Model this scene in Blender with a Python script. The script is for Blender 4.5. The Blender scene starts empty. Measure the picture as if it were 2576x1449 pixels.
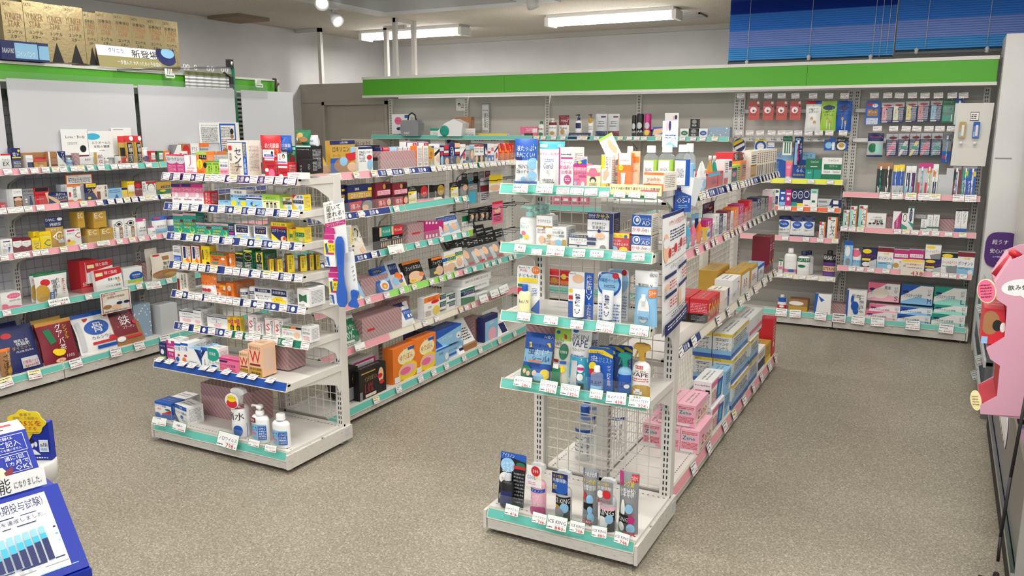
import bpy, math, random, re
from mathutils import Vector, Matrix, Euler
sc = bpy.context.scene
col = sc.collection
rnd = random.Random(7)
R_ = math.radians
# ---------------- camera ----------------
cd = bpy.data.cameras.new('camera'); cam = bpy.data.objects.new('camera', cd); col.objects.link(cam)
cd.sensor_width = 36; cd.lens = 2063.3 / 2576 * 36; cd.clip_start = .05; cd.clip_end = 60
YAW, PITCH = .48137, .194465
cam.location = (0, 0, 1.58)
cam.rotation_euler = Euler((math.pi / 2 - PITCH, 0.0006, YAW), 'XYZ')
sc.camera = cam
# ---------------- world, exposure ----------------
w = bpy.data.worlds.new('world'); sc.world = w; w.use_nodes = True
w.node_tree.nodes['Background'].inputs[0].default_value = (.95, .97, 1, 1)
w.node_tree.nodes['Background'].inputs[1].default_value = .5
vs = sc.view_settings; vs.view_transform = 'Standard'; vs.look = 'None'; vs.gamma = 1; vs.exposure = -.08
try: vs.use_curve_mapping = False
except Exception: pass
sc.cycles.max_bounces = 6; sc.cycles.diffuse_bounces = 3; sc.cycles.glossy_bounces = 3
sc.cycles.transmission_bounces = 4; sc.cycles.transparent_max_bounces = 12
sc.cycles.use_denoising = True
sc.cycles.caustics_reflective = False; sc.cycles.caustics_refractive = False
def area(name, loc, sx, sy, power, rot=(0, 0, 0), c=(1, .97, .92)):
    l = bpy.data.lights.new(name, 'AREA'); l.shape = 'RECTANGLE'; l.size = sx; l.size_y = sy; l.energy = power; l.color = c
    o = bpy.data.objects.new(name, l); col.objects.link(o); o.location = loc; o.rotation_euler = rot
    return o
# fluorescent battens over the sales floor, in rows like the two the photo shows
for x, k in ((-4.1, .7), (-2.0, 1), (.0, 1)):
    for y, p in ((.6, 26), (2.2, 30), (4.0, 24), (5.6, 17)):
        area('batten_light', (x, y, 2.55), 1.2, .16, p * k)
area('batten_light', (-2.8, 7.3, 2.46), 1.2, .14, 26); area('batten_light', (-5.1, 7.5, 2.46), 1.2, .14, 24)
area('added_wall_fill', (-5.75, 4.3, 2.5), .3, 1.6, 12)   # added unseen lamp behind the left rack to lighten the upper left wall
area('added_side_fill', (2.1, .2, 1.5), 3, 2, 34, (0, R_(-90), 0), (.92, .96, 1))  # added fill light out of view at the right, for the left rack's recesses
# unseen cool fill light behind the camera
area('rear_fill', (-1.6, -2.4, 1.7), 6, 2.2, 65, (R_(82), 0, R_(12)), (.88, .95, 1))

# ---------------- materials ----------------
def hexc(h):
    v = [int(h[i:i + 2], 16) / 255 for i in (0, 2, 4)]
    return tuple(x / 12.92 if x <= .04045 else ((x + .055) / 1.055) ** 2.4 for x in v) + (1,)
PAL = dict(W='eeeeec', w='e6dfd0', K='141416', G='14734a', g='a5d04c', B='1c57b4', b='8fc4e8', N='1b2660', c='3fb3d6', R='cc2430', r='7d1a2c',
           P='ea6f95', p='f2b6c6', M='c2287c', Y='f5d522', y='f4ecb4', O='ee7c28', o='eebf9a', T='1c9a86', t='a5ddd2', A='8b8d90', a='c6c9cc',
           D='c39a3c', d='a5764a', V='5c2f8a', v='b9a5d6', S='d5d8da', E='d9d7d0', F='e8ecf2', L='1f8f4e', q='c2534c', H='b79b5a', Q='98905a')
MATS = {}
def node_mat(key, build):
    if key in MATS: return MATS[key]
    m = bpy.data.materials.new('mat_' + key); m.use_nodes = True; nt = m.node_tree
    build(m, nt, nt.nodes['Principled BSDF']); MATS[key] = m
    return m
def tex(nt, kind, **kw):
    n = nt.nodes.new(kind)
    for k, v in kw.items():
        if k in n.inputs: n.inputs[k].default_value = v
        else: setattr(n, k, v)
    return n
def ramp(nt, fac, stops):
    r = nt.nodes.new('ShaderNodeValToRGB'); nt.links.new(fac, r.inputs[0])
    el = r.color_ramp.elements
    while len(el) < len(stops): el.new(.5)
    for e, (p, c) in zip(el, stops): e.position = p; e.color = c
    return r.outputs[0]
def coords(nt): return nt.nodes.new('ShaderNodeTexCoord').outputs['Object']
def mix(nt, f, a, b):
    n = nt.nodes.new('ShaderNodeMix'); n.data_type = 'RGBA'
    for i, v in ((0, f), (6, a), (7, b)):
        if hasattr(v, 'is_linked'): nt.links.new(v, n.inputs[i])
        else: n.inputs[i].default_value = v
    return n.outputs[2]
def clear_mat(tint, alpha, rough=.08):
    def f(m, nt, b):
        tr = nt.nodes.new('ShaderNodeBsdfTransparent'); tr.inputs[0].default_value = (1, 1, 1, 1)
        b.inputs['Base Color'].default_value = hexc(tint); b.inputs['Roughness'].default_value = rough
        fr = tex(nt, 'ShaderNodeLayerWeight', Blend=.35)
        mr = nt.nodes.new('ShaderNodeMapRange'); nt.links.new(fr.outputs['Facing'], mr.inputs[0]); mr.inputs[3].default_value = alpha; mr.inputs[4].default_value = min(1, alpha + .2)
        mx = nt.nodes.new('ShaderNodeMixShader'); nt.links.new(mr.outputs[0], mx.inputs[0]); nt.links.new(tr.outputs[0], mx.inputs[1]); nt.links.new(b.outputs[0], mx.inputs[2])
        nt.links.new(mx.outputs[0], nt.nodes['Material Output'].inputs[0])
    return f
def b_floor(m, nt, b):
    co = coords(nt)
    n1 = tex(nt, 'ShaderNodeTexNoise', Scale=120., Detail=4., Roughness=.7); n2 = tex(nt, 'ShaderNodeTexNoise', Scale=1.3, Detail=3.); n3 = tex(nt, 'ShaderNodeTexVoronoi', Scale=210.)
    for n in (n1, n2, n3): nt.links.new(co, n.inputs['Vector'])
    c1 = ramp(nt, n1.outputs[0], [(.3, hexc('5a554b')), (.46, hexc('928a79')), (.6, hexc('b2aa99')), (.72, hexc('e2ded3'))])
    sp = nt.nodes.new('ShaderNodeSeparateColor'); nt.links.new(n3.outputs['Color'], sp.inputs[0])
    c2 = ramp(nt, sp.outputs[0], [(.0, hexc('6c6558')), (.2, hexc('877f70')), (.5, hexc('978f7f')), (.8, hexc('a79f8f')), (.95, hexc('d6d0c3'))])
    c = mix(nt, .5, c1, c2)
    c3 = ramp(nt, n2.outputs[0], [(.3, (.82, .81, .79, 1)), (.7, (1, 1, 1, 1))])
    mu = nt.nodes.new('ShaderNodeMix'); mu.data_type = 'RGBA'; mu.blend_type = 'MULTIPLY'; mu.inputs[0].default_value = 1
    nt.links.new(c, mu.inputs[6]); nt.links.new(c3, mu.inputs[7]); nt.links.new(mu.outputs[2], b.inputs['Base Color'])
    b.inputs['Roughness'].default_value = .38; b.inputs['Specular IOR Level'].default_value = .35
def b_ceil(m, nt, b):
    co = coords(nt)
    n1 = tex(nt, 'ShaderNodeTexNoise', Scale=70., Detail=5.); n2 = tex(nt, 'ShaderNodeTexNoise', Scale=.9, Detail=3.)
    for n in (n1, n2): nt.links.new(co, n.inputs['Vector'])
    c = ramp(nt, n1.outputs[0], [(.35, hexc('a29b8f')), (.55, hexc('d0c9bc')), (.7, hexc('e2dbcf'))])
    s = ramp(nt, n2.outputs[0], [(.3, hexc('bdb5a8')), (.7, hexc('d8d1c4'))])
    nt.links.new(mix(nt, .55, c, s), b.inputs['Base Color']); b.inputs['Roughness'].default_value = .95
    bp = tex(nt, 'ShaderNodeBump', Strength=.5, Distance=.006); nt.links.new(n1.outputs[0], bp.inputs['Height']); nt.links.new(bp.outputs[0], b.inputs['Normal'])
def b_wall(c0, c1, sc_=2.2, rough=.85):
    def f(m, nt, b):
        co = coords(nt); n = tex(nt, 'ShaderNodeTexNoise', Scale=sc_, Detail=4.); nt.links.new(co, n.inputs['Vector'])
        nt.links.new(ramp(nt, n.outputs[0], [(.3, hexc(c0)), (.65, hexc(c1))]), b.inputs['Base Color'])
        n2 = tex(nt, 'ShaderNodeTexNoise', Scale=260.); nt.links.new(co, n2.inputs['Vector'])
        bp = tex(nt, 'ShaderNodeBump', Strength=.12, Distance=.002); nt.links.new(n2.outputs[0], bp.inputs['Height']); nt.links.new(bp.outputs[0], b.inputs['Normal'])
        b.inputs['Roughness'].default_value = rough
    return f
def b_worn(m, nt, b):   # scuffed white kick plates
    co = coords(nt); mp = nt.nodes.new('ShaderNodeMapping'); mp.inputs['Scale'].default_value = (9, 9, 60); nt.links.new(co, mp.inputs[0])
    n = tex(nt, 'ShaderNodeTexNoise', Scale=3., Detail=6., Roughness=.75); nt.links.new(mp.outputs[0], n.inputs['Vector'])
    nt.links.new(ramp(nt, n.outputs[0], [(.33, hexc('4b4741')), (.40, hexc('cfcbc3')), (.7, hexc('dcd9d2'))]), b.inputs['Base Color']); b.inputs['Roughness'].default_value = .5
def b_wrap(c0, c1):
    def f(m, nt, b):
        co = coords(nt); wv = tex(nt, 'ShaderNodeTexWave', Scale=24., Distortion=.9, Detail=2.); wv.bands_direction = 'DIAGONAL'; nt.links.new(co, wv.inputs['Vector'])
        nt.links.new(ramp(nt, wv.outputs[0], [(.25, hexc(c0)), (.7, hexc(c1))]), b.inputs['Base Color']); b.inputs['Roughness'].default_value = .6
    return f
def b_dots(m, nt, b):
    co = coords(nt); v = tex(nt, 'ShaderNodeTexVoronoi', Scale=38.); nt.links.new(co, v.inputs['Vector'])
    nt.links.new(ramp(nt, v.outputs['Distance'], [(.2, hexc('e8eef2')), (.26, hexc('93abc0'))]), b.inputs['Base Color']); b.inputs['Roughness'].default_value = .6
def b_gold(m, nt, b):
    co = coords(nt); v = tex(nt, 'ShaderNodeTexVoronoi', Scale=60.); nt.links.new(co, v.inputs['Vector'])
    bp = tex(nt, 'ShaderNodeBump', Strength=.12, Distance=.003); nt.links.new(v.outputs['Distance'], bp.inputs['Height']); nt.links.new(bp.outputs[0], b.inputs['Normal'])
    b.inputs['Base Color'].default_value = hexc('b3a27a'); b.inputs['Metallic'].default_value = .8; b.inputs['Roughness'].default_value = .3
def b_tile(m, nt, b):
    b.inputs['Base Color'].default_value = hexc('c6c7cd'); b.inputs['Roughness'].default_value = .6
def plain(c, rough=.45, metal=0., emit=0., spec=.5):
    def f(m, nt, b):
        b.inputs['Base Color'].default_value = hexc(c); b.inputs['Roughness'].default_value = rough; b.inputs['Metallic'].default_value = metal; b.inputs['Specular IOR Level'].default_value = spec
        if emit: b.inputs['Emission Color'].default_value = hexc(c); b.inputs['Emission Strength'].default_value = emit
    return f
SPEC = dict(GL=clear_mat('c8d4da', .16), AC=clear_mat('aeb4b4', .05), CV=clear_mat('dfe4e6', .1), PX=b_wrap('a68083', 'bd9a9b'), BX=b_dots, GO=b_gold,
            floor=b_floor, ceil=b_ceil, wall=b_wall('d0cfce', 'dcdbd9'), beige=b_wall('a9a396', 'b1ab9e', 1.2), worn=b_worn, tile=b_tile, TW=clear_mat('e9edf0', .5),
            rack=plain('d9d6cf', .42), panel=b_wall('bdb9b0', 'c4c0b8', 1.5, .55), dark=plain('141414', .7), wire=plain('dbd7cd', .35), chrome=plain('c4c8cc', .18, 1.),
            steel=plain('8c9094', .35, .8), paper=plain('c9cace', .7), green=plain('4da61e', .5), lamp=plain('ffffff', .4, 0, 14.), spot=plain('ffffff', .4, 0, 9.), lampw=plain('e8e8e6', .4),
            teal=plain('64bcae', .4), pink=plain('e59aa6', .4), navy=plain('24367e', .45), purple=plain('4d2470', .45), lime=plain('8fd562', .4), yel=plain('dfe23f', .4), oran=plain('e2622e', .4),
            deepgreen=plain('1c7a58', .45), royal=plain('1c4fa8', .4), cream=plain('dcd6c4', .5), tool=plain('2a5db8', .35), displayblue=plain('0d2a9c', .45), displaypink=plain('d8a0b4', .5),
            cardred=plain('b01e30', .5), brown=plain('3a2a20', .5), glassdark=plain('4a4c50', .2), s0=plain('1f40a8', .3), s1=plain('4a94f0', .3), s2=plain('8fabf0', .3), s3=plain('5aaef0', .3), s4=plain('3f4a52', .4),
            rubber=plain('101012', .5), wood=plain('8d7a64', .7), glove=plain('3a86d8', .35))
def mat(k):
    if k in MATS: return MATS[k]
    if k in SPEC: return node_mat(k, SPEC[k])
    return node_mat(k, plain(PAL[k], .42, .0))

# ---------------- mesh builder ----------------
GL = {}
def glyphs(strings):
    todo = [s for s in dict.fromkeys(strings) if s and s not in GL]; obs = []
    for s in todo:
        c = bpy.data.curves.new('t', 'FONT'); c.body = s; c.resolution_u = 1
        o = bpy.data.objects.new('t', c); col.objects.link(o); obs.append((s, o, c))
    dg = bpy.context.evaluated_depsgraph_get()
    for s, o, c in obs:
        me = o.evaluated_get(dg).to_mesh(); vs_ = [(v.co.x, v.co.y) for v in me.vertices]; fs = [tuple(p.vertices) for p in me.polygons]
        if vs_:
            x0 = min(v[0] for v in vs_); x1 = max(v[0] for v in vs_); y0 = min(v[1] for v in vs_); y1 = max(v[1] for v in vs_)
            W = max(x1 - x0, 1e-4); H = max(y1 - y0, .35)
            GL[s] = ([((x - x0) / W, (y - y0) / H) for x, y in vs_], fs, W / H)
        else: GL[s] = ([], [], 1)
    for s, o, c in obs: bpy.data.objects.remove(o); bpy.data.curves.remove(c)
class MB:
    def __init__(s): s.v = []; s.f = []; s.c = []; s.sm = []
    def add(s, vs_, fs, c, sm=False):
        k = len(s.v); s.v += [tuple(p) for p in vs_]
        for f in fs: s.f.append(tuple(k + i for i in f)); s.c.append(c); s.sm.append(sm)
        return s
    def box(s, x0, y0, z0, x1, y1, z1, c):
        v = [(x, y, z) for z in (z0, z1) for y in (y0, y1) for x in (x0, x1)]
        return s.add(v, [(0, 1, 5, 4), (1, 3, 7, 5), (3, 2, 6, 7), (2, 0, 4, 6), (4, 5, 7, 6), (2, 3, 1, 0)], c)
    def quad(s, a, b, c_, d, c): return s.add([a, b, c_, d], [(0, 1, 2, 3)], c)
    def bar(s, p, q, r, c, n=6):
        p = Vector(p); q = Vector(q); d = (q - p).normalized(); a = d.orthogonal().normalized(); b = d.cross(a)
        v = [o + (a * math.cos(t) + b * math.sin(t)) * r for o in (p, q) for t in [2 * math.pi * i / n for i in range(n)]]
        return s.add(v, [(i, (i + 1) % n, n + (i + 1) % n, n + i) for i in range(n)] + [tuple(range(n))[::-1], tuple(range(n, 2 * n))], c, n > 5)
    def path(s, pts, r, c, n=6):
        for a, b in zip(pts, pts[1:]): s.bar(a, b, r, c, n)
        return s
    def lathe(s, prof, c, n=20, cx=0, cy=0, ry=1., sm=True):
        v = [(cx + r * math.cos(2 * math.pi * i / n), cy + ry * r * math.sin(2 * math.pi * i / n), z) for r, z in prof for i in range(n)]; f = []
        for k in range(len(prof) - 1):
            for i in range(n): f.append((k * n + i, k * n + (i + 1) % n, (k + 1) * n + (i + 1) % n, (k + 1) * n + i))
        s.add(v, f, c, sm)
        if prof[0][0] > 1e-5: s.add(v[:n], [tuple(range(n))[::-1]], c)
        if prof[-1][0] > 1e-5: s.add(v[-n:], [tuple(range(n))], c)
        return s
    def prism(s, poly, y0, y1, c, c2=None):      # polygon in x,z pulled along y
        n = len(poly); v = [(x, y0, z) for x, z in poly] + [(x, y1, z) for x, z in poly]
        s.add(v, [tuple(range(n)), tuple(range(n, 2 * n))[::-1]], c); return s.add(v, [(i + n, (i + 1) % n + n, (i + 1) % n, i)[::-1] for i in range(n)], c2 or c)
    def art(s, art, f, asp, nx=1, ny=1, skip_base=False, el=20):
        """front print: tokens in percent of the face, y from the top; asp = width/height"""
        l = 0
        for t in art.split(';'):
            p = t.split(' '); k = p[0]
            if k == 'b':
                continue
            l += 1; c = p[1]; a = p[2:]
            if k in 'rts v':
                x0, y0, x1, y1 = (float(q) for q in a[:4])
            if k == 'r':
                v = [f(x0 + (x1 - x0) * i / nx, y0 + (y1 - y0) * j / ny, l) for j in range(ny + 1) for i in range(nx + 1)]
                s.add(v, [(j * (nx + 1) + i, (j + 1) * (nx + 1) + i, (j + 1) * (nx + 1) + i + 1, j * (nx + 1) + i + 1) for j in range(ny) for i in range(nx)], c, nx > 1)
            elif k == 'e':
                cx, cy, rx, ry = (float(q) for q in a[:4])
                cl = lambda q: max(.3, min(99.7, q))
                rings = (1,) if nx == 1 else (.5, 1); v = [f(cl(cx), cl(cy), l)] + [f(cl(cx + rx * q * math.cos(2 * math.pi * i / el)), cl(cy - ry * q * math.sin(2 * math.pi * i / el)), l) for q in rings for i in range(el)]
                fs = [(0, 1 + i, 1 + (i + 1) % el) for i in range(el)]
                if len(rings) > 1: fs += [(1 + i, 1 + el + i, 1 + el + (i + 1) % el, 1 + (i + 1) % el) for i in range(el)]
                s.add(v, fs, c)
            elif k == 'p':
                q = [float(z) for z in a]; pts = list(zip(q[::2], q[1::2]))
                if sum(pts[i - 1][0] * pts[i][1] - pts[i][0] * pts[i - 1][1] for i in range(len(pts))) > 0: pts.reverse()
                s.add([f(x, y, l) for x, y in pts], [tuple(range(len(pts)))], c)
            elif k == 's':
                n = int(a[4]); rr = random.Random(t); dh = (y1 - y0) / n
                for j in range(n):
                    x = x0
                    while x < x1 - 2:
                        wd = min(rr.uniform(2.5, 8), x1 - x); y = y0 + dh * j; q0 = rr.uniform(.18, .4); q1 = rr.uniform(.6, .8); s.add([f(x, y + dh * q0, l), f(x, y + dh * q1, l), f(x + wd, y + dh * q1, l), f(x + wd, y + dh * q0, l)], [(0, 1, 2, 3)], c); x += wd + rr.uniform(1.2, 3)
            elif k in 'tv':
                txt = ' '.join(a[4:]); items = [txt] if k == 't' else list(txt)
                for j, ch in enumerate(items):
                    if ch not in GL: glyphs([ch])
                    g, fs, ga = GL[ch]
                    if k == 't': bx = (x0, y0, x1, y1)
                    else: hh = (y1 - y0) / len(items); bx = (x0, y0 + hh * j + hh * .04, x1, y0 + hh * (j + 1) - hh * .04)
                    bw, bh = bx[2] - bx[0], bx[3] - bx[1]; want = ga * bh / asp
                    if want < bw * .8 and k == 't': ox = bx[0] + (bw - want * 1.25) / 2; bw = want * 1.25
                    else: ox = bx[0]
                    s.add([f(ox + gx * bw, bx[3] - gy * bh, l) for gx, gy in g], fs, c)
        return s
    def mesh(s, key):
        me = bpy.data.meshes.new(key); me.from_pydata(s.v, [], s.f)
        cs = list(dict.fromkeys(s.c)); ix = {c: i for i, c in enumerate(cs)}
        for c in cs: me.materials.append(mat(c))
        me.polygons.foreach_set('material_index', [ix[c] for c in s.c]); me.polygons.foreach_set('use_smooth', s.sm)
        me.update(); return me
    def obj(s, name, parent=None, loc=(0, 0, 0), rot=(0, 0, 0), label=None):
        o = bpy.data.objects.new(name, s.mesh(name)); col.objects.link(o); o.location = loc; o.rotation_euler = rot
        if parent is not None: o.parent = parent
        if label: o['label'] = label
        return o
def tag(o, label=None, cat=None, group=None, kind=None):
    for k, v in (('label', label), ('category', cat), ('group', group), ('kind', kind)):
        if v: o[k] = v
    return o
def empty(name, loc, label, cat, rz=0, group=None):
    o = bpy.data.objects.new(name, None); o.empty_display_size = .1; col.objects.link(o); o.location = loc; o.rotation_euler = (0, 0, rz)
    return tag(o, label, cat, group)
def struct(o): o['kind'] = 'structure'; return o
def copy_tree(o, parent=None):
    c = o.copy(); col.objects.link(c)
    if parent is not None: c.parent = parent
    for ch in list(o.children): copy_tree(ch, c)
    return c
# ---------------- room shell ----------------
def sbox(name, *a): return struct(MB().box(*a).obj(name))
struct(MB().quad((-8, -3, 0), (3, -3, 0), (3, 10, 0), (-8, 10, 0), 'floor').obj('floor'))
struct(MB().box(-8, -1.2, 2.6, 3, 10, 2.7, 'ceil').obj('ceiling'))
sbox('wall_back', -8, 8.7, 0, 3, 8.8, 2.6, 'wall'); sbox('wall_left', -6.42, -3, 0, -6.32, 8.7, 2.6, 'wall'); sbox('wall_right', 2.2, -3, 0, 2.3, 8.7, 2.6, 'wall')
sbox('trim_1', -6.32, 8.66, 2.55, 3, 8.7, 2.6, 'panel')
# low partition with the staff door left of the back rack
m = MB(); m.box(-6.32, 7.1, 1.83, -5.02, 7.2, 2.03, 'beige'); m.box(-6.32, 7.1, 0, -6.0, 7.2, 1.83, 'beige'); m.box(-5.17, 7.1, 0, -5.02, 7.2, 1.83, 'beige'); m.box(-6.32, 7.098, 1.826, -5.02, 7.1, 1.832, 'A')
struct(m.obj('wall_partition'))
d = struct(MB().box(-5.99, 7.13, 0, -5.18, 7.17, 1.82, 'beige').obj('door_1'))
m = MB()
for a in ((-6.02, 7.085, 0, -5.985, 7.13, 1.84), (-5.19, 7.085, 0, -5.155, 7.13, 1.84), (-6.02, 7.085, 1.805, -5.155, 7.13, 1.84)): m.box(*a, 'beige')
m.obj('door_frame', d)
m = MB(); m.box(-5.80, 7.124, 1.335, -5.38, 7.13, 1.45, 'w'); m.art('t d 6 20 94 80 関係者以外', lambda x, y, l: (-5.80 + .42 * x / 100, 7.1236 - .0003 * l, 1.45 - .115 * y / 100), 3.6); m.obj('door_notice', d)
# white steel stays from the partition and the rack to the ceiling
def stay(parts, label):
    m = MB()
    for a, b in parts:
        lo = [min(p, q) - .02 for p, q in zip(a, b)]; hi = [max(p, q) + .02 for p, q in zip(a, b)]
        m.box(*lo, *hi, 'rack')
    tag(m.obj('ceiling_brace_frame'), label, 'brace')
stay([((-4.80, 6.76, 2.07), (-4.80, 6.76, 2.58)), ((-4.76, 7.02, 2.07), (-4.76, 7.02, 2.58)), ((-4.79, 6.76, 2.58), (-4.77, 7.02, 2.58))], 'white steel portal brace on the back rack, right of two')
stay([((-5.1, 7.03, 2.05), (-5.1, 7.03, 2.53)), ((-5.1, 7.03, 2.55), (-4.88, 7.03, 2.55))], 'white steel brace post beside the portal brace')
stay([((-5.98, 7.06, 2.05), (-5.98, 7.06, 2.58)), ((-6.28, 7.06, 2.58), (-5.98, 7.06, 2.58))], 'white steel angle brace above the staff door partition')
# ceiling fittings
def batten(x0, x1, y, label):
    t = empty('fluorescent_light', ((x0 + x1) / 2, y, 2.6), label, 'ceiling light', 0, 'fluorescent battens'); L = (x1 - x0) / 2
    m = MB(); m.prism([(-L, 0), (L, 0), (L, -.03), (-L, -.03)], -.11, .11, 'lampw'); m.prism([(-L, -.03), (L, -.03), (L - .01, -.05), (-L + .01, -.05)], -.06, .06, 'lampw')
    for e in (-1, 1): m.box(e * L - .02, -.10, -.10, e * L + .02, .10, -.02, 'lampw')
    m.obj('housing', t)
    for s in (-.055, .055): MB().bar((-L + .03, s, -.075), (L - .03, s, -.075), .015, 'lamp', 10).obj('tube', t)
batten(-3.42, -2.20, 7.34, 'white twin-tube fluorescent batten near the blue blind'); batten(-5.76, -4.50, 7.56, 'white twin-tube fluorescent batten behind the brace posts')
def spot(p, d, label, on=True):
    t = empty('spotlight', p, label, 'spotlight', 0, 'white spotlight heads'); d = Vector(d).normalized()
    m = MB(); m.lathe([(.045, 0), (.045, -.012), (.012, -.02)], 'lampw', 14); m.bar((0, 0, -.01), (0, 0, -.06), .008, 'lampw'); m.obj('mount', t)
    q = d.to_track_quat('Z', 'Y').to_euler()
    h = MB().lathe([(.018, -.07), (.026, -.06), (.03, -.01), (.05, .03), (.055, .085), (.05, .085), (.036, .04)], 'lampw', 20).obj('lamp_head', t, (0, 0, -.075), q)
    MB().lathe([(.0001, .036), (.046, .036), (.046, .042), (.0001, .052)], 'spot' if on else 'E', 16).obj('bulb', h)
spot((-4.28, 5.10, 2.6), (.55, -.75, -.62), 'lit white spotlight, nearer of the pair'); spot((-4.85, 5.92, 2.6), (.75, -.2, -.6), 'lit white spotlight, farther of the pair, tilted right')
spot((-3.02, 6.10, 2.66), (.1, .5, -.8), 'white spotlight seen from behind at the top edge', True)
m = MB(); m.box(-4.75, 4.6, 2.575, -2.9, 6.42, 2.6, 'a'); m.box(-4.5, 4.8, 2.57, -3.2, 6.2, 2.576, 'A')
tag(m.obj('ceiling_air_conditioner'), 'flat grey air conditioner cassette in the ceiling', 'air conditioner')
m = MB(); m.box(-6.25, 5.8, 2.57, -5.86, 6.2, 2.6, 'wood'); tag(m.obj('ceiling_vent'), 'brown wooden vent cover in the ceiling corner', 'vent')
m = MB()
for a in ((-2.72, 7.72, 2.585, -2.1, 7.735, 2.6), (-2.72, 7.98, 2.585, -2.1, 7.995, 2.6), (-2.72, 7.72, 2.585, -2.705, 7.995, 2.6), (-2.115, 7.72, 2.585, -2.1, 7.995, 2.6)): m.box(*a, 'A')
tag(m.obj('ceiling_hatch_frame'), 'thin grey frame of the ceiling access hatch', 'hatch')
# blue venetian blinds
def blind(x0, x1, zb, bands, cords, label, bunch):
    t = empty('venetian_blind', ((x0 + x1) / 2, 7.05, 2.595), label, 'blind', 0, 'blue venetian blinds'); W = (x1 - x0) / 2
    m = MB(); z = 2.585; P = .0165
    while z > zb:
        c = 's4'
        for lo, k in bands:
            if z >= lo: c = k; break
        zz = z - 2.595; m.add([(-W, -.010, zz - .012), (W, -.010, zz - .012), (W, .008, zz + .010), (-W, .008, zz + .010)], [(0, 1, 2, 3)], c); z -= P
    m.obj('slats', t)
    MB().box(-W, -.012, zb - 2.615, W, .012, zb - 2.598, 's4').obj('bottom_rail', t)
    for x, zc in cords: MB().bar((x - (x0 + x1) / 2, -.016, 0), (x - (x0 + x1) / 2 - .008, -.016, zc - 2.595), .0022, 'a').obj('cord', t)
    for x, zc in bunch: MB().lathe([(.006, -.02), (.016, -.012), (.012, 0), (.017, .012), (.005, .025)], 'a', 8).obj('cord_bundle', t, (x - (x0 + x1) / 2, -.02, zc - 2.595))
blind(-1.665, -.42, 2.10, [(2.485, 's0'), (2.345, 's1'), (2.21, 's2'), (2.12, 's3')], [(-1.5, 2.1), (-1.02, 2.13), (-.56, 2.1), (-.51, 2.1), (-.46, 2.12)], 'blue-banded venetian blind, left of the pair', [(-1.507, 2.087), (-1.028, 2.11), (-.577, 2.095)])
blind(-.41, 1.3, 2.13, [(2.56, 's0'), (2.365, 's1'), (2.225, 's2'), (2.15, 's3')], [(-.2, 2.15), (.2, 2.16), (-.415, 2.1)], 'blue-banded venetian blind, right of the pair', [(-.264, 2.13), (.196, 2.12)])
SHELF={
'A1':('Y',2.84,1.348,1.318,'top shelf of left rack end'),
'A2':('Y',2.84,1.2,1.17,'second shelf of left rack end'),
'A3':('Y',2.84,1.05,1.02,'third shelf of left rack end'),
'A4':('Y',2.84,0.902,0.872,'fourth shelf of left rack end'),
'A5':('Y',2.84,0.752,0.722,'fifth shelf of left rack end'),
'A6':('Y',2.84,0.583,0.553,'sixth shelf of left rack end'),
'A7':('Y',2.7,0.426,0.386,'blue-edged shelf of left rack end'),
'A8':('Y',2.67,0.104,0.062,'base of left rack end'),
'B1':('Y',2.72,1.362,1.332,'top shelf of right rack end'),
'B2':('Y',2.72,1.139,1.109,'second shelf of right rack end'),
'B3':('Y',2.72,0.873,0.843,'third shelf of right rack end'),
'B4':('Y',2.72,0.6,0.57,'fourth shelf of right rack end'),
'B5':('Y',2.61,0.11,0.068,'base of right rack end'),
'AS1':('X',-2.8,1.333,1.303,'top shelf of left rack side'),
'AS2':('X',-2.8,1.12,1.09,'second shelf of left rack side'),
'AS3':('X',-2.8,0.882,0.852,'third shelf of left rack side'),
'AS4':('X',-2.78,0.637,0.607,'fourth shelf of left rack side'),
'AS5':('X',-2.75,0.401,0.371,'fifth shelf of left rack side'),
'AS6':('X',-2.715,0.095,0.05,'base of left rack side'),
'BS1':('X',-0.934,1.29,1.26,'top shelf of right rack side'),
'BS2':('X',-0.932,1.052,1.022,'second shelf of right rack side'),
'BS3':('X',-0.914,0.657,0.627,'third shelf of right rack side'),
'BS4':('X',-0.875,0.1,0.058,'base of right rack side'),
'C1':('X',-4.87,1.329,1.299,'top shelf of left wall rack'),
'C2':('X',-4.87,1.103,1.073,'second shelf of left wall rack'),
'C3':('X',-4.87,0.831,0.801,'third shelf of left wall rack'),
'C4':('X',-4.87,0.502,0.472,'fourth shelf of left wall rack'),
'C5':('X',-4.8,0.12,0.08,'base of left wall rack'),
'C6':('X',-5.0,1.98,1.95,'top of left wall rack'),
'DL1':('Y',6.743,1.489,1.459,'upper shelf of back wall rack'),
'DL2':('Y',6.743,0.866,0.836,'second shelf of back wall rack'),
'DL3':('Y',6.743,0.137,0.107,'third shelf of back wall rack'),
'DM1':('Y',6.743,1.63,1.6,'hooks of toothpaste bay'),
'DM2':('Y',6.743,1.169,1.139,'yellow-edged shelf of toothpaste bay'),
'DM3':('Y',6.743,0.954,0.924,'orange-edged shelf of toothpaste bay'),
'DM4':('Y',6.743,0.716,0.686,'pink-edged shelf of toothpaste bay'),
'DM5':('Y',6.743,0.415,0.385,'white-edged shelf of toothpaste bay'),
'DM6':('Y',6.743,0.113,0.083,'base of toothpaste bay'),
'DR1':('Y',6.743,1.63,1.6,'hooks of denture care bay'),
'DR2':('Y',6.743,1.08,1.05,'upper shelf of denture care bay'),
'DR3':('Y',6.743,0.815,0.785,'middle shelf of denture care bay'),
'DR4':('Y',6.743,0.51,0.48,'lower shelf of denture care bay'),
'DR5':('Y',6.743,0.113,0.083,'base of denture care bay'),
}
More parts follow.
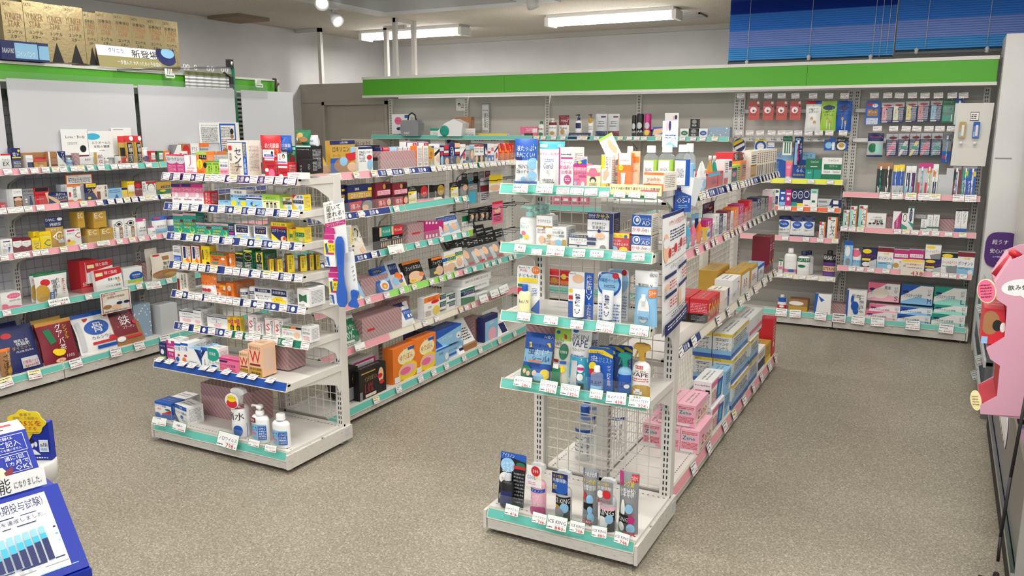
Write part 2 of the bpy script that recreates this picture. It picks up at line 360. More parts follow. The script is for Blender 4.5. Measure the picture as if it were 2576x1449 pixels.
ART='''b M;r a 0 6 100 34;e a 50 34 50 13;r R 0 0 100 6;t N 6 14 94 32 スルーラック;s p 12 52 88 92 6
b W;r P 0 85 100 100;t P 18 2 72 56 J;t P 16 58 80 70 Satolax;s M 15 74 70 84 2
b O;r g 0 0 100 12;r K 30 13 100 32;t W 36 15 96 27 つるん;e Y 34 52 28 22;v K 24 38 44 70 オイルデル;e K 84 56 17 12;s R 8 80 70 92 3
b g;r G 0 0 100 4;v K 40 30 62 75 漢方;v K 76 30 94 75 大黄の;s K 10 10 90 24 2;s K 15 80 85 94 3
b W;r p 0 52 100 100;t N 8 12 92 24 コーラングA;t N 8 28 92 46 便秘錠;s M 8 60 92 92 4
b w;r B 77 4 97 100;r B 0 4 97 6;v Y 80 8 94 44 便秘肌あれ;v W 82 48 92 90 の緩和;t N 34 20 68 40 セ;t N 34 42 68 64 ン;t N 34 64 68 86 ナ;v N 8 34 20 56 香出散;r R 5 14 22 26;s d 10 62 60 96 10
b R;t W 30 22 94 36 塩と乳酸菌;t Y 30 38 94 50 Wのチカラ;s W 30 54 90 70 3
b B;t W 24 50 96 72 乳と乳酸菌;t Y 30 76 90 90 W力
b R;r p 0 0 100 8;r W 4 10 96 18;t r 8 24 92 36 新ウネナルム;t r 20 38 90 52 E便秘薬;e W 22 64 18 9;e P 68 78 30 20
b R;r p 0 0 100 10;r W 4 22 96 34;t r 8 40 92 54 新ウネナルム;t r 25 56 90 70 E便秘薬;e W 30 86 20 12
b W;t K 18 55 80 90 ブチスコミン;s R 20 10 80 40 2
b G;r t 4 4 96 14;t W 8 18 92 32 ルートスゴイ;e r 55 48 35 13;t W 10 72 92 86 さえす茶
b W;t R 8 10 60 32 お試し;e K 84 40 10 22;r B 12 62 96 90;t W 16 66 92 86 機能成分
b W;v R 16 14 36 70 便秘薬;e K 68 28 16 24;e o 68 34 10 16;r B 4 84 96 100
b G;e D 40 40 26 20;e d 66 64 24 18;p w 10 60 30 40 36 80;r d 0 80 60 100
b a;p G 0 0 60 0 40 60 0 50;s K 20 40 80 60 3
b K;r t 0 0 100 5;s A 6 10 90 18 1
b K;v a 12 40 26 94 ペンソ;v a 72 30 86 70 ペンソ
b W;r M 0 0 100 18;r P 0 18 100 42;r p 0 42 100 62;p N 0 2 90 2 80 14 0 16;t W 12 22 88 38 コーラック;e W 48 54 16 12;s M 20 70 85 80 1
b W;r M 0 0 100 18;r P 0 18 100 42;r p 0 42 100 62;t W 12 22 88 38 コーラック;e W 48 54 16 12;s M 20 70 85 80 1
b R;v W 20 8 50 92 便秘に;s p 60 10 90 90 8
b b;t N 8 8 92 26 第一三共胃腸薬;e Y 20 80 12 14;e Y 78 80 12 14;e W 50 78 12 14
b W;r b 0 28 100 100;t K 4 8 96 22 胃腸薬;t N 4 32 96 44 第一三共胃腸薬;r K 50 46 98 54;e Y 20 76 17 16;e Y 80 76 17 16;t G 42 68 58 84 Y
b W;r b 0 40 100 100;r B 0 4 100 18;t W 6 5 94 17 第一三共胃腸薬;r N 2 24 98 34;e B 50 66 24 17;e b 62 60 22 14;e Y 48 74 8 6
b y;r g 0 0 100 38;t G 18 16 82 32 新キャベ2;s K 6 44 94 52 1;e K 28 60 7 6;e K 52 58 7 6;e K 74 60 7 6;r A 22 66 36 92;r A 46 66 60 92;r A 68 66 82 92
b W;p Y 0 35 0 70 60 0 100 0 100 10;r Y 0 0 100 6;t B 20 8 96 26 胃痛;r N 0 34 100 56;t Y 6 36 92 52 スクラート;p Y 0 60 60 100 0 100;e b 70 80 16 12
b W;p R 0 0 40 0 0 30;t B 38 4 98 24 胃痛;r N 0 34 100 56;t W 6 36 92 52 スクラート;p Y 0 60 60 100 0 100;e b 70 80 16 12
b T;r p 0 0 100 10;t R 5 2 70 8 さらにすっきり;t W 3 28 68 40 パンシロン;e r 84 34 15 7;t Y 8 44 92 54 胃痛胃酸逆流;s Y 6 60 60 72 2;e g 68 80 20 14;e T 66 76 13 9
b T;r p 0 0 100 14;t R 5 3 60 12 さらにすっきり;t W 3 24 66 42 パンシロン;e r 82 34 17 10;t Y 8 50 60 64 胃痛胃酸;s Y 6 72 50 84 2;e g 82 74 13 22;e T 78 68 8 14
b N;s W 10 8 90 30 3;t W 8 36 92 46 イノセア;r M 12 56 88 72;r b 0 78 100 100
b W;r N 10 4 92 55;t Y 20 26 82 48 イノセア;s W 16 8 86 18 2;s A 14 62 84 74 1;r b 0 76 100 100;e Y 30 86 14 9
b N;r Y 0 0 100 20;t N 14 5 90 17 胃もたれ 胃酸;r R 0 21 100 31;t W 6 34 90 50 スクラートG;p Y 0 56 62 100 0 100;e o 78 82 18 14;e R 84 80 10 8
b g;r Y 0 0 100 30;r G 0 38 100 62;t W 8 42 92 58 スクラート;e o 74 82 20 14
b g;p R 0 0 40 0 0 30;r Y 30 0 100 32;r G 0 36 100 62;t W 8 40 92 58 スクラート;e o 70 82 20 14
b W;t K 8 6 60 14 下痢止め;s K 8 20 90 40 3;r B 6 58 100 98;s W 14 66 90 90 3
b W;r N 14 4 42 70;v R 48 4 74 66 ストッパ;s K 80 6 94 60 6;p Y 0 80 100 72 100 100 0 100;p O 40 82 60 60 100 96 80 100
b Y;v K 52 16 84 72 ピタリット;r K 10 20 22 70;e K 72 88 20 8
b O;r G 0 0 100 17;t g 12 3 88 14 胃もたれ 食べすぎに;t N 10 24 66 40 セルベール;t N 10 44 64 58 胃腸薬;e W 80 42 11 9;r T 10 68 50 82;e A 74 84 16 12
b O;v G 50 6 84 80 セルベール;e W 20 50 16 20
b G;r Y 6 3 94 12;r K 6 12 94 98;e K 50 32 40 22;t W 14 26 88 36 キャベジン;s W 12 55 88 90 5
b G;r Y 6 3 94 12;r K 6 12 94 98;e g 50 34 44 22;e K 50 34 40 19;t W 14 28 88 38 キャベジン;s W 12 60 88 90 4
b G;r Y 10 6 90 54;e K 50 32 28 24;v W 38 14 62 50 キャベ;r K 10 56 90 100;s W 18 62 82 92 5;r Y 84 0 96 100
b Y;v K 18 8 58 80 大正漢方胃腸薬;v K 68 6 84 60 食べすぎ
b w;v K 66 6 86 80 急性胃腸炎;v K 40 10 60 88 お腹の冷え;r W 4 4 30 28;r r 4 34 24 96
b W;r O 0 0 100 50;t r 20 36 80 48 ユカC;e R 30 72 10 8;e R 50 72 10 8;e R 70 72 10 8
b O;s W 10 10 90 60 5;e R 50 84 30 9
b O;r W 0 70 100 100;t r 10 22 90 40 六薬丸;e R 25 82 14 10;e R 60 82 14 10
b O;r Y 0 8 100 18;e W 72 30 20 14;t r 8 44 92 58 大草丸;p d 10 100 40 68 100 68 100 100
b O;e W 40 36 24 18;t R 28 28 54 44 わ;t r 14 60 70 90 薬
b W;r N 0 30 100 55;t W 6 34 94 50 太田胃散;s K 20 64 80 90 3
b W;r N 0 30 100 52;t W 6 34 94 48 太田胃散;s K 20 60 80 90 3
b W;r N 4 4 96 30;t W 10 9 90 26 太田胃散;t N 8 52 92 64 飲みすぎ、胸やけ;t N 8 70 92 82 胃のむかつき
b W;r N 2 2 98 46;t W 8 12 92 32 太田胃散A;e Y 50 82 46 32;t G 24 68 76 78 胃もたれ;t N 10 84 60 94 食べすぎ;e W 88 62 14 10
b W;r R 0 2 100 4;p G 14 30 46 40 78 30 78 76 46 66 14 76;t R 18 50 72 62 シロン;s K 10 84 60 94 2
b W;r R 96 0 100 100;s A 8 10 50 20 1
b W;r N 0 0 100 7;t K 20 16 80 30 ビオスリー;s A 10 40 90 50 1;e p 38 70 17 12;e p 62 70 17 12
b W;r N 0 0 100 5;t K 10 18 90 30 ビオスリー;s A 10 44 90 52 1;e p 36 76 20 10;e p 64 76 20 10
b W;r N 0 0 100 6;t K 26 14 66 30 ビオスリー;r K 45 34 47 46;s A 18 50 80 56 1;e p 44 72 11 12;e p 58 72 11 12
b Y;r R 45 6 90 60;v W 54 10 80 56 ザッツ;e R 24 30 18 12;e O 24 30 12 8;r K 40 60 96 100;v Y 52 64 84 96 ブロック
b W;r R 2 4 98 6;r R 2 4 6 100;t R 16 28 54 68 S;v K 64 10 92 92 新ビオフェルミン;s K 14 80 50 86 1
b W;r R 2 4 98 6;r R 2 4 6 100;t R 16 28 54 68 S;v K 64 10 92 92 新ビオフェルミン;s K 14 80 50 86 1;t R 30 40 50 60 S
b W;r G 0 0 45 16;r O 45 0 72 16;r K 72 0 100 16;t Y 4 3 40 13 ぽっこり;s M 8 24 70 32 1;t r 4 42 30 66 ガス;t T 32 42 60 66 ピタン;e o 76 58 15 22;s K 6 84 60 92 1
b W;t K 10 12 90 28 ザガード;s K 10 36 90 50 2;s R 14 62 86 90 4
b N;t W 8 14 92 24 イチジク;e W 44 54 26 16;r g 0 80 100 100
b M;r W 26 0 60 14;t W 4 26 96 34 イチジク浣腸;r W 12 40 88 52;t W 14 58 90 74 10g;s W 16 82 84 92 2
b W;r B 0 0 100 12;t B 10 16 90 38 ピウン浣腸;e R 60 62 20 6;e B 40 84 26 13
b W;r B 0 0 100 12;t B 10 16 90 38 ピウン浣腸;e R 60 62 20 6;e O 40 84 26 13
b W;p B 100 0 100 100 55 0;p N 70 0 100 40 100 70 50 0;s N 10 78 60 86 1
b W;p N 40 0 100 0 0 60 0 30;r B 0 0 100 16;v N 40 60 60 96 S浣腸
b W;e T 40 30 62 34;t W 14 20 70 36 花薬薬;t K 6 62 94 76 ミニカS;e B 50 90 26 9
b P;r M 0 0 100 14;p N 4 18 44 20 40 34 4 34;t N 4 44 80 66 コーラック坐薬;s M 6 76 80 90 2;e W 46 84 8 12
b o;t K 8 6 92 18 強力わかもと;t R 4 24 96 60 W;r r 10 62 90 68;r D 4 72 96 98;t K 8 76 92 84 胃消化酵素
b o;t K 8 6 92 18 強力わかもと;t R 10 20 90 58 W;r r 8 61 86 67;r D 4 72 96 99;t K 8 74 92 81 胃消化酵素;t K 8 86 92 93 腸乳酸菌
b PX
b W;r B 0 0 100 16;t B 4 16 70 30 ピウン浣腸;t O 10 36 42 48 徳用;e G 78 40 16 6;p R 40 70 100 40 100 60 50 80;p B 40 76 100 62 100 100 30 100;e B 16 84 18 18
b W;r B 0 0 100 14;p R 20 60 100 30 100 50;s B 10 20 80 40 2
b W;r B 0 0 100 22;t W 14 6 90 18 S40;t N 4 32 96 46 ケンエー浣腸S40;p N 0 54 36 100 0 100;e B 56 62 12 10;s B 60 74 90 82 1
b W;r r 8 30 92 38;t W 12 31 88 37 ウイルス対策に!;t K 10 46 90 62 滴水;p B 0 80 100 70 100 98 0 98;e B 60 84 20 12
b W;r b 6 48 94 90;r B 58 52 94 88;s W 62 54 90 86 7;t B 10 52 56 66 手ピカ;r P 10 70 50 75;r r 10 30 50 44;t W 14 32 46 42 180
b W;r b 6 46 94 90;r B 56 50 94 88;s W 60 52 90 86 7;t B 10 50 54 66 手ピカ;r P 10 70 50 76
b W;r B 0 0 100 45;t W 12 14 88 26 液たっぷ;t W 10 28 92 40 乾きにくい!;r N 0 38 40 44;t K 22 54 72 62 MEN'S;t K 16 63 76 73 Bioré;e b 88 52 20 12;e b 85 78 15 11;e b 52 86 12 7;r B 0 90 100 100
b W;r c 0 0 100 16;r W 4 6 36 13;t W 76 5 96 13 10枚入;t M 4 24 90 30 おせもし肌荒れ;t N 24 48 66 60 Curél;e a 45 67 6 4;s B 30 38 70 46 2;s K 24 82 70 92 3
b W;r M 0 0 10 100;r M 14 24 96 28;t M 14 32 92 42 つら～い;t M 8 44 98 54 乾燥肌の;t M 14 56 92 66 治療薬;e M 62 80 26 12;s W 45 76 80 84 2;s K 16 14 90 20 1
b P;r M 0 0 100 12;t W 6 14 94 26 乾燥肌治療;t N 4 30 96 44 ヒルマイルド;r M 40 46 96 54;t N 4 60 50 68 0.3%;e b 16 80 12 8;e W 72 84 14 12
b W;s r 6 10 90 40 2;p B 0 60 100 30 100 100 0 100;e Y 30 74 20 16
b y;e P 45 30 32 22;r P 0 28 100 44;r W 0 0 100 10;t d 8 31 92 42 ソンバーユ;e K 46 62 24 14;e y 46 68 16 10;s K 20 76 80 92 4
b W;r Y 0 2 34 40;v d 44 4 70 62 ヒビエイド;v R 78 6 92 40 クラックケア;e o 50 54 26 10;e o 36 66 18 8;r Y 0 84 100 98;t r 50 82 96 94 6割
b y;r P 0 28 100 44;s K 20 60 90 90 3
b O;r W 8 0 100 32;t O 12 16 90 24 yuskin;e Y 24 40 18 8;t d 14 37 34 43 もも;p W 26 54 60 54 54 94 32 94
b o;r O 0 14 100 30;t O 20 46 80 56 yush
b w;r O 0 0 100 14;r O 0 62 100 100;t O 8 26 92 50 yuskin;t R 60 50 84 57 ユースキン;p D 10 66 26 56 42 66
b GL;r g 0 34 100 96;r W 12 36 72 94;s N 30 55 66 76 9;t W 16 80 70 92 OS
b GL;r B 0 34 100 96;r W 12 36 72 94;s N 30 55 66 76 9;t W 16 80 70 92 OS
b GL;r O 0 40 100 96
b W;r g 0 0 100 10;t A 8 24 40 40 ナチュラル;e o 60 40 16 22;e o 70 60 18 16
b W;e p 30 20 10 20;e N 48 18 8 20;s B 20 50 90 60 1;t B 20 60 90 80 アクアシリカ;p b 0 100 50 78 100 100
b y;r P 60 46 96 62;t K 2 22 98 52 おやすみ前の使用で 朝までうるおい効果持続
b W;t t 22 46 60 56 Batel;e P 40 68 10 5.5;e T 26 77 10 5.5;e Y 52 77 10 5.5;s T 24 42 56 44 1
b W
b W;t K 8 12 90 22 ケラチナミン;r D 0 32 100 37;p W 40 32 50 42 60 32;e d 50 37 8 5;s r 8 42 60 56 3;e D 80 64 14 5;e o 36 76 20 12;s d 50 70 90 90 4
b W;s A 20 12 80 16 1;t K 8 20 94 34 20%尿素;t K 8 38 54 48 クリーム;r A 58 38 90 47;p b 0 76 60 60 100 80 100 100 0 100;e o 20 80 20 12;r D 78 60 100 100
b W;r N 0 0 100 22;t W 4 4 48 18 カサカサ;t Y 46 3 92 18 かゆみ;t K 10 28 90 44 ケラチナミン;t R 30 48 70 58 かゆみ;r N 0 68 100 74;p N 40 70 50 86 60 70
b W;r N 0 0 86 18;t W 4 3 30 15 カサカサ;t Y 34 2 84 13 かゆみ;t W 50 13 84 18 に効く;t K 18 24 72 33 ケラチナミン;t K 20 34 68 43 乳状液20;r N 0 46 84 48;e N 46 48 6 5;e o 50 60 18 8;e W 12 60 9 6;r N 0 66 36 74;r N 0 78 34 86;e A 62 92 12 8;r N 86 0 100 100
b R;r Y 0 0 100 24;t K 4 8 66 20 メンソレータム;e B 82 16 9 9;t W 8 34 60 46 カサつく肌の;t W 8 50 96 66 かゆみを止める;e b 22 84 20 15;e Y 72 84 22 15
b B;r W 0 54 100 90;t R 2 60 70 80 かゆみ;t N 70 64 96 80 効く!;e W 26 26 20 22;e B 26 26 15 17;e W 28 24 8 10;t W 50 12 96 26 メンソレータム;t W 52 28 96 48 AD;r N 0 88 100 100
b B;r W 0 56 100 94;t R 2 62 70 82 かゆみ;t N 70 66 96 82 効く!;e W 26 26 20 22;e B 26 26 15 17;e W 28 24 8 10;t W 50 12 96 26 メンソレータム;t W 52 28 96 48 AD
b W;t N 8 2 58 6 Bioré UV;t R 12 7 46 12 Kids;e O 82 8 18 8;t W 70 4 94 11 50+;t K 4 17 92 24 子どもの肌;r Y 6 25 90 34;r R 2 46 28 60;r G 4 38 30 44;s B 66 44 90 60 5;p B 60 90 100 66 100 100
b W;r B 64 0 100 100;r B 0 62 100 100;t N 4 2 30 6 Bioré UV;e o 38 14 22 9;r W 4 34 24 48;e Y 12 40 10 4;r R 2 50 22 58;v W 72 4 94 56 光拡散UV;v W 76 62 92 98 ふんわり透
b W;e B 46 22 52 26;e b 46 22 44 20;t W 10 3 40 8 Bioré UV;e R 74 6 14 6;t B 6 12 92 20 呼吸感ベールUV;s N 26 24 74 30 2;s B 6 60 94 96 6
b W;e b 46 24 52 26;e R 78 6 12 6;s B 50 50 94 96 8
b b;r W 0 0 100 27;t N 64 4 96 10 VERDIO;t K 18 22 82 28 無添加UV;r O 68 31 98 46;t W 72 34 96 43 50+;e W 48 68 26 24;r b 26 70 72 84;t N 28 80 70 86 VERDIO;r W 40 40 58 52;r a 42 52 56 60
b B;r b 0 34 100 60;t W 66 3 98 10 36枚入;p Y 18 20 90 18 94 26 22 30;t N 20 22 88 28 おくすり屋さんの;t N 18 30 48 44 虫;t W 44 32 94 44 よけ;t N 40 46 92 56 シール;r O 26 55 74 58;t N 26 60 70 68 約8時間;e G 22 80 24 14;e o 18 78 7 5;e o 34 82 7 5;e o 56 80 8 6;e Y 88 80 14 10;e b 70 88 16 10;r G 0 94 100 100
b w;r g 0 0 100 20;e B 20 6 12 3;p R 55 8 100 14 100 24 60 16;t A 6 16 56 22 SKIN;t K 6 22 50 29 VAPE;s K 6 31 44 34 1;e G 66 38 24 14;t W 48 36 84 41 天然精油;r r 12 52 46 57;r B 54 54 86 59;e Y 70 68 14 6;r G 6 66 62 98;r W 14 60 50 68
b W;r c 0 46 100 100;e B 24 5 14 3;t A 12 10 88 18 SKIN;t N 10 18 88 30 VAPE;t K 14 32 78 37 アルコールフリー;s B 10 42 80 46 1;r a 20 52 52 98;e W 68 64 17 7;r M 54 62 84 67;e W 68 78 14 6;r K 62 88 86 98
b W;r c 0 46 100 100;e P 76 6 18 3;t N 40 20 98 30 VAPE;e W 50 62 26 7
b B;p Y 0 6 60 4 100 14 100 20 40 12 0 14;t N 6 8 60 13 おくすり屋さんの;t W 6 18 40 30 虫;t b 30 20 96 32 よけミスト;e Y 18 42 16 10;e R 16 54 14 7;v W 78 36 92 80 ディート不使用;r G 0 92 60 100
b B;p Y 0 4 60 3 100 10 100 16 40 9 0 11;t b 30 16 96 26 よけミスト;v W 78 30 92 76 ディート不使用
b b;r B 4 48 96 96;p Y 4 52 96 46 96 54 4 58;t N 8 62 80 80 虫よけ;e G 50 98 50 8;e W 70 74 14 5
b W;r R 30 38 64 44;t W 32 39 62 43 医薬品;t d 12 46 88 51 SKIN;t K 10 51 90 58 VAPE;s R 12 60 88 68 2;e D 60 98 70 26;r W 36 80 54 94;r W 28 84 62 90;s d 38 84 54 92 2
b K;p B 0 0 100 0 100 14 50 9 0 14;t W 6 2 54 9 アイスノン;e G 80 20 18 5;s A 56 34 98 94 9;e b 30 24 28 14;t W 6 16 50 27 シャツ;t W 8 27 54 38 ミスト;r R 54 22 100 28;e W 24 50 24 12;t R 8 48 46 54 冷シュッ;t B 4 58 48 68 COOL;t Y 10 68 44 76 続く;e A 18 85 15 8
b p;r B 0 48 100 55;t W 12 49 84 54 アイスノン;t W 10 58 66 72 シャツ;t W 20 72 70 84 ミスト;e M 60 92 50 10
b a;r K 4 50 96 100;t W 10 53 90 63 ICE KING;e D 30 72 14 5;e b 64 72 20 10;e A 36 84 26 12;s W 10 90 80 98 2
b A;p N 8 2 98 6 96 18 8 14;t W 16 6 90 14 つめかえ用;t Y 8 18 90 26 キング級;t W 12 27 92 37 氷撃体験;p R 18 38 40 44 30 54 14 54;e b 60 52 22 9;r K 20 58 80 70;e b 64 70 16 7;e b 68 84 20 10;r R 16 88 74 96;t W 20 89 70 95 280
b a;r K 4 50 96 100;r p 4 50 96 58;t W 10 56 86 68 KING;e W 34 82 26 12;e b 66 74 18 9;e R 44 96 20 4
b A;r R 64 2 98 14;t W 64 4 96 12 つめかえ;t Y 10 12 80 22 キング級;t W 8 24 88 38 氷撃体験!;p M 4 0 20 0 24 20 8 22;e W 30 58 12 16;e b 62 56 20 8;t R 40 63 90 67 ピーチの香り;r K 6 66 60 94;t W 8 70 60 77 KING;e M 74 74 16 7;e W 26 86 16 8;e b 72 88 20 9;r R 40 94 90 99
b D;r N 0 0 100 12;r W 20 2 70 9;t N 8 16 92 34 ロキソニンEX;t d 10 38 60 46 テープ;e b 40 66 44 22;e d 60 92 50 18
b D;r N 0 0 100 12;t W 40 3 70 9 LOXONIN;t N 10 18 76 34 ロキソニン;r b 80 20 98 38;t d 10 40 40 48 テープL;p R 60 40 100 36 100 58 66 64;r B 0 52 60 100;e d 46 74 34 22;e b 50 62 16 14;e o 84 80 20 14
b W;r N 0 0 100 9;s N 6 14 50 60 8;t N 58 16 96 26 ロキソ;e b 80 70 20 22;e R 76 42 18 10
b K
b N;r P 10 20 60 80
b R;s W 10 20 90 60 2
b b;s W 10 20 90 80 2
b W;r N 0 0 12 100;s A 24 20 90 90 4
b W;r V 0 0 100 14;r V 0 0 8 100;r R 60 24 96 90;t W 64 34 92 80 指
b W;s K 12 8 88 74 16;s K 12 78 80 90 3
b D;e B 80 4 30 6;t R 20 26 80 46 金;r R 10 52 60 60;p b 20 100 50 68 90 100
b W;t K 10 14 90 28 セノール;p K 0 40 100 20 100 34 0 56;e o 60 66 30 18;r W 20 76 56 100
b N;r a 0 0 100 20;e R 50 34 40 10;e b 50 70 34 26
b N;r W 0 26 100 36;t K 4 27 96 35 アンメルツ;r R 0 38 100 48;e o 60 78 44 18;r R 0 0 100 20
b N;v W 20 10 60 90 ロキソゲル;p b 60 10 90 40 70 60
b N;r o 0 0 100 20;t K 4 28 96 38 アンメルツ;r R 4 42 90 50;e D 60 80 40 20;r W 0 26 100 40
b W;t K 10 10 90 22 セノール;p N 0 60 100 20 100 32 0 80;e R 70 56 24 18;r W 20 68 50 96;e B 70 88 26 8
b A;r a 4 2 96 24;r N 10 60 70 80;s W 10 30 90 50 3
b A;r b 4 2 96 16;e o 50 50 36 24;e B 40 92 30 10
b W;r R 0 0 100 10;t K 6 14 94 28 ゼリーα;t K 8 30 92 42 めBK;r K 0 58 100 100;e o 44 74 30 16;e Y 40 92 26 8
b N;p W 20 50 40 20 96 50 70 60;r a 20 70 90 100
b W;t K 6 22 94 34 フェイタス;r R 6 40 90 52;r B 0 60 100 100;e W 50 84 30 10
b W;r P 10 20 90 40;r B 0 62 100 100;e W 50 80 26 10
b W;t K 10 8 90 20 セノール;p N 0 40 100 10 100 24 0 50;e R 60 64 26 18
b R;v Y 30 10 70 90 温感;r O 0 40 20 100
b R;v W 30 10 70 80 カイロ
b N;r D 0 34 100 56;t N 4 38 96 52 フェン;r Y 40 14 96 22;p o 0 70 60 100 0 100;t R 10 60 90 70 6.5
b N;r D 0 26 100 50;t W 14 30 92 46 ロキソプロフェン;t W 6 10 70 20 鎮痛;r Y 84 14 100 24;p R 4 62 56 58 50 98 8 100;t W 8 68 50 88 痛み;t R 58 50 80 60 6.5;e A 80 82 24 22;e o 70 86 14 10
b r;r p 12 30 98 48;t r 16 32 96 46 ロキソプロフェン;e D 58 16 9 10;r K 70 6 98 26;r K 4 52 100 60;p R 10 64 70 62 64 96 16 98;t W 18 68 62 88 痛み;e o 86 78 14 14
b K;t W 20 4 80 12 ピップ;t W 12 13 88 22 エレキバン;r W 8 28 94 98;p Y 8 28 94 28 8 60;e B 26 42 8 4;r y 8 62 94 98;s d 14 68 80 84 3
b K;e R 64 38 34 36;t K 40 22 88 36 ピップ;t W 44 40 88 52 200;v W 6 40 16 80 EXTRA
b K;e D 64 38 34 36;t K 40 22 88 36 ピップ;t W 44 40 88 52 200;v W 6 40 16 80 EXTRA
b A;e P 50 60 46 34;t W 20 50 80 66 エレキ
b w;s A 20 60 80 90 3
b K;r A 20 40 80 96;e o 70 50 24 20;t W 20 24 70 34 ガード
b W;r Y 0 0 100 48;t R 30 30 96 44 サポーター;e o 40 78 40 18
b P;r R 0 0 100 12;e o 50 40 30 12;r K 10 56 80 62;s r 10 66 90 90 4
b A;r c 10 40 80 98;s W 10 10 90 30 3
b a;r r 0 30 100 56;s K 10 60 90 90 4
b W;s A 20 6 80 90 24;r Y 84 10 100 60
b w;t K 66 8 94 44 2;t K 6 22 56 38 ケロック;t K 10 42 60 52 ドクタ;e W 78 48 12 10;r K 6 64 30 70;p o 60 80 84 72 96 90 70 100;t K 4 78 20 98 7
b K;r o 0 0 18 40;r T 18 0 100 42;t W 26 12 92 28 せんねん灸;s W 4 48 66 60 2;e o 14 78 5 12;e o 32 78 5 12;e o 50 77 5 12;e o 68 76 5 12;e o 86 76 5 12
b K;r o 0 0 18 40;r R 18 0 100 42;t W 26 12 92 28 せんねん灸;s W 4 48 66 60 2;e o 14 78 5 12;e o 32 78 5 12;e o 50 77 5 12;e o 68 76 5 12;e o 86 76 5 12
b PX;r R 24 48 70 60
b M;r W 20 4 70 16;r W 20 74 70 92
b M;p W 10 30 60 40 90 76 30 96
b W;r B 0 6 100 30;t W 10 10 90 26 クロスパス;p b 0 60 100 40 100 80 0 90;e o 56 62 30 18
b W;r G 0 0 100 26;r g 0 70 100 100;t K 6 30 80 42 ットン;t K 0 44 100 56 サポーターDX
b K;s A 14 8 86 24 2;e o 50 62 24 20;p A 10 90 40 50 60 96;s W 14 36 80 42 1
b K;s W 14 6 86 18 2;r A 16 30 84 94
b A;s W 14 6 86 18 2;r c 16 30 84 94
b K;s W 14 6 86 18 2;r K 16 30 84 94
b A;s W 14 6 86 18 2;r P 16 30 84 94
b r;s W 14 6 86 18 2;r W 16 30 84 94
b W;r D 0 0 50 8;r K 40 6 100 18;p B 0 20 40 20 10 100 0 100;p b 70 20 100 20 100 100 50 70;e D 50 76 24 18;e b 50 76 12 9
b B;r K 4 8 60 22;t W 6 10 58 20 パスタイム;p b 20 30 100 20 90 60 30 60;e W 46 74 30 20;e O 46 76 20 12;e Y 46 78 10 6
b a;r N 20 14 90 50;t b 26 20 84 34 薬のバス;e O 70 60 26 14;e b 40 74 26 14
b W;e R 60 24 26 16;e B 40 50 30 18;e Y 50 80 30 10
b K;r O 0 0 100 12;t W 10 22 94 40 フェイタス5.0;e o 50 72 40 24;e Y 30 86 24 10;t R 16 80 44 92 痛み;e O 84 68 14 10
b K;r O 0 0 100 12;t W 10 18 92 34 フェイタス;t W 40 36 90 46 5.0;e o 60 70 34 24;e Y 24 76 18 8
b W;r B 0 0 100 20;t N 4 22 96 34 ジェル;e o 50 66 44 24
b W;r G 0 28 100 44;t W 6 30 94 42 クロスパス;r Y 0 46 100 50;r Y 0 18 100 24;e o 50 74 40 20;e G 84 88 14 10
b W;r G 0 18 100 34;t W 6 20 94 32 パスH;r Y 0 36 100 40;e o 50 62 36 20;r N 0 90 100 100
b A;r K 0 0 100 32;t W 12 8 88 22 ガード;e o 58 56 22 16;p a 8 50 36 44 40 90 8 94;r R 44 84 90 92
b A;r K 0 0 100 34;s W 12 8 86 28 2;e o 56 62 20 15;p K 10 60 40 50 46 80 14 92;r R 50 84 90 92
b W;r G 4 12 96 80;t W 8 30 90 46 インドメタシン;t W 10 52 60 76 1.0%;e G 70 80 14 10;s G 10 86 60 96 2
b PX;r R 12 52 30 64
b W;r N 0 0 70 18;e W 70 10 14 8;r B 26 34 94 74;t W 30 40 90 52 クロスカップ;r W 44 56 58 68;r W 66 56 80 68
b W;r O 0 0 100 24;e R 70 30 26 8;t R 8 8 92 20 貼る温熱;t d 10 44 60 54 足楽;e Y 76 72 22 22;s d 8 64 40 90 5
b W;r G 0 0 100 20;r N 30 24 96 66;t W 34 30 92 56 クロス
b W;r G 0 0 100 14;r N 0 16 100 44;t W 20 20 96 40 クロスパス;p G 0 50 100 70 100 100 0 100
b N;r D 0 20 100 60
b W;t K 10 30 90 60 EAKOOL GUARD EX COOL
b W;t K 10 20 90 50 ガード
b K;r A 0 60 100 100;t D 40 20 90 50 インド
b K;r A 0 20 40 100;t D 50 20 96 60 イン
b K;r D 8 12 60 16;t D 20 26 64 44 インドメタシン;t R 20 50 50 82 1.0%;e o 80 40 10 26;e R 76 42 10 8;e R 82 64 9 8;r A 0 72 10 100;r w 20 86 60 96
b W;r M 0 0 8 100;r M 0 0 100 20;r M 92 0 100 100;s A 14 30 88 90 8
b O;t W 36 6 90 14 レンジで;e y 56 34 36 22;t R 28 24 84 42 ゆたぽん;r B 62 10 90 18;e Y 62 76 42 26;e p 58 72 34 16;e P 50 74 22 10;e Y 20 92 14 6;r W 4 82 26 98
b B;p b 0 40 100 10 100 100 30 100;t W 16 44 70 60 おでこ冷却;e W 88 64 10 20;e K 88 68 3 4
b b;t N 10 30 70 50 おでこ冷却;e W 82 60 12 26;r B 0 70 60 90
b b;t N 6 24 66 44 冷却;e W 82 66 14 24;r B 0 0 100 10
b N;r B 0 30 100 100
b W;p N 0 8 30 14 20 26 0 26;s K 10 30 90 70 5;r N 10 84 40 92
b d
b PX;r R 30 40 70 54
b N;r b 10 20 100 100;t W 20 24 90 36 SEA;e p 60 76 30 26
b W;t K 20 10 60 50 2;r N 60 60 96 96
b W;r R 0 0 100 10;r R 0 88 100 100;t K 8 30 90 46 アリナミン;t K 16 48 80 72 EX
b N;r Y 0 40 100 46;e Y 80 12 14 6;t W 10 20 80 38 電ド;s W 10 60 90 90 4
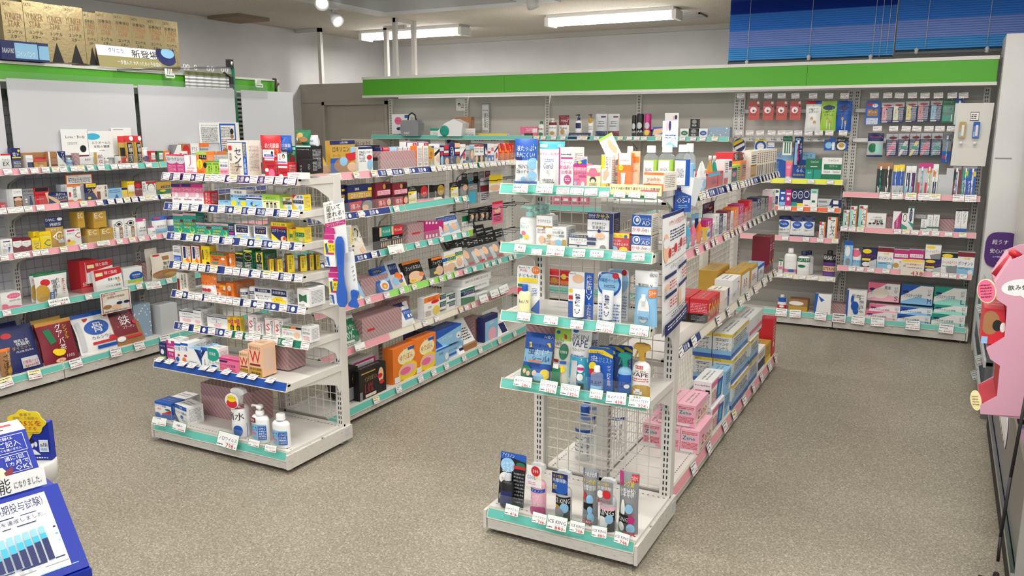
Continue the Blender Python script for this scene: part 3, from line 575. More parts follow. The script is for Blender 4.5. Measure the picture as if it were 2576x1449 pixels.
b W;t N 10 20 90 34 アリナミン;r N 10 50 100 94
b D;r R 0 0 100 20;t K 20 26 80 46 十和ユンケル;e o 56 76 16 22
b d;r W 0 0 20 100;t r 30 30 90 44 ユンケル;r r 30 76 100 96
b W;p N 0 0 100 0 100 80 20 30;v W 50 6 80 60 アリバス;s A 20 80 80 96 3
b d;r R 50 30 100 60
b W;t K 16 24 88 38 Love・Body;s A 20 50 60 60 2;e K 78 76 12 14
b W;e c 20 20 30 12;t K 14 38 90 48 エクオールと;t K 16 52 90 62 女性の健康;s A 40 70 70 74 1
b W;r A 10 6 60 8
b b;s r 10 40 90 70 2
b W;s r 10 40 90 70 2
b A;r W 6 20 94 60;r B 0 84 100 100
b D;r K 10 34 90 60;r r 0 84 100 100
b N;s W 10 20 90 60 3
b W;t r 30 20 90 40 BBD;r r 0 80 100 90
b W;r D 0 0 30 100;t r 40 20 94 44 BBD;t R 50 56 84 80 α
b W;r R 0 55 100 90;t W 20 60 80 86 A
b R;e O 40 50 30 24;e W 40 50 18 14
b D;r R 0 0 100 22;r K 10 40 80 70;r R 20 74 80 96
b D;r R 0 0 100 22;r K 20 24 70 100;v W 26 30 66 92 肝臓エキス;e W 70 10 24 8
b W;e V 50 70 36 18;r S 0 0 100 12
b p;r W 6 10 94 94;s A 46 20 90 80 6;r P 8 26 24 54;r T 26 26 34 54
b R;r W 30 14 90 70;t K 34 30 86 60 ユンケル
b G;r W 30 14 90 70;t K 34 30 86 60 ユンケル
b O;r W 30 14 90 70;t K 34 30 86 60 ユンケル
b A;p W 0 60 60 0 100 0 100 100
b d;e R 50 36 40 30;r N 60 70 100 90
b W;t V 10 20 80 44 すでら;s V 10 50 90 80 3
b a;r O 0 0 100 22;t K 6 26 90 40 Belimax;t K 20 60 94 74 プロ
b W;r R 6 20 50 60;s N 60 20 95 80 3
b W;r O 0 0 100 40;t A 10 60 90 84 TRATI
b W;s r 10 12 96 16 1;s K 8 22 90 98 16
b W;r B 2 4 82 98;r W 8 10 76 94;s K 10 16 56 50 9;e K 62 30 9 10;e d 62 46 8 8;s r 10 54 76 90 6;e d 30 92 20 6
b R;s W 10 30 90 80 3
b W;t K 12 10 88 24 エンドセイサン;r K 4 40 96 92;e o 50 56 40 12;e d 50 78 40 18
b A;t K 4 6 96 20 歩行楽EX;s K 10 30 90 36 1;e W 24 58 10 5;e W 24 72 10 5;p N 60 40 70 40 84 90 50 90
b R;r K 6 0 96 20;t K 6 32 80 44 むずむず脚;t W 10 56 60 66 ムズメイト;p o 70 30 96 26 100 60 90 90
b N;t W 40 6 90 28 足がつる;t W 34 36 100 60 コムレケア;p o 0 20 30 40 60 76 50 100 0 40;r O 60 64 96 72
b W;r O 0 0 100 8;r O 0 80 100 100;v K 40 8 70 70 芍薬甘草湯;r R 10 38 26 64;e W 54 80 18 10
b N;r Y 0 0 94 20;t K 8 4 88 16 こむらがえり;t Y 10 26 76 52 つり;p o 60 40 100 20 100 90;e Y 24 80 16 8
b w;r r 0 40 30 100;t K 10 12 40 24 ツムラ;v K 70 6 90 80 漢方薬
b b;s N 8 10 90 40 3;p B 40 100 60 50 80 100
b Y;r N 0 0 100 20;e o 60 80 40 20
b Y;r W 6 22 94 60;t R 8 8 92 20 まったく;t N 8 62 92 76 キソビロン;e o 70 90 30 14
b r;r W 66 0 100 100;v K 70 8 96 70 めまい;e R 30 24 24 14;t W 6 40 60 54 ケロラミン
b W;r R 0 0 100 16;t K 6 40 94 58 めまい改善;e G 50 40 40 34;e W 50 46 36 30;t R 16 20 80 32 イナイ
b D;r G 0 55 100 100;r K 30 30 90 46;t W 34 32 88 44 テクナイン;e Y 40 66 20 8
b a
b a;s A 10 10 90 90 12
b O;r W 3 8 97 92;t R 6 12 50 24 血めぐりを改善;s K 8 32 94 84 5
b W;t A 20 30 90 46 LCE;r N 20 12 80 18;s A 10 60 50 90 4;p B 60 50 80 50 60 90
b r;p W 0 18 100 18 100 50 50 64 0 50;t r 20 26 80 34 ルビナ
b Y;t G 8 16 92 34 ビタミンC;t G 20 36 90 50 2000;t G 20 56 90 86 C
b Y;t G 8 14 80 22 ビタミンC;t W 20 24 92 36 2000;t G 30 44 90 82 C;s G 20 88 80 96 1
b W;r M 10 4 60 14;t R 60 4 96 14 60包;t G 10 20 60 32 ビタミン;t R 56 24 98 56 C;e Y 30 80 30 14;e R 16 66 10 8
b Y;s G 10 20 90 60 3
b D;r N 0 0 100 32;t W 6 4 50 12 DHC;e W 80 8 16 5;t W 14 18 86 28 持続型;t W 20 36 80 44 ビタミン;t W 20 46 80 78 C;t W 40 56 98 68 1000;r a 50 74 94 84
b D;t W 10 8 76 40 EC;s d 14 50 80 60 2
b W;e K 56 24 30 14;e W 56 24 25 11;e K 56 24 16 7;r d 56 40 84 100;v W 60 50 80 90 古酢;s K 8 20 24 90 8
b W;r M 0 0 100 16;e W 80 10 16 4;t K 24 46 80 56 白の髪;s K 20 62 80 72 2
b W;r M 0 0 100 14;t R 20 50 80 66 白髪
b W;r B 0 0 100 22;e R 30 10 22 5;t K 20 50 84 62 ホワイト;r b 0 70 100 100
b W;r N 0 0 100 22;r B 0 60 100 100
b W;e P 64 22 34 16;t W 40 16 90 28 コットン;s K 40 44 96 54 2;e P 12 80 20 18;e P 50 92 50 14
b W;r G 0 0 100 6;e R 28 30 14 12;v K 60 20 72 56 おいしい;v K 46 24 60 86 国産青汁;r B 36 66 50 94;v W 38 68 48 92 大麦葉;e D 16 66 20 30;s R 80 24 88 80 8
b W;r G 0 0 100 8;e R 24 22 14 10;e D 20 66 26 30
b R;s W 10 66 50 80 3;e W 80 76 16 12
b W;p R 0 0 100 0 100 30 50 40 0 50;r y 4 14 30 30;t W 36 10 84 26 糖と脂肪;t K 46 46 90 58 賢者の食卓;e o 86 62 8 6;t K 36 78 90 88 いつもの食事
b W;e B 66 50 36 26;t W 40 38 94 48 食物繊維;t Y 50 50 84 60 ゼリー;r g 20 66 100 84;e Y 70 86 14 8
b w;e R 20 6 14 4;r d 40 12 66 26;t K 30 32 96 46 無添加;t K 36 48 100 60 玄米おこし;e d 50 80 50 18;e D 64 84 24 10
b w;e d 60 80 40 20
b w;r r 4 4 96 96;r w 6 6 94 94;t M 8 8 50 20 糖分や脂肪;t r 20 22 80 32 血糖値中性脂肪;e W 36 52 26 14;e d 20 70 14 10;e o 50 76 16 10;e N 60 60 10 7;e N 84 60 10 7;s r 10 88 90 93 1
b d;r O 0 0 100 10;v W 60 10 90 60 しょうが;v K 20 20 60 96 ごぼう;e D 70 80 30 12
b N;e R 26 18 13 6;t W 24 30 94 36 糖質と食;t W 40 36 82 44 体脂肪;t D 28 44 80 52 ダイエット;s W 36 54 88 58 2;r a 42 70 90 92;t R 44 76 88 84 お徳用パック;t R 46 84 88 92 3g×60包
b N;e R 10 30 20 8;s W 20 40 80 60 2
b r;r D 0 0 100 6;r O 0 6 100 9;p G 14 20 32 18 42 50 24 54;v W 48 10 66 74 グァバ茶;v Y 70 14 82 48 シンプル;e Y 44 76 16 8;e Y 34 72 10 6;e o 42 94 14 5;t R 32 92 52 97 60;t W 60 84 84 92 100%
b r;r D 0 0 100 9
b W;r B 0 0 100 10;p R 24 14 86 12 88 18 26 22;e B 52 40 32 18;t W 32 28 74 52 骨;t N 28 60 88 68 カルシウム;r R 30 74 94 80;e R 84 72 11 6;r B 38 84 90 92;r a 4 20 14 90
b d;r r 10 8 84 74;r K 12 12 70 18;t W 28 22 70 48 鉄;t W 36 50 76 58 コラーゲン;r R 40 78 92 84;e W 24 82 12 7;e R 78 44 7 5
b BX
b GO;t K 6 4 40 9 SATO;t d 10 20 90 32 YUNKER;t d 24 33 78 43 STAR;t K 18 48 86 54 ユンケル;t K 30 56 74 62 スター;p K 20 100 50 66 80 100
b GO;t K 4 4 44 9 SATO;t K 10 14 90 20 滋養強壮;t d 10 20 90 32 YUNKER;t d 24 33 78 43 STAR;t K 18 48 86 54 ユンケル;t K 30 56 74 62 スター;p K 20 100 50 66 80 100
b W;r Q 0 66 100 100;t B 14 8 30 36 ◎;t B 14 42 32 56 クリニカ;t A 36 22 76 38 NEXT STAGE;t K 36 42 82 66 新登場;t W 22 76 78 90 一歩進んだ 大人のための予防歯科;e N 88 50 14 34;e b 90 44 9 16
b N;r b 28 10 76 90;t W 32 50 70 80 コインバンク;t W 2 40 26 66 DRAGONS;r b 78 16 100 90
b GL;r b 0 40 100 96;t N 30 50 96 62 アクア;s N 10 66 60 90 4
b GL;r b 0 40 100 96;t N 30 52 96 62 アクア;s N 10 66 90 90 4
b W;r N 0 50 100 90
b b;r g 0 24 100 34;r N 20 50 80 90
b W;r b 0 60 100 100;t N 20 30 90 50 リタ
b D;p R 0 60 100 40 100 100 0 100;t W 20 56 80 68 jelly
b T;p R 0 60 100 40 100 100 0 100;t W 20 56 80 68 jelly
b R;r c 4 2 80 22;t r 6 36 90 70 alance
b W;s K 10 10 50 50 5;r N 60 6 100 30;r P 60 32 100 40;r R 0 70 50 100
b g;r N 6 14 60 90;e P 30 50 20 14;s K 68 10 92 90 7
b R;r K 0 0 100 30;v W 10 4 50 28 EX;r W 80 40 92 96
b O;p A 30 10 90 10 40 90 20 90;s K 40 20 90 80 6
b w;r D 0 50 100 100;s K 14 14 90 46 4;r K 0 52 100 54;s K 14 86 86 94 1
b w;s r 20 8 80 50 6;r d 20 56 80 96
b w;s r 20 8 80 50 6;r r 20 56 80 96
b w;s r 20 8 80 50 6;r N 20 56 80 96
b w;s r 20 8 80 50 6;r a 20 56 80 96
b w;s r 20 8 80 50 6;r A 20 56 80 96
b w;s r 20 8 80 50 6;r K 20 56 80 96
b GL;r b 0 36 100 96;r N 20 46 80 70;t N 30 78 90 92 アク
b V;t R 20 40 90 52 ゼリー;t Y 10 54 96 66 つぶ;e W 50 80 30 12
b c;t R 20 40 90 52 ゼリー;t Y 10 54 96 66 つぶ;e W 50 80 30 12
b P;t R 20 40 90 52 ゼリー;t Y 10 54 96 66 つぶ;e W 50 80 30 12
b O;t R 20 40 90 52 ゼリー;t Y 10 54 96 66 つぶ;e W 50 80 30 12
b Y;r W 20 20 100 90;e B 60 60 40 18
b M;v W 30 8 80 60 ドリンク;s W 20 66 80 92 4
b W;v K 30 8 80 60 ドリンク;s K 20 66 80 92 4
b N;v W 30 8 80 60 ドリンク;s W 20 66 80 92 4
b r;v W 30 8 80 60 ドリンク;s W 20 66 80 92 4
b O;v W 30 8 80 60 ドリンク;s W 20 66 80 92 4
b R;v W 30 8 80 60 ドリンク;s W 20 66 80 92 4
b A;v K 30 8 80 60 ドリンク;s K 20 66 80 92 4
b K;v W 30 8 80 60 ドリンク;s W 20 66 80 92 4
b P;v W 30 8 80 60 ドリンク;s W 20 66 80 92 4
b N;s W 8 10 60 40 3;e o 64 40 14 16;e K 64 30 16 10;r b 50 70 84 100
b R;t Y 6 20 94 84 5000;t W 10 4 80 16 アミノ
b R
b W;r N 64 0 100 100;t K 8 40 60 52 アルフェ
b W;t R 60 20 92 60 7;t K 8 60 50 76 ゼナ
b D;r W 10 14 90 96;t R 14 36 90 72 BB
b D;r W 14 16 94 92;t R 20 36 90 66 BBL
b B;r W 8 20 90 90;t r 14 34 86 60 BBL
b D;r W 0 80 100 100;s M 10 30 60 60 2
b r;s p 10 20 90 40 3;e Y 50 70 20 4;e B 50 80 20 4
b w;p p 0 0 100 0 100 26 0 60;t R 14 34 90 74 Zeno;s P 10 80 90 92 1
b W;r P 0 6 60 26;p B 52 14 96 20 84 90 40 90;p c 60 30 80 30 74 80 54 80;s R 6 40 44 90 6
b b;s N 10 10 90 60 5;r W 60 70 96 92
b F;r Y 0 0 100 14;r B 0 80 100 100;r b 0 56 100 80;t K 6 2 34 12 SATO;s K 12 22 88 56 4
b W;r P 0 60 100 80
b W;r N 10 50 100 90;s r 10 12 90 40 3
b D;t K 10 16 90 40 アミノ;r Y 0 70 100 100
b R;s W 20 20 80 60 6;e W 40 70 16 8
b P;r W 70 16 96 60;s W 34 14 70 50 2;r K 24 66 70 94;e b 14 84 8 12
b W;r W 0 30 100 96;t K 10 44 90 58 KABS;e G 50 84 30 12
b W;r r 0 22 100 36;t N 10 46 90 54 Medical;e D 50 80 22 10
b W;r r 0 0 100 46;t W 20 20 90 34 フケかゆみ;t N 20 54 84 64 Medical;e D 44 76 22 12
b W;r N 14 38 86 62
b W;e D 50 28 40 12;s A 20 50 80 70 3
b a;r N 0 74 100 100;r N 50 10 90 16;s K 30 30 80 44 2;r A 20 50 80 54
b a;r r 0 74 100 100;r r 50 10 90 16;s K 30 30 80 44 2;r A 20 50 80 54
b N;s W 10 30 90 50 1
b K;e a 50 50 30 14;t W 10 70 90 80 HAIR
b M;e a 50 50 30 14;t W 10 70 90 80 HAIR;e Y 50 80 30 12
b B;p o 10 20 100 10 80 60 0 80;r W 20 70 90 92
b N
b W;e G 50 50 40 26;t W 20 44 80 58 整髪
b K;e A 50 30 30 24;t W 20 60 80 80 整髪
b W;e B 50 50 40 26;t W 20 44 80 58 整髪
b w;r r 8 46 92 62;s K 30 20 84 34 2;r K 8 66 50 96;e K 18 30 12 18
b W;e p 66 34 8 16;e N 80 30 9 16;s B 20 70 80 76 1
b W;e P 36 34 20 20;t R 20 30 50 38 はかる;e N 40 74 14 8;e A 54 76 12 8;r B 72 4 92 20;s A 74 30 92 90 6
b W;r B 0 0 50 30;e R 70 40 14 10;s A 10 60 90 90 3
b W;r T 0 0 100 14;t K 20 24 80 38 アームイン;s K 10 46 90 60 2;e W 24 80 10 8
b A;r T 0 0 40 14;e N 50 60 36 24
b d;r o 44 20 60 90
b W;s r 6 20 90 30 1;s K 8 40 90 70 3
b W;r Y 0 0 100 20;r Y 94 0 100 100;s K 10 30 80 80 4
b P;r W 20 20 80 60;s R 10 70 90 90 2
b R;e Y 40 40 30 20;r O 0 70 100 100
b R;e D 50 70 40 20
b q;r P 0 28 100 36;e W 44 48 30 16;e R 44 52 10 6;t K 16 66 70 76 カプセル;r W 74 4 94 16;r K 80 26 96 34
b W;r R 0 0 60 10;r B 60 0 100 10;t K 16 24 86 30 口腔ケア;t K 20 32 84 40 スポンジ;e D 44 58 8 6;r W 42 60 46 92;e D 64 70 8 6;r W 62 72 66 96
b g;e N 50 22 40 8;t K 16 32 86 40 口腔ケア;t K 20 42 84 50 スポンジ;e D 44 58 8 6;r W 42 60 46 92;e D 64 70 8 6;r W 62 72 66 96
b B;e N 50 22 40 8;t K 16 32 86 40 口腔ケア;t K 20 42 84 50 スポンジ;e D 44 58 8 6;r W 42 60 46 92;e D 64 70 8 6;r W 62 72 66 96
b W;e N 50 50 50 50;p Y 0 30 70 0 80 20 0 60;p W 10 70 90 30 96 50 20 90;t N 20 50 80 62 オブラート
b W;e B 50 55 48 46;e W 50 55 30 28;t B 24 46 76 62 オブラート;r Y 0 0 100 12
b W;r B 0 60 100 76;t K 8 30 92 52 Kiwao
b W;r G 0 0 100 28;t W 8 10 92 20 デンタル;r G 20 32 34 90;r G 46 32 58 90;r G 70 32 82 90
b N;e b 40 10 30 6;v W 66 22 86 60 クリーン;r b 10 20 46 98
b B;e b 40 60 30 26;r W 70 36 92 96;r A 0 0 50 20
b K;t W 10 14 70 28 REACH;e W 46 66 40 30;e D 46 60 28 18;r B 80 30 98 98
b b;t N 66 8 92 20 アセス;t R 2 8 14 20 れた;e B 4 68 34 40;e B 66 68 34 40;t Y 56 50 80 60 有効率;t W 54 62 84 78 66.7;t Y 46 84 74 92 歯槽膿漏
b P;r D 10 0 90 10;t W 24 30 76 42 DENT
b G;t W 30 8 76 18 ConCool;r W 30 34 72 38;r T 4 50 46 96;r T 52 50 96 96;t W 10 60 40 70 gel
b W;t K 30 6 82 16 ConCool;r G 10 28 100 52;t W 38 32 80 42 コンクール;r G 0 72 100 100;t K 10 56 42 66 ConCool;t K 58 56 92 66 ConCool
b W;e G 50 30 40 14;r D 0 0 100 14
b W;e G 50 30 40 14;r R 10 60 90 84;r D 0 0 100 14
b W;e G 50 14 40 8;r N 30 40 80 90
b B;r W 20 10 90 20;r b 0 70 100 90;e W 50 48 24 10
b M;r W 20 20 90 30;e W 50 54 24 10
b N;e W 50 28 42 22;e N 50 28 36 18;t W 20 22 80 34 クリネ;r T 0 70 100 100
b N;e W 50 28 42 22;e N 50 28 36 18;t W 20 22 80 34 クリネ;r Y 0 76 100 100
b W;r N 0 0 100 55;e W 46 24 38 20;e N 46 24 32 16;r R 20 84 80 88
b W;r t 0 0 100 24;r G 20 60 70 72;t K 20 10 80 20 塩歯磨
b a;p N 60 0 100 0 100 100 50 100;r W 66 20 88 80;r A 4 30 40 60
b W;r N 0 0 100 16;e B 44 36 34 18;t W 24 28 66 44 Orcaplus;t K 14 60 80 70 口腔ケア;r B 20 80 80 82
b W;r N 0 0 100 26;e B 54 42 38 16;t W 30 36 78 48 Orcaplus;t K 20 62 84 70 口腔ケア;r N 0 90 100 100
b W;r O 80 0 100 100;v K 24 10 74 80 アセス;r R 0 0 40 16
b W;r O 84 0 100 100;v K 26 12 76 84 アセス;r R 4 2 30 12
b W;r G 0 0 100 14;r P 10 50 90 70;v K 30 16 70 44 歯薬
b W;p V 16 46 84 44 50 64;t W 24 46 76 56 クリアデント;r P 0 80 100 92;e B 60 86 20 6
b W;r G 0 28 96 44;t W 10 30 90 42 GUM;e G 40 62 24 6;p N 0 78 60 94 0 96
b W;r G 0 26 60 40
b V;r K 0 14 100 44;t W 6 18 94 34 殺菌力;r o 0 58 96 78;t K 6 62 92 74 LISTERINE
b W;r B 10 20 90 50;r R 0 70 100 100;e W 50 80 20 8
b d;r D 0 55 100 100;e W 40 30 40 18
b W;p B 0 0 22 0 10 100 0 100;p B 20 10 60 30 40 40;r O 76 88 84 96
b B;r d 14 36 84 64;t W 20 42 76 52 デント;r W 10 72 88 98;s B 12 72 86 98 6;e R 30 16 24 6;e W 64 20 20 8
b N;r a 0 0 100 22;e R 54 14 36 5;r P 8 22 50 88;r N 50 22 100 88;s W 8 26 96 86 12;v K 18 34 34 74 ブラシ;r W 8 92 60 97
b N;r a 0 0 100 22;e R 54 14 36 5;r y 8 22 50 88;r N 50 22 100 88;s W 8 26 96 86 12;v K 18 34 34 74 ブラシ;r W 8 92 60 97
b N;r a 0 0 100 22;e R 54 14 36 5;r Y 8 22 50 88;r N 50 22 100 88;s W 8 26 96 86 12;v K 18 34 34 74 ブラシ;r W 8 92 60 97
b N;r a 0 0 100 22;e R 54 14 36 5;r R 8 22 50 88;r N 50 22 100 88;s W 8 26 96 86 12;v K 18 34 34 74 ブラシ;r W 8 92 60 97
b N;r a 0 0 100 22;e R 54 14 36 5;r c 8 22 50 88;r N 50 22 100 88;s W 8 26 96 86 12;v K 18 34 34 74 ブラシ;r W 8 92 60 97
b G;s W 10 10 84 14 1;r T 6 32 78 56;s G 6 34 78 56 4;r T 6 68 76 92;r W 74 66 82 96
b W;r B 0 0 100 20;e a 60 26 24 10;r o 36 50 56 88;r B 0 86 100 100
b a;r N 0 0 100 34;s M 10 12 90 20 1;e G 34 62 26 20;r t 54 44 94 92;r N 0 94 100 100
b N;r a 0 0 100 26;e r 60 18 34 6;p P 30 100 10 100 60 34 90 34 70 60;s W 16 40 90 96 7;r P 30 56 80 70
b N;r a 0 0 100 26;e r 60 18 34 6;p w 30 100 10 100 60 34 90 34 70 60;s W 16 40 90 96 7;r T 30 56 80 70
b N;r a 0 0 100 26;e r 60 18 34 6;p Y 30 100 10 100 60 34 90 34 70 60;s W 16 40 90 96 7;r T 30 56 80 70
b N;r a 0 0 100 26;e r 60 18 34 6;p R 30 100 10 100 60 34 90 34 70 60;s W 16 40 90 96 7;r P 30 56 80 70
b N;r a 0 0 100 26;e r 60 18 34 6;p T 30 100 10 100 60 34 90 34 70 60;s W 16 40 90 96 7;r T 30 56 80 70
b A;r B 0 62 100 100;r W 50 30 62 96;r R 10 76 50 86
b K;r d 0 0 100 20;p W 20 74 60 90 30 100
b B;r Y 0 0 100 22;r a 0 70 100 100
b W;r N 20 24 90 90;r b 0 70 60 100
b a;r M 0 0 100 16;r R 0 60 30 100;r b 50 20 66 96
b a;r M 0 0 100 16;r O 20 16 80 30;r R 0 60 30 100;r g 50 26 66 96
b W;r O 10 20 60 40;r N 20 56 80 100
b r;r A 0 0 100 16;p K 0 20 60 20 30 50 0 60;v W 34 50 52 90 SONIC;r W 60 20 74 96
b T;r A 0 0 100 16;r Y 40 20 80 34;p B 20 40 100 40 100 100 40 100;v W 10 50 34 90 FAST
b B;r A 0 0 100 12;r W 50 20 64 96;r Y 60 20 90 36;v W 8 50 30 90 FAST
b A;r K 0 0 100 30
b W;r t 0 0 40 100;r O 86 10 100 100;v K 40 14 84 86 アセスL;r R 10 4 50 14
b W;t K 30 20 76 32 入れ歯安定剤;t K 20 36 84 46 入れ歯洗浄剤;e r 52 52 10 8;e G 74 52 10 8;t W 48 46 56 58 Q;t W 70 46 78 58 A;e K 20 66 8 6;e K 40 64 8 6;e K 60 66 8 6;e K 80 64 8 6;s R 10 76 90 80 1
b W;p M 20 60 100 0 100 100 30 100;v W 46 20 70 90 タフグリップ
b W;e K 50 26 32 24;e W 50 26 24 19;p T 0 60 100 80 100 100 0 100
b W;r G 0 0 100 6;e N 50 34 26 30;v W 36 16 64 54 グリップ;p T 0 60 100 70 100 90
b W;v K 30 10 70 70 グリップ;r G 0 70 100 80
b W;v K 30 8 70 60 グリップ;r B 0 80 100 100;r K 0 0 100 8
b A;s W 10 20 90 80 2
b b;r B 0 0 100 16;e W 40 40 30 20;e A 50 80 30 14
b W;e P 40 24 40 20;r b 10 60 90 90;t N 16 62 86 76 ホワイト
b N;e Y 34 14 30 12;t R 4 28 96 46 タフデント;r Y 4 50 60 62;p a 40 70 100 50 100 100 60 100;e W 30 80 24 12
b W;r r 0 0 100 20;t Y 20 22 90 32 増量;t N 6 40 94 58 ポリデント;r b 0 66 100 100;s N 10 66 80 76 2;e W 80 86 14 10
b W;r M 0 0 100 44;r W 6 20 94 36;t M 10 22 90 34 入れ歯洗浄剤;e D 20 76 20 12;s M 40 54 90 66 2
b W;e Y 34 16 30 10;t R 4 34 98 58 パーシャルデント;p A 30 70 100 56 100 100 40 100
b W;r K 0 0 100 22;e Y 36 14 34 9;t R 4 34 98 54 パーシャルデント;p A 30 70 100 56 100 100 40 100;s G 10 58 70 68 1
b w;r Y 4 2 96 14;t R 16 24 84 36 入れ歯除菌99.9;t B 8 34 24 50 水;s K 30 46 94 54 1;t R 44 72 98 98 438
b W;r B 0 0 10 100;t K 26 14 66 28 見本;v A 64 16 90 80 PriCare;e B 44 58 20 18;e B 30 34 8 16;e B 50 76 14 12
b W;p P 0 0 60 0 20 40 0 60;p p 0 90 50 60 100 70 100 100 0 100;e N 14 36 10 8;t N 8 46 66 66 プラスチック手袋;t N 84 66 96 92 S;r W 84 16 94 56;s A 84 16 94 50 5;e w 40 56 26 30;t K 52 12 72 34 見本
b W;p P 0 0 60 0 20 40 0 60;p p 0 90 50 60 100 70 100 100 0 100;e N 14 36 10 8;t N 8 46 66 66 プラスチック手袋;t N 84 66 96 92 S;r W 84 16 94 56;s A 84 16 94 50 5
b W;p B 0 0 60 0 20 40 0 60;p b 0 90 50 60 100 70 100 100 0 100;e N 14 36 10 8;t N 8 46 66 66 プラスチック手袋;t N 84 66 96 92 M;r W 84 16 94 56;s A 84 16 94 50 5
b W;p T 0 0 60 0 20 40 0 60;p t 0 90 50 60 100 70 100 100 0 100;e N 14 36 10 8;t N 8 46 66 66 プラスチック手袋;t N 84 66 96 92 L;r W 84 16 94 56;s A 84 16 94 50 5'''.split("\n")
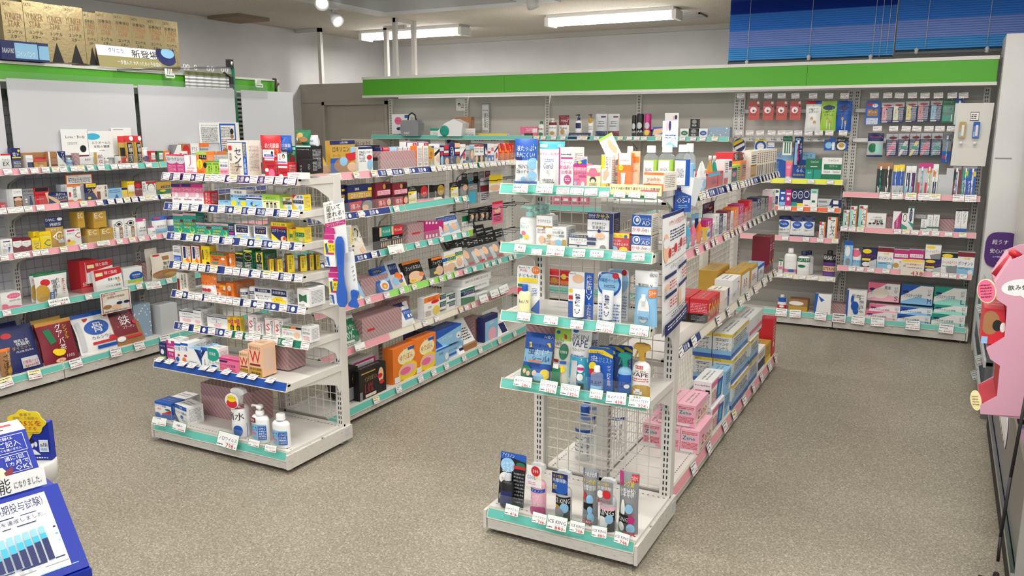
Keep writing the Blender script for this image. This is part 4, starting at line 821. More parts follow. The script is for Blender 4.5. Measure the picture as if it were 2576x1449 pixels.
LOOK='''silver and pink laxative carton
white carton with pink J
orange carton with yellow drop
pale green herbal carton
white and pink constipation tablet carton
large white senna tea carton
crimson bean-powder pouch
royal blue lactic pouch
pink laxative carton with flag
pink laxative carton with woman topper
small white stomach tablet box
dark green tea carton
white flag card over laxative
white topper card with woman
shiny green and brown snack bag
small silver and green snack bag
black box with pale green top
low black box with white lettering
pink laxative tablet carton
narrow crimson laxative carton
small pale blue stomach carton
pale blue stomach carton yellow pills
white stomach carton with blue swirl
green-topped stomach carton with people
small yellow stomach pain carton
yellow and navy stomach pain carton
tall green digestive carton
small green digestive carton
narrow navy stomach carton
white and navy stomach carton
navy stomach carton with yellow top
small yellow and green stomach carton
yellow and green stomach carton
white and sea blue digestive carton
white diarrhea carton with navy stripe
yellow diarrhea carton on end
orange and green stomach carton
narrow orange stomach carton
small black and green cabbage carton
black and green cabbage carton
dark green cabbage carton yellow stripes
small yellow kampo stomach carton
yellow kampo stomach carton
slim yellow kampo stomach carton
cream carton with vertical brown writing
orange and white hanging sachet
narrow orange pill carton
orange and white pill carton
orange pill carton with brown sash
bright orange pill carton
small white and navy powder tin
white and navy powder tin
white and navy stomach powder box
navy and yellow stomach tablet box
white box with green bow logo
white printed box behind bow logo
white and navy probiotic box
slim white and navy probiotic box
wide white and navy probiotic box
small yellow and red stomach carton
tall white carton with red S
small white carton with red S
tall white carton red double S
white gas relief carton dark top
white carton with small round pictures
navy carton with white bottle
pink and white enema carton 10g
blue and white enema carton
blue and white enema carton red drop
wide white carton with blue ribbon
white and navy carton beside ribbon
emerald and white enema carton
low pink laxative carton
small peach carton with red W
large peach carton with red W
pink striped wrapped dummy box
blue and white enema box
blue and white enema box behind
blue-topped white box marked S40
large pink wrapped dummy box
white virus trigger spray bottle
white hand soap pump bottle
white refill bottle with cap
blue and white body wipe pouch
white skin wipe pouch turquoise top
white and pink dry skin carton
magenta lotion carton
white and blue card over lotion carton
cream and salmon horse oil box
white and orange hand cream carton
cream box tucked behind hand cream
orange hand cream carton
cream and orange hand cream tube
white and orange cream jar box
green-banded clear drink bottle white cap
navy-banded clear drink bottle white cap
clear drink bottle behind hand cream
tilted green leaflet with hands
pale blue hanging leaflet
pale yellow handwritten reminder strip
white lotion bottle mint pump
white lotion bottle mint pump rear
white carton with gold drop
white urea cream jar box
white and navy itch lotion box
tall navy and white itch carton
red and yellow itch cream box
navy and white cream box below
navy and white cream box stacked
kids sunscreen pack with yellow bottle
blue sunscreen pack with white tube
round-topped sunscreen pack silver tube
blue sunscreen pack partly hidden behind
clear blue sunscreen spray pouch
blue insect-repellent sticker pouch
green and white mist pouch
silver and sky blue mist pouch
silver mist pouch tucked behind
blue mosquito mist pack bottle clear
blue mosquito mist pack behind
blue mist bottle teal trigger
white mist bottle gold trigger
pink striped wrapped box
black and blue shirt mist pack
pink and blue shirt mist bottle
silver and black ice mist bottle
silver ice mist refill pouch
pink and black ice mist bottle
pink and black refill pouch
white and gold pain tape box leaning
upright gold pain tape box
white and navy gel carton
plain black upturned box
low plain black box
wide pink wrapped box
small navy carton on wrapped box
small red carton on wrapped box
small sky blue carton on wrapped box
small white carton on wrapped box
purple-edged white carton on top
tall white carton orange side
gold spray carton
white carton slanted black band
navy carton with blue bottle
navy carton with red band
black back-pain gel carton
white carton with gold elbow
white and navy pain gel carton
grey pain carton
grey and brown pain carton
white carton with yellow dot
navy carton with white tube
white and blue pain carton
pale red and blue pain carton
white slanted navy carton
glossy red heat pouch
red boxed heat patch
navy and gold patch box by post
navy and gold pain patch box
maroon pain patch box
black magnet card yellow panel
black magnet box with red oval
black magnet box with gold oval
pink dome plaster pack flat
white backed plaster pack flat
black sports supporter hang pack
yellow supporter hang pack
pink stocking hang pack
grey supporter hang pack
clear supporter hang pack
slim white applicator carton
grey-white patch box number 2
black moxa box with green label
black moxa box with red label
pink wrapped box with ribbon mark
slim magenta carton
magenta carton with white arrow
white and blue patch box leaning
green cotton supporter pack
black sports supporter hang card
dark thin supporter strip pack
blue striped patch box by post
long pink wrapped box
blue swirl patch box leaning
silver sachet with navy label
small colourful bath salt sachet
black and orange patch box leaning
black and red patch carton
white and peach patch carton
green white and yellow patch box
white and green patch box
grey supporter box leaning
black-topped supporter pack in rear
white and green patch pouch leaning
huge pink wrapped box
pink wrapped box behind sachet
white and blue patch sachet leaning
orange and white foot patch carton
white and green patch multipack
green and navy patch box upright
dark yellow and navy box behind
white cool guard box stacked
white guard box lower left
white guard box lower right
black heat patch box stack bottom
black heat patch box stack middle
black heat patch box with body
white and magenta box lying flat
small pink wrapped box
orange hot-water pouch box
tall orange hot-water pouch box
bright blue polar bear box on top
sky blue polar bear box below
pale blue polar bear pouch box
navy cooling box behind
white belt box leaning
plain brown cardboard box
pink wrapped box far
navy and blue fragrance box
white belt box number 2 leaning
white and red vitamin carton
navy vitamin carton tall header
white and blue vitamin carton
gold tonic box with face
brown and cream tonic carton
white and navy tonic carton
long brown carton row behind
white fabric-care leaflet
pale blue womens health leaflet
white blank leaflet stack
small white bottle blue header
small white bottle maroon header
small white bottle navy header
grey and blue header card
gold and maroon header card
navy header card
white and maroon vitamin carton
gold and white vitamin carton
small pink wrapped strip carton
white and red small carton
red flower carton
tall gold and red drink pouch
tall gold liver extract pouch
tall black and gold liver pouch
white grape candy pouch
pink-framed information card
small red tonic box
small green tonic box
small orange tonic box
green and white folded carton
beige carton with red disc
white and violet carton tilted
grey pouch with orange header
white low carton
small orange-topped white carton
white printed notice sheet
blue-framed notice sheet
low red carton
white endurance carton with runner
blue-grey vitamin carton
red and black leg carton
low navy leg cramp carton
white and orange herbal carton
navy carton yellow top
cream and maroon carton
low pale blue carton
yellow and navy carton
yellow white and navy carton
maroon and white dizziness carton
white dizziness carton red top
gold and green itch carton
tall grey-backed carton edge
grey printed back carton
light printed back carton
orange-bordered advice card
white supplement carton
maroon and white pleated carton
small yellow vitamin C carton
yellow vitamin C carton
white vitamin C box with lemon
small yellow carton behind
navy and gold vitamin pouch
amber supplement box marked EC
white carton brown stripe crest
pink and white powder pouch
small pink and white pouch
blue and white whitening pouch
navy and white pouch edge
white and pink cotton box
green and white barley juice pouch
green juice pouch behind
red display tray side
red and white stick sachet box
white and blue jelly carton
cream brown rice pouch
clear rice pouch behind
pink wrapped box in middle
cream advice card with food pictures
brown burdock tea pouch
large navy diet tea pouch
navy diet tea pouch behind
red guava tea pouch
red guava tea pouch behind
mauve wrapped box standing
blue and white calcium wafer pack
brown and red iron wafer pack
pale blue dotted box
plain grey display tray
tall shiny gold drink box
shiny gold drink box
white and olive toothpaste banner
blue coin bank box
large clear drink bottle blue label
tall clear drink bottle white cap
small drink bottle in tray
tilted bottle with green band
white and sky jelly pouch
gold spout jelly pouch
teal spout jelly pouch
red jelly pouch tray
white and navy drink carton
green-framed drink carton
black and red drink carton
orange-striped drink carton
cream and gold drink carton
cream herbal drink carton edge
squat clear drink bottle
violet spout jelly pouch
sky spout jelly pouch
pink spout jelly pouch
orange spout jelly pouch
yellow-edged candy carton
magenta slim drink carton
white slim drink carton
navy slim drink carton
maroon slim drink carton
orange-red slim drink carton
red slim drink carton
grey slim drink carton
black slim drink carton
pink slim drink carton
navy header card with portrait
red and black vitamin drink box
red and black vitamin drink box behind
white and navy drink case
white drink case red seven
amber and white drink case
amber drink case red print
blue and white drink case
large amber drink case behind
maroon tall drink box
pink stomach drink case lower outer
pink stomach drink case lower middle
pink stomach drink case lower inner
pink stomach drink case upper outer
pink stomach drink case upper inner
white and red striped drink case below
white and red striped drink case above
sky blue drink case below
sky blue drink case above
film-wrapped tonic pack on the deck
film-wrapped tonic pack inner bottom
film-wrapped tonic pack in second row
film-wrapped tonic pack inner middle
film-wrapped tonic pack on top
film-wrapped tonic pack inner top
film-wrapped tonic pack far bottom
film-wrapped tonic pack far middle
film-wrapped pale pack far top
white and grey drink box
yellow tonic drink box
tall red drink case front
tall red drink case behind
salmon hand care display card
white mouthwash bottle green cap
white shampoo bottle maroon top
red and white shampoo refill
white scalp bottle navy pump
white scalp bottle gold pump
silver refill pouch navy base
silver refill pouch maroon base
navy counter sign
black hair spray can
wide black hair spray can
magenta hair spray can
blue and peach foot care box
navy upright carton
white and green wax jar
black wax box
black wax box on top
white and blue wax jar
long pale blue dotted box
clear-sleeved hair poster
pale hanging stocking leaflet
white blood pressure monitor box
blue and white monitor box below
green-topped arm monitor box
grey monitor box photo side
brown kraft box with tape
white handwritten card on stand
yellow and white package slanted
coral hair pack on lower shelf
orange snack box behind mesh
glossy red snack pouch
coral capsule hang pack
white sponge brush hang pouch
green sponge brush hang pouch
blue sponge brush hang pouch
round floss pack yellow and navy
round blue and white floss pack
small white and blue floss pack
green interdental brush hang pack
long navy toothbrush hang pack
blue floss hang pack
black floss hang pack
blue toothpaste backboard
pink toothpaste tube
green gel display box
white and dark green mouthwash display
white and green toothpaste carton
white and red toothpaste carton
white and navy toothpaste carton
sky blue lozenge carton
pink lozenge carton
navy and teal denture carton
navy and gold denture carton
navy and white denture carton
white and mint denture carton
long navy and silver toothpaste carton
white and blue wipe canister
blue and white oral wipe pouch
small black and orange toothpaste carton
tall white and orange toothpaste carton
pink wrapped box behind carton
tiny white and green carton
white mouthwash bottle teal collar
white gum mouthwash bottle green tag
white mouthwash bottle behind
violet antiseptic mouthwash bottle
white and red rinse bottle
kraft tissue box with gloves
white glove box blue ribbon
navy toothpick hang pack
pink and navy interdental brush hang pack
cream and navy interdental brush hang pack
yellow and navy interdental brush hang pack
scarlet and navy interdental brush hang pack
teal and navy interdental brush hang pack
dark green floss pick hang pack
long blue and clear brush pack
navy floss pouch green picks
curved pink interdental brush pack
curved white interdental brush pack
curved yellow interdental brush pack
curved red interdental brush pack
curved teal interdental brush pack
grey and blue toothbrush hang pack
brown toothbrush pack
gold and blue toothbrush pack
white and blue toothbrush pack
pink toothbrush pack
pink and orange toothbrush pack
white and navy toothbrush pack
red sonic toothbrush pack
teal and blue toothbrush pack
blue fast toothbrush pack
low white empty carton
tall white empty carton
black price stand carton
brown price stand carton
mint and white toothpaste carton
white denture leaflet holder
white and magenta denture carton
white and teal denture carton
tall green-tipped denture carton
small grey denture carton
white and green denture carton
tall blue and white denture carton
grey carton lying above small one
low pink wrapped box left
low pink wrapped box right
clear blue denture brush pack
white foam bottle pink tag
navy denture cleanser box
navy denture cleanser box under stack
maroon and white cleanser box
red and white cleanser box
magenta denture cleanser box
white and red cleanser box on top
black-topped white cleanser box
large handwritten cleanser price card
white sample box with blue glove
pink sample glove box on top
pink glove box middle
pink glove box bottom
blue glove box on top
blue glove box middle
blue glove box bottom
green glove box on top
green glove box middle
green glove box bottom
low pink wrapped box at left'''.split("\n")
ITEMS={
'A1':[(-3.407,0.03,1.348,0.069,0.03,0.097,'box',0,0),
(-3.345,0.03,1.348,0.057,0.03,0.096,'box',0,0),
(-3.276,0.03,1.348,0.08,0.04,0.094,'box',1,1),
(-3.2,0.03,1.348,0.068,0.05,0.112,'box',2,2),
(-3.152,0.03,1.348,0.046,0.04,0.068,'box',3,3),
(-3.105,0.03,1.348,0.048,0.04,0.069,'box',3,3),
(-3.052,0.03,1.348,0.056,0.04,0.078,'box',4,4),
(-2.948,0.02,1.348,0.122,0.085,0.168,'box',5,5),
(-2.854,0.12,1.37,0.128,0.045,0.17,'pouch',6,6,dict(n='supplement_pouch')),
(-2.775,0.14,1.463,0.068,0.045,0.076,'pouch',7,7,dict(n='supplement_pouch')),
(-2.76,0.03,1.348,0.064,0.03,0.097,'box',8,8),
(-2.681,0.03,1.348,0.058,0.06,0.071,'box',9,9),
(-2.592,0.01,1.348,0.088,0.05,0.027,'box',10,10),
(-2.753,0.17,1.365,0.055,0.05,0.124,'box',11,11),
(-2.77,0.035,1.441,0.067,0.004,0.035,'card',12,12),
(-2.688,0.035,1.416,0.053,0.004,0.043,'card',13,13),
(-2.712,0.19,1.496,0.094,0.045,0.069,'pouch',14,14,dict(n='snack_bag')),
(-2.633,0.17,1.49,0.059,0.045,0.051,'pouch',15,15,dict(ry=-15,n='snack_bag')),
(-2.652,0.14,1.365,0.088,0.08,0.128,'box',16,16,dict(n='dummy_box')),
(-2.602,0.09,1.368,0.08,0.04,0.064,'box',17,17,dict(n='dummy_box'))],
'A2':[(-3.389,0.03,1.2,0.075,0.04,0.101,'box',18,18),
(-3.314,0.03,1.2,0.074,0.04,0.104,'box',18,18),
(-3.242,0.03,1.2,0.073,0.04,0.106,'box',18,19),
(-3.178,0.03,1.2,0.041,0.05,0.07,'box',19,20),
(-3.065,0.03,1.2,0.081,0.04,0.03,'box',20,21),
(-2.97,0.03,1.2,0.1,0.05,0.086,'box',21,22),
(-2.871,0.03,1.2,0.102,0.05,0.066,'box',22,23),
(-2.765,0.03,1.2,0.11,0.06,0.07,'box',23,24,dict(sc='g')),
(-2.684,0.05,1.2,0.052,0.03,0.06,'box',24,25,dict(sc='Y')),
(-2.628,0.06,1.2,0.065,0.05,0.072,'box',25,26,dict(sc='Y'))],
'A3':[(-3.395,0.03,1.05,0.071,0.05,0.101,'box',26,27),
(-3.313,0.03,1.05,0.091,0.05,0.108,'box',26,27),
(-3.217,0.03,1.05,0.103,0.05,0.064,'box',27,28),
(-3.107,0.03,1.05,0.112,0.05,0.067,'box',27,28),
(-3.031,0.03,1.05,0.038,0.06,0.065,'box',28,29),
(-2.962,0.03,1.05,0.093,0.06,0.068,'box',29,30),
(-2.843,0.03,1.05,0.083,0.06,0.069,'box',29,30),
(-2.726,0.03,1.05,0.093,0.05,0.092,'box',30,31,dict(sc='Y')),
(-2.68,0.05,1.05,0.036,0.04,0.061,'box',31,32,dict(sc='Y')),
(-2.644,0.07,1.05,0.068,0.05,0.069,'box',32,33,dict(sc='Y'))],
'A4':[(-3.423,0.03,0.902,0.055,0.04,0.084,'box',33,34),
(-3.355,0.03,0.902,0.056,0.03,0.087,'box',34,35,dict(sc='O')),
(-3.289,0.03,0.902,0.056,0.03,0.091,'box',34,35,dict(sc='O')),
(-3.218,0.03,0.902,0.055,0.045,0.096,'box',35,36,dict(sc='Y')),
(-3.134,0.03,0.902,0.112,0.04,0.069,'box',36,37),
(-3.039,0.03,0.902,0.039,0.04,0.071,'box',37,38),
(-2.991,0.03,0.902,0.053,0.05,0.081,'box',38,39,dict(sc='G')),
(-2.933,0.03,0.902,0.056,0.06,0.098,'box',39,40,dict(sc='G')),
(-2.86,0.03,0.902,0.05,0.09,0.093,'box',40,41,dict(sc='G')),
(-2.783,0.03,0.902,0.019,0.05,0.063,'box',41,42,dict(sc='d',ry=58)),
(-2.731,0.03,0.902,0.023,0.05,0.066,'box',41,42,dict(sc='d',ry=58)),
(-2.691,0.06,0.902,0.032,0.05,0.086,'box',42,42,dict(sc='d',ry=58)),
(-2.669,0.121,0.902,0.029,0.05,0.073,'box',42,42,dict(sc='d',ry=58)),
(-2.655,0.164,0.902,0.019,0.05,0.075,'box',43,42,dict(sc='d',ry=58)),
(-2.641,0.193,0.902,0.019,0.05,0.073,'box',43,42,dict(sc='d',ry=58))],
'A5':[(-3.4,0.03,0.752,0.076,0.05,0.098,'box',44,43),
(-3.211,0.01,0.752,0.11,0.045,0.107,'pouch',45,44,dict(n='medicine_sachet')),
(-3.194,0.03,0.752,0.031,0.06,0.061,'box',46,45),
(-3.156,0.03,0.752,0.043,0.06,0.064,'box',47,46),
(-3.115,0.03,0.752,0.041,0.07,0.06,'box',48,47,dict(sc='O')),
(-3.067,0.03,0.752,0.049,0.14,0.072,'box',49,48,dict(sc='O')),
(-2.992,0.03,0.752,0.047,0.046901976243289824,0.049,'can',50,49,dict(n='powder_tin')),
(-2.93,0.03,0.752,0.043,0.04281488662824488,0.065,'can',51,50,dict(n='powder_tin')),
(-2.852,0.03,0.752,0.105,0.05,0.066,'box',52,51),
(-2.748,0.03,0.752,0.099,0.05,0.068,'box',53,52),
(-2.598,0.03,0.752,0.072,0.11,0.088,'box',54,53,dict(n='sachet_box')),
(-2.672,0.17,0.752,0.08,0.07,0.079,'box',55,54,dict(n='sachet_box'))],
'A6':[(-3.39,0.03,0.583,0.101,0.05,0.067,'box',56,55,dict(n='probiotic_box')),
(-3.311,0.03,0.583,0.054,0.09,0.082,'box',57,56,dict(n='probiotic_box')),
(-3.171,0.03,0.583,0.142,0.05,0.059,'box',58,57,dict(n='probiotic_box')),
(-3.077,0.03,0.583,0.041,0.03,0.067,'box',59,58),
(-3.035,0.03,0.583,0.041,0.03,0.071,'box',59,58),
(-2.932,0.03,0.583,0.061,0.06,0.094,'box',60,59,dict(n='probiotic_carton')),
(-2.885,0.03,0.583,0.039,0.06,0.065,'box',61,59,dict(n='probiotic_carton')),
(-2.821,0.03,0.583,0.062,0.06,0.089,'box',60,59,dict(n='probiotic_carton')),
(-2.763,0.03,0.583,0.055,0.06,0.093,'box',62,60,dict(n='probiotic_carton')),
(-2.68,0.03,0.583,0.115,0.05,0.065,'box',63,61),
(-2.591,0.03,0.583,0.054,0.06,0.075,'box',64,62)],
'A7':[(-3.416,0.03,0.426,0.048,0.03,0.086,'box',65,63),
(-3.356,0.03,0.426,0.059,0.09,0.105,'box',66,64,dict(sc='W')),
(-3.306,0.03,0.426,0.044,0.05,0.096,'box',67,65,dict(sc='W')),
(-3.258,0.03,0.426,0.052,0.25,0.103,'box',68,66,dict(sc='W')),
(-3.19,0.03,0.426,0.095,0.05,0.081,'box',69,67,dict(sc='b')),
(-3.12,0.03,0.426,0.043,0.08,0.099,'box',70,68,dict(sc='b')),
(-3.059,0.03,0.426,0.075,0.06,0.102,'box',71,69),
(-2.958,0.03,0.426,0.136,0.05,0.063,'box',72,70),
(-2.859,0.03,0.426,0.057,0.06,0.109,'box',73,71,dict(sc='o')),
(-2.785,0.03,0.426,0.083,0.09,0.156,'box',74,72,dict(sc='o')),
(-2.765,0.17,0.426,0.105,0.12,0.113,'wrap',75,73)],
'A8':[(-3.451,0.06,0.104,0.12,0.09,0.086,'box',76,74,dict(sc='B')),
(-3.508,0.2,0.104,0.102,0.1,0.06,'box',77,75,dict(sc='W')),
(-3.308,0.05,0.104,0.114,0.09,0.096,'box',78,76,dict(sc='W',ry=-12)),
(-3.147,0.2,0.104,0.357,0.14,0.173,'wrap',79,73),
(-2.912,0.03,0.104,0.084,0.08446707509333043,0.244,'spray',80,77,dict(cap='W',ry=8,n='trigger_spray_bottle')),
(-2.777,0.03,0.104,0.098,0.06,0.183,'pump',81,78,dict(cap='W')),
(-2.646,0.03,0.104,0.093,0.06,0.161,'btl',82,79,dict(cap='W',n='refill_bottle'))],
'B1':[(-1.387,0.03,1.362,0.095,0.045,0.173,'pouch',83,80,dict(n='wipe_pouch')),
(-1.287,0.04,1.362,0.102,0.045,0.164,'pouch',84,81,dict(n='wipe_pouch')),
(-1.216,0.03,1.362,0.057,0.1,0.143,'box',85,82),
(-1.16,0.03,1.362,0.051,0.05,0.085,'box',86,83),
(-1.155,0.032,1.446,0.039,0.004,0.028,'card',87,84),
(-1.108,0.03,1.362,0.053,0.06,0.08,'box',88,85),
(-1.06,0.03,1.362,0.04,0.03,0.12,'box',89,86,dict(ry=-6)),
(-1.037,0.06,1.362,0.019,0.05,0.08,'box',90,87),
(-0.995,0.035,1.362,0.049,0.04,0.126,'box',91,88),
(-0.965,0.05,1.362,0.034,0.0341881748414799,0.133,'tube',92,89,dict(cap='W')),
(-0.882,0.02,1.362,0.075,0.1,0.063,'box',93,90,dict(sc='w',ry=-10)),
(-0.96,0.2,1.362,0.053,0.05285439130603548,0.149,'btl',94,91,dict(cap='W',neck=0.5,n='drink_bottle')),
(-0.902,0.2,1.362,0.06,0.06024783377967252,0.151,'btl',94,91,dict(cap='W',neck=0.5,n='drink_bottle')),
(-0.841,0.2,1.362,0.057,0.05707882497707401,0.153,'btl',95,92,dict(cap='W',neck=0.5,n='drink_bottle')),
(-1.047,0.22,1.362,0.035,0.035021584382768194,0.145,'btl',96,93,dict(cap='W',neck=0.5,n='drink_bottle')),
(-1.103,0.24,1.456,0.058,0.004,0.1,'card',97,94,dict(rr=-28,n='leaflet_card')),
(-0.903,0.26,1.505,0.057,0.004,0.095,'card',98,95,dict(n='leaflet_card')),
(-0.936,-0.012,1.347,0.185,0.004,0.036,'card',99,96,dict(n='reminder_card'))],
'B2':[(-1.378,0.03,1.139,0.078,0.07,0.146,'pump',100,97,dict(cap='t')),
(-1.385,0.1,1.139,0.07,0.07,0.144,'pump',101,98,dict(cap='t')),
(-1.392,0.175,1.139,0.071,0.07,0.14,'pump',101,98,dict(cap='t')),
(-1.41,0.25,1.139,0.073,0.07,0.135,'pump',101,98,dict(cap='t')),
(-1.301,0.03,1.139,0.066,0.05,0.115,'box',102,99),
(-1.247,0.03,1.139,0.07,0.09,0.077,'box',103,100),
(-1.163,0.03,1.139,0.074,0.06,0.053,'box',104,101),
(-1.078,0.03,1.139,0.101,0.06,0.136,'box',105,102,dict(sc='N')),
(-1.004,0.03,1.139,0.072,0.06,0.068,'box',106,103,dict(sc='R')),
(-0.924,0.03,1.139,0.071,0.09,0.065,'box',107,104,dict(sc='w')),
(-0.924,0.03,1.202,0.071,0.09,0.074,'box',108,105,dict(sc='w'))],
'B3':[(-1.366,0.03,0.873,0.096,0.008,0.188,'pack',109,106,dict(inner='btl;y;B;Bioré UV',n='sunscreen_pack')),
(-1.15,0.03,0.873,0.1,0.008,0.181,'pack',110,107,dict(inner='tube;W;a;Bioré UV',n='sunscreen_pack')),
(-1.037,0.03,0.873,0.091,0.008,0.19,'pack',111,108,dict(inner='tube;S;S;Bioré UV',n='sunscreen_pack')),
(-1.027,0.09,0.873,0.081,0.008,0.193,'pack',112,109,dict(inner='clear',n='sunscreen_pack')),
(-0.906,0.03,0.873,0.087,0.045,0.203,'pouch',113,110,dict(n='spray_pouch'))],
'B4':[(-1.348,0.03,0.6,0.126,0.045,0.197,'pouch',114,111,dict(t=16,n='sticker_pouch')),
(-1.239,0.03,0.6,0.077,0.045,0.222,'pouch',115,112,dict(t=10,n='spray_pouch')),
(-1.165,0.03,0.6,0.085,0.045,0.233,'pouch',116,113,dict(t=8,n='spray_pouch')),
(-1.149,0.1,0.6,0.053,0.045,0.222,'pouch',117,114,dict(t=8,n='spray_pouch')),
(-1.066,0.03,0.6,0.096,0.008,0.177,'pack',118,115,dict(inner='btl;GL;W;虫よけ',n='mist_pack')),
(-1.058,0.07,0.6,0.067,0.008,0.175,'pack',119,116,dict(inner='clear',n='mist_pack')),
(-1.04,0.12,0.6,0.065,0.008,0.169,'pack',119,116,dict(inner='clear',n='mist_pack')),
(-1.021,0.17,0.6,0.058,0.008,0.158,'pack',119,116,dict(inner='clear',n='mist_pack')),
(-0.978,0.03,0.6,0.054,0.045,0.165,'spray',120,117,dict(cap='T',n='trigger_spray_bottle')),
(-0.915,0.03,0.6,0.066,0.05,0.208,'spray',121,118,dict(cap='D',n='trigger_spray_bottle')),
(-1.407,0.2,0.6,0.109,0.08,0.185,'wrap',122,73)],
'B5':[(-1.403,0.06,0.11,0.112,0.008,0.209,'pack',123,119,dict(t=8,inner='btl;K;a;',n='mist_pack')),
(-1.278,0.03,0.11,0.061,0.055,0.206,'spray',124,120,dict(cap='TW',tag='W;e R 60 24 30 24;t W 42 16 78 32 300;t B 4 46 60 64 COOL;t Y 58 46 94 62 続く;s P 8 74 60 90 2',n='trigger_spray_bottle')),
(-1.171,0.03,0.11,0.063,0.055,0.197,'spray',125,121,dict(cap='TW',tag='N;e B 60 60 50 40;t Y 10 6 74 22 キング級の;t W 6 24 92 44 氷撃体験!;t Y 6 52 34 80 最大',n='trigger_spray_bottle')),
(-1.067,0.045,0.11,0.063,0.045,0.222,'pouch',126,122),
(-0.991,0.03,0.11,0.061,0.055,0.202,'spray',127,123,dict(cap='TW',tag='A;t Y 8 4 76 20 キング級の;t W 6 22 92 40 氷撃体験!;e W 22 60 18 18;e R 62 58 26 20;t R 4 82 92 98 最大レベル',n='trigger_spray_bottle')),
(-0.916,0.045,0.11,0.076,0.045,0.237,'pouch',128,124)],
'AS1':[(3.306,0.03,1.333,0.143,0.02,0.165,'box',129,125,dict(sc='W',t=20,rr=-14,n='pain_patch_box')),
(3.484,0.03,1.333,0.207,0.03,0.175,'box',130,126,dict(n='pain_patch_box')),
(3.677,0.03,1.333,0.126,0.05,0.138,'box',131,127,dict(n='pain_gel_carton')),
(3.843,0.14,1.333,0.228,0.05,0.142,'box',132,128,dict(n='dummy_box')),
(3.878,0.06,1.333,0.195,0.08,0.075,'box',133,128,dict(n='dummy_box')),
(4.009,0.04,1.333,0.368,0.16,0.107,'wrap',134,73),
(3.892,0.08,1.442,0.024,0.05,0.021,'box',135,129),
(3.937,0.08,1.441,0.063,0.05,0.021,'box',136,130),
(4.006,0.08,1.439,0.075,0.05,0.022,'box',137,131),
(4.075,0.08,1.438,0.047,0.05,0.023,'box',138,132),
(4.124,0.08,1.436,0.048,0.05,0.023,'box',138,132),
(4.175,0.08,1.435,0.048,0.05,0.023,'box',138,132),
(4.225,0.08,1.434,0.049,0.05,0.024,'box',138,132),
(4.284,0.14,1.455,0.118,0.05,0.032,'box',139,133),
(4.409,0.14,1.453,0.123,0.05,0.033,'box',139,133),
(4.209,0.03,1.333,0.056,0.05,0.131,'box',140,134,dict(sc='O')),
(4.274,0.03,1.333,0.057,0.05,0.13,'box',140,134,dict(sc='O')),
(4.336,0.03,1.333,0.069,0.04,0.129,'box',141,135),
(4.402,0.03,1.333,0.063,0.04,0.14,'box',142,136),
(4.458,0.03,1.333,0.048,0.04,0.118,'box',143,137),
(4.511,0.03,1.333,0.058,0.04,0.129,'box',144,138),
(4.583,0.03,1.333,0.054,0.04,0.131,'box',145,139),
(4.646,0.03,1.333,0.06,0.04,0.141,'box',146,140),
(4.715,0.03,1.333,0.067,0.04,0.132,'box',147,141),
(4.779,0.03,1.333,0.054,0.04,0.124,'box',148,142),
(4.837,0.03,1.333,0.061,0.04,0.121,'box',149,143),
(4.9,0.03,1.333,0.066,0.04,0.125,'box',150,144),
(4.966,0.03,1.333,0.063,0.04,0.123,'box',150,144),
(5.026,0.03,1.333,0.043,0.04,0.13,'box',151,145),
(5.073,0.03,1.333,0.047,0.04,0.13,'box',152,146),
(5.12,0.03,1.333,0.043,0.04,0.128,'box',153,147),
(5.174,0.03,1.333,0.058,0.04,0.125,'box',154,148),
(5.242,0.03,1.333,0.073,0.045,0.129,'pouch',155,149,dict(n='heat_pouch')),
(5.329,0.03,1.333,0.075,0.045,0.127,'pouch',155,149,dict(n='heat_pouch')),
(5.405,0.03,1.333,0.076,0.045,0.126,'pouch',155,149,dict(n='heat_pouch')),
(5.429,0.03,1.333,0.042,0.05,0.127,'box',156,150)],
'AS2':[(3.493,0.05,1.12,0.076,0.02,0.153,'box',157,151,dict(n='pain_patch_box')),
(3.615,0.03,1.12,0.211,0.03,0.148,'box',158,152,dict(n='pain_patch_box')),
(3.827,0.03,1.12,0.142,0.03,0.147,'box',159,153,dict(n='pain_patch_box')),
(3.994,0.03,1.12,0.151,0.03,0.137,'box',159,153,dict(n='pain_patch_box')),
(4.119,0.03,1.12,0.101,0.008,0.107,'pack',160,154,dict(n='magnet_plaster_card')),
(4.601,0.03,1.12,0.109,0.008,0.098,'pack',160,154,dict(n='magnet_plaster_card')),
(4.276,0.06,1.12,0.116,0.04,0.101,'box',161,155,dict(n='magnet_box')),
(4.469,0.06,1.12,0.118,0.04,0.095,'box',162,156,dict(n='magnet_box')),
(4.225,0.03,1.12,0.101,0.02,0.029,'box',163,157,dict(t=40,n='plaster_pack')),
(4.319,0.03,1.12,0.104,0.02,0.026,'box',163,157,dict(t=40,n='plaster_pack')),
(4.405,0.03,1.12,0.127,0.02,0.024,'box',164,158,dict(t=40,n='plaster_pack')),
(4.799,0.08,1.12,0.131,0.008,0.105,'pack',165,159,dict(n='supporter_pack')),
(5.227,0.06,1.12,0.2,0.008,0.12,'pack',166,160,dict(n='supporter_pack')),
(5.229,0.05,0.887,0.158,0.008,0.161,'pack',167,161,dict(n='stocking_pack')),
(4.964,0.1,1.052,0.132,0.008,0.139,'pack',168,162,dict(n='supporter_pack')),
(5.132,0.1,1.044,0.133,0.008,0.178,'pack',169,163,dict(n='supporter_pack'))],
'AS3':[(3.489,0.02,0.882,0.062,0.02,0.176,'box',170,164),
(3.598,0.03,0.882,0.125,0.03,0.168,'box',171,165,dict(t=22,n='pain_patch_box')),
(3.836,0.03,0.882,0.111,0.05,0.13,'box',172,166,dict(n='moxa_box')),
(3.952,0.03,0.882,0.112,0.05,0.127,'box',173,167,dict(n='moxa_box')),
(4.186,0.05,0.882,0.193,0.1,0.113,'wrap',174,168),
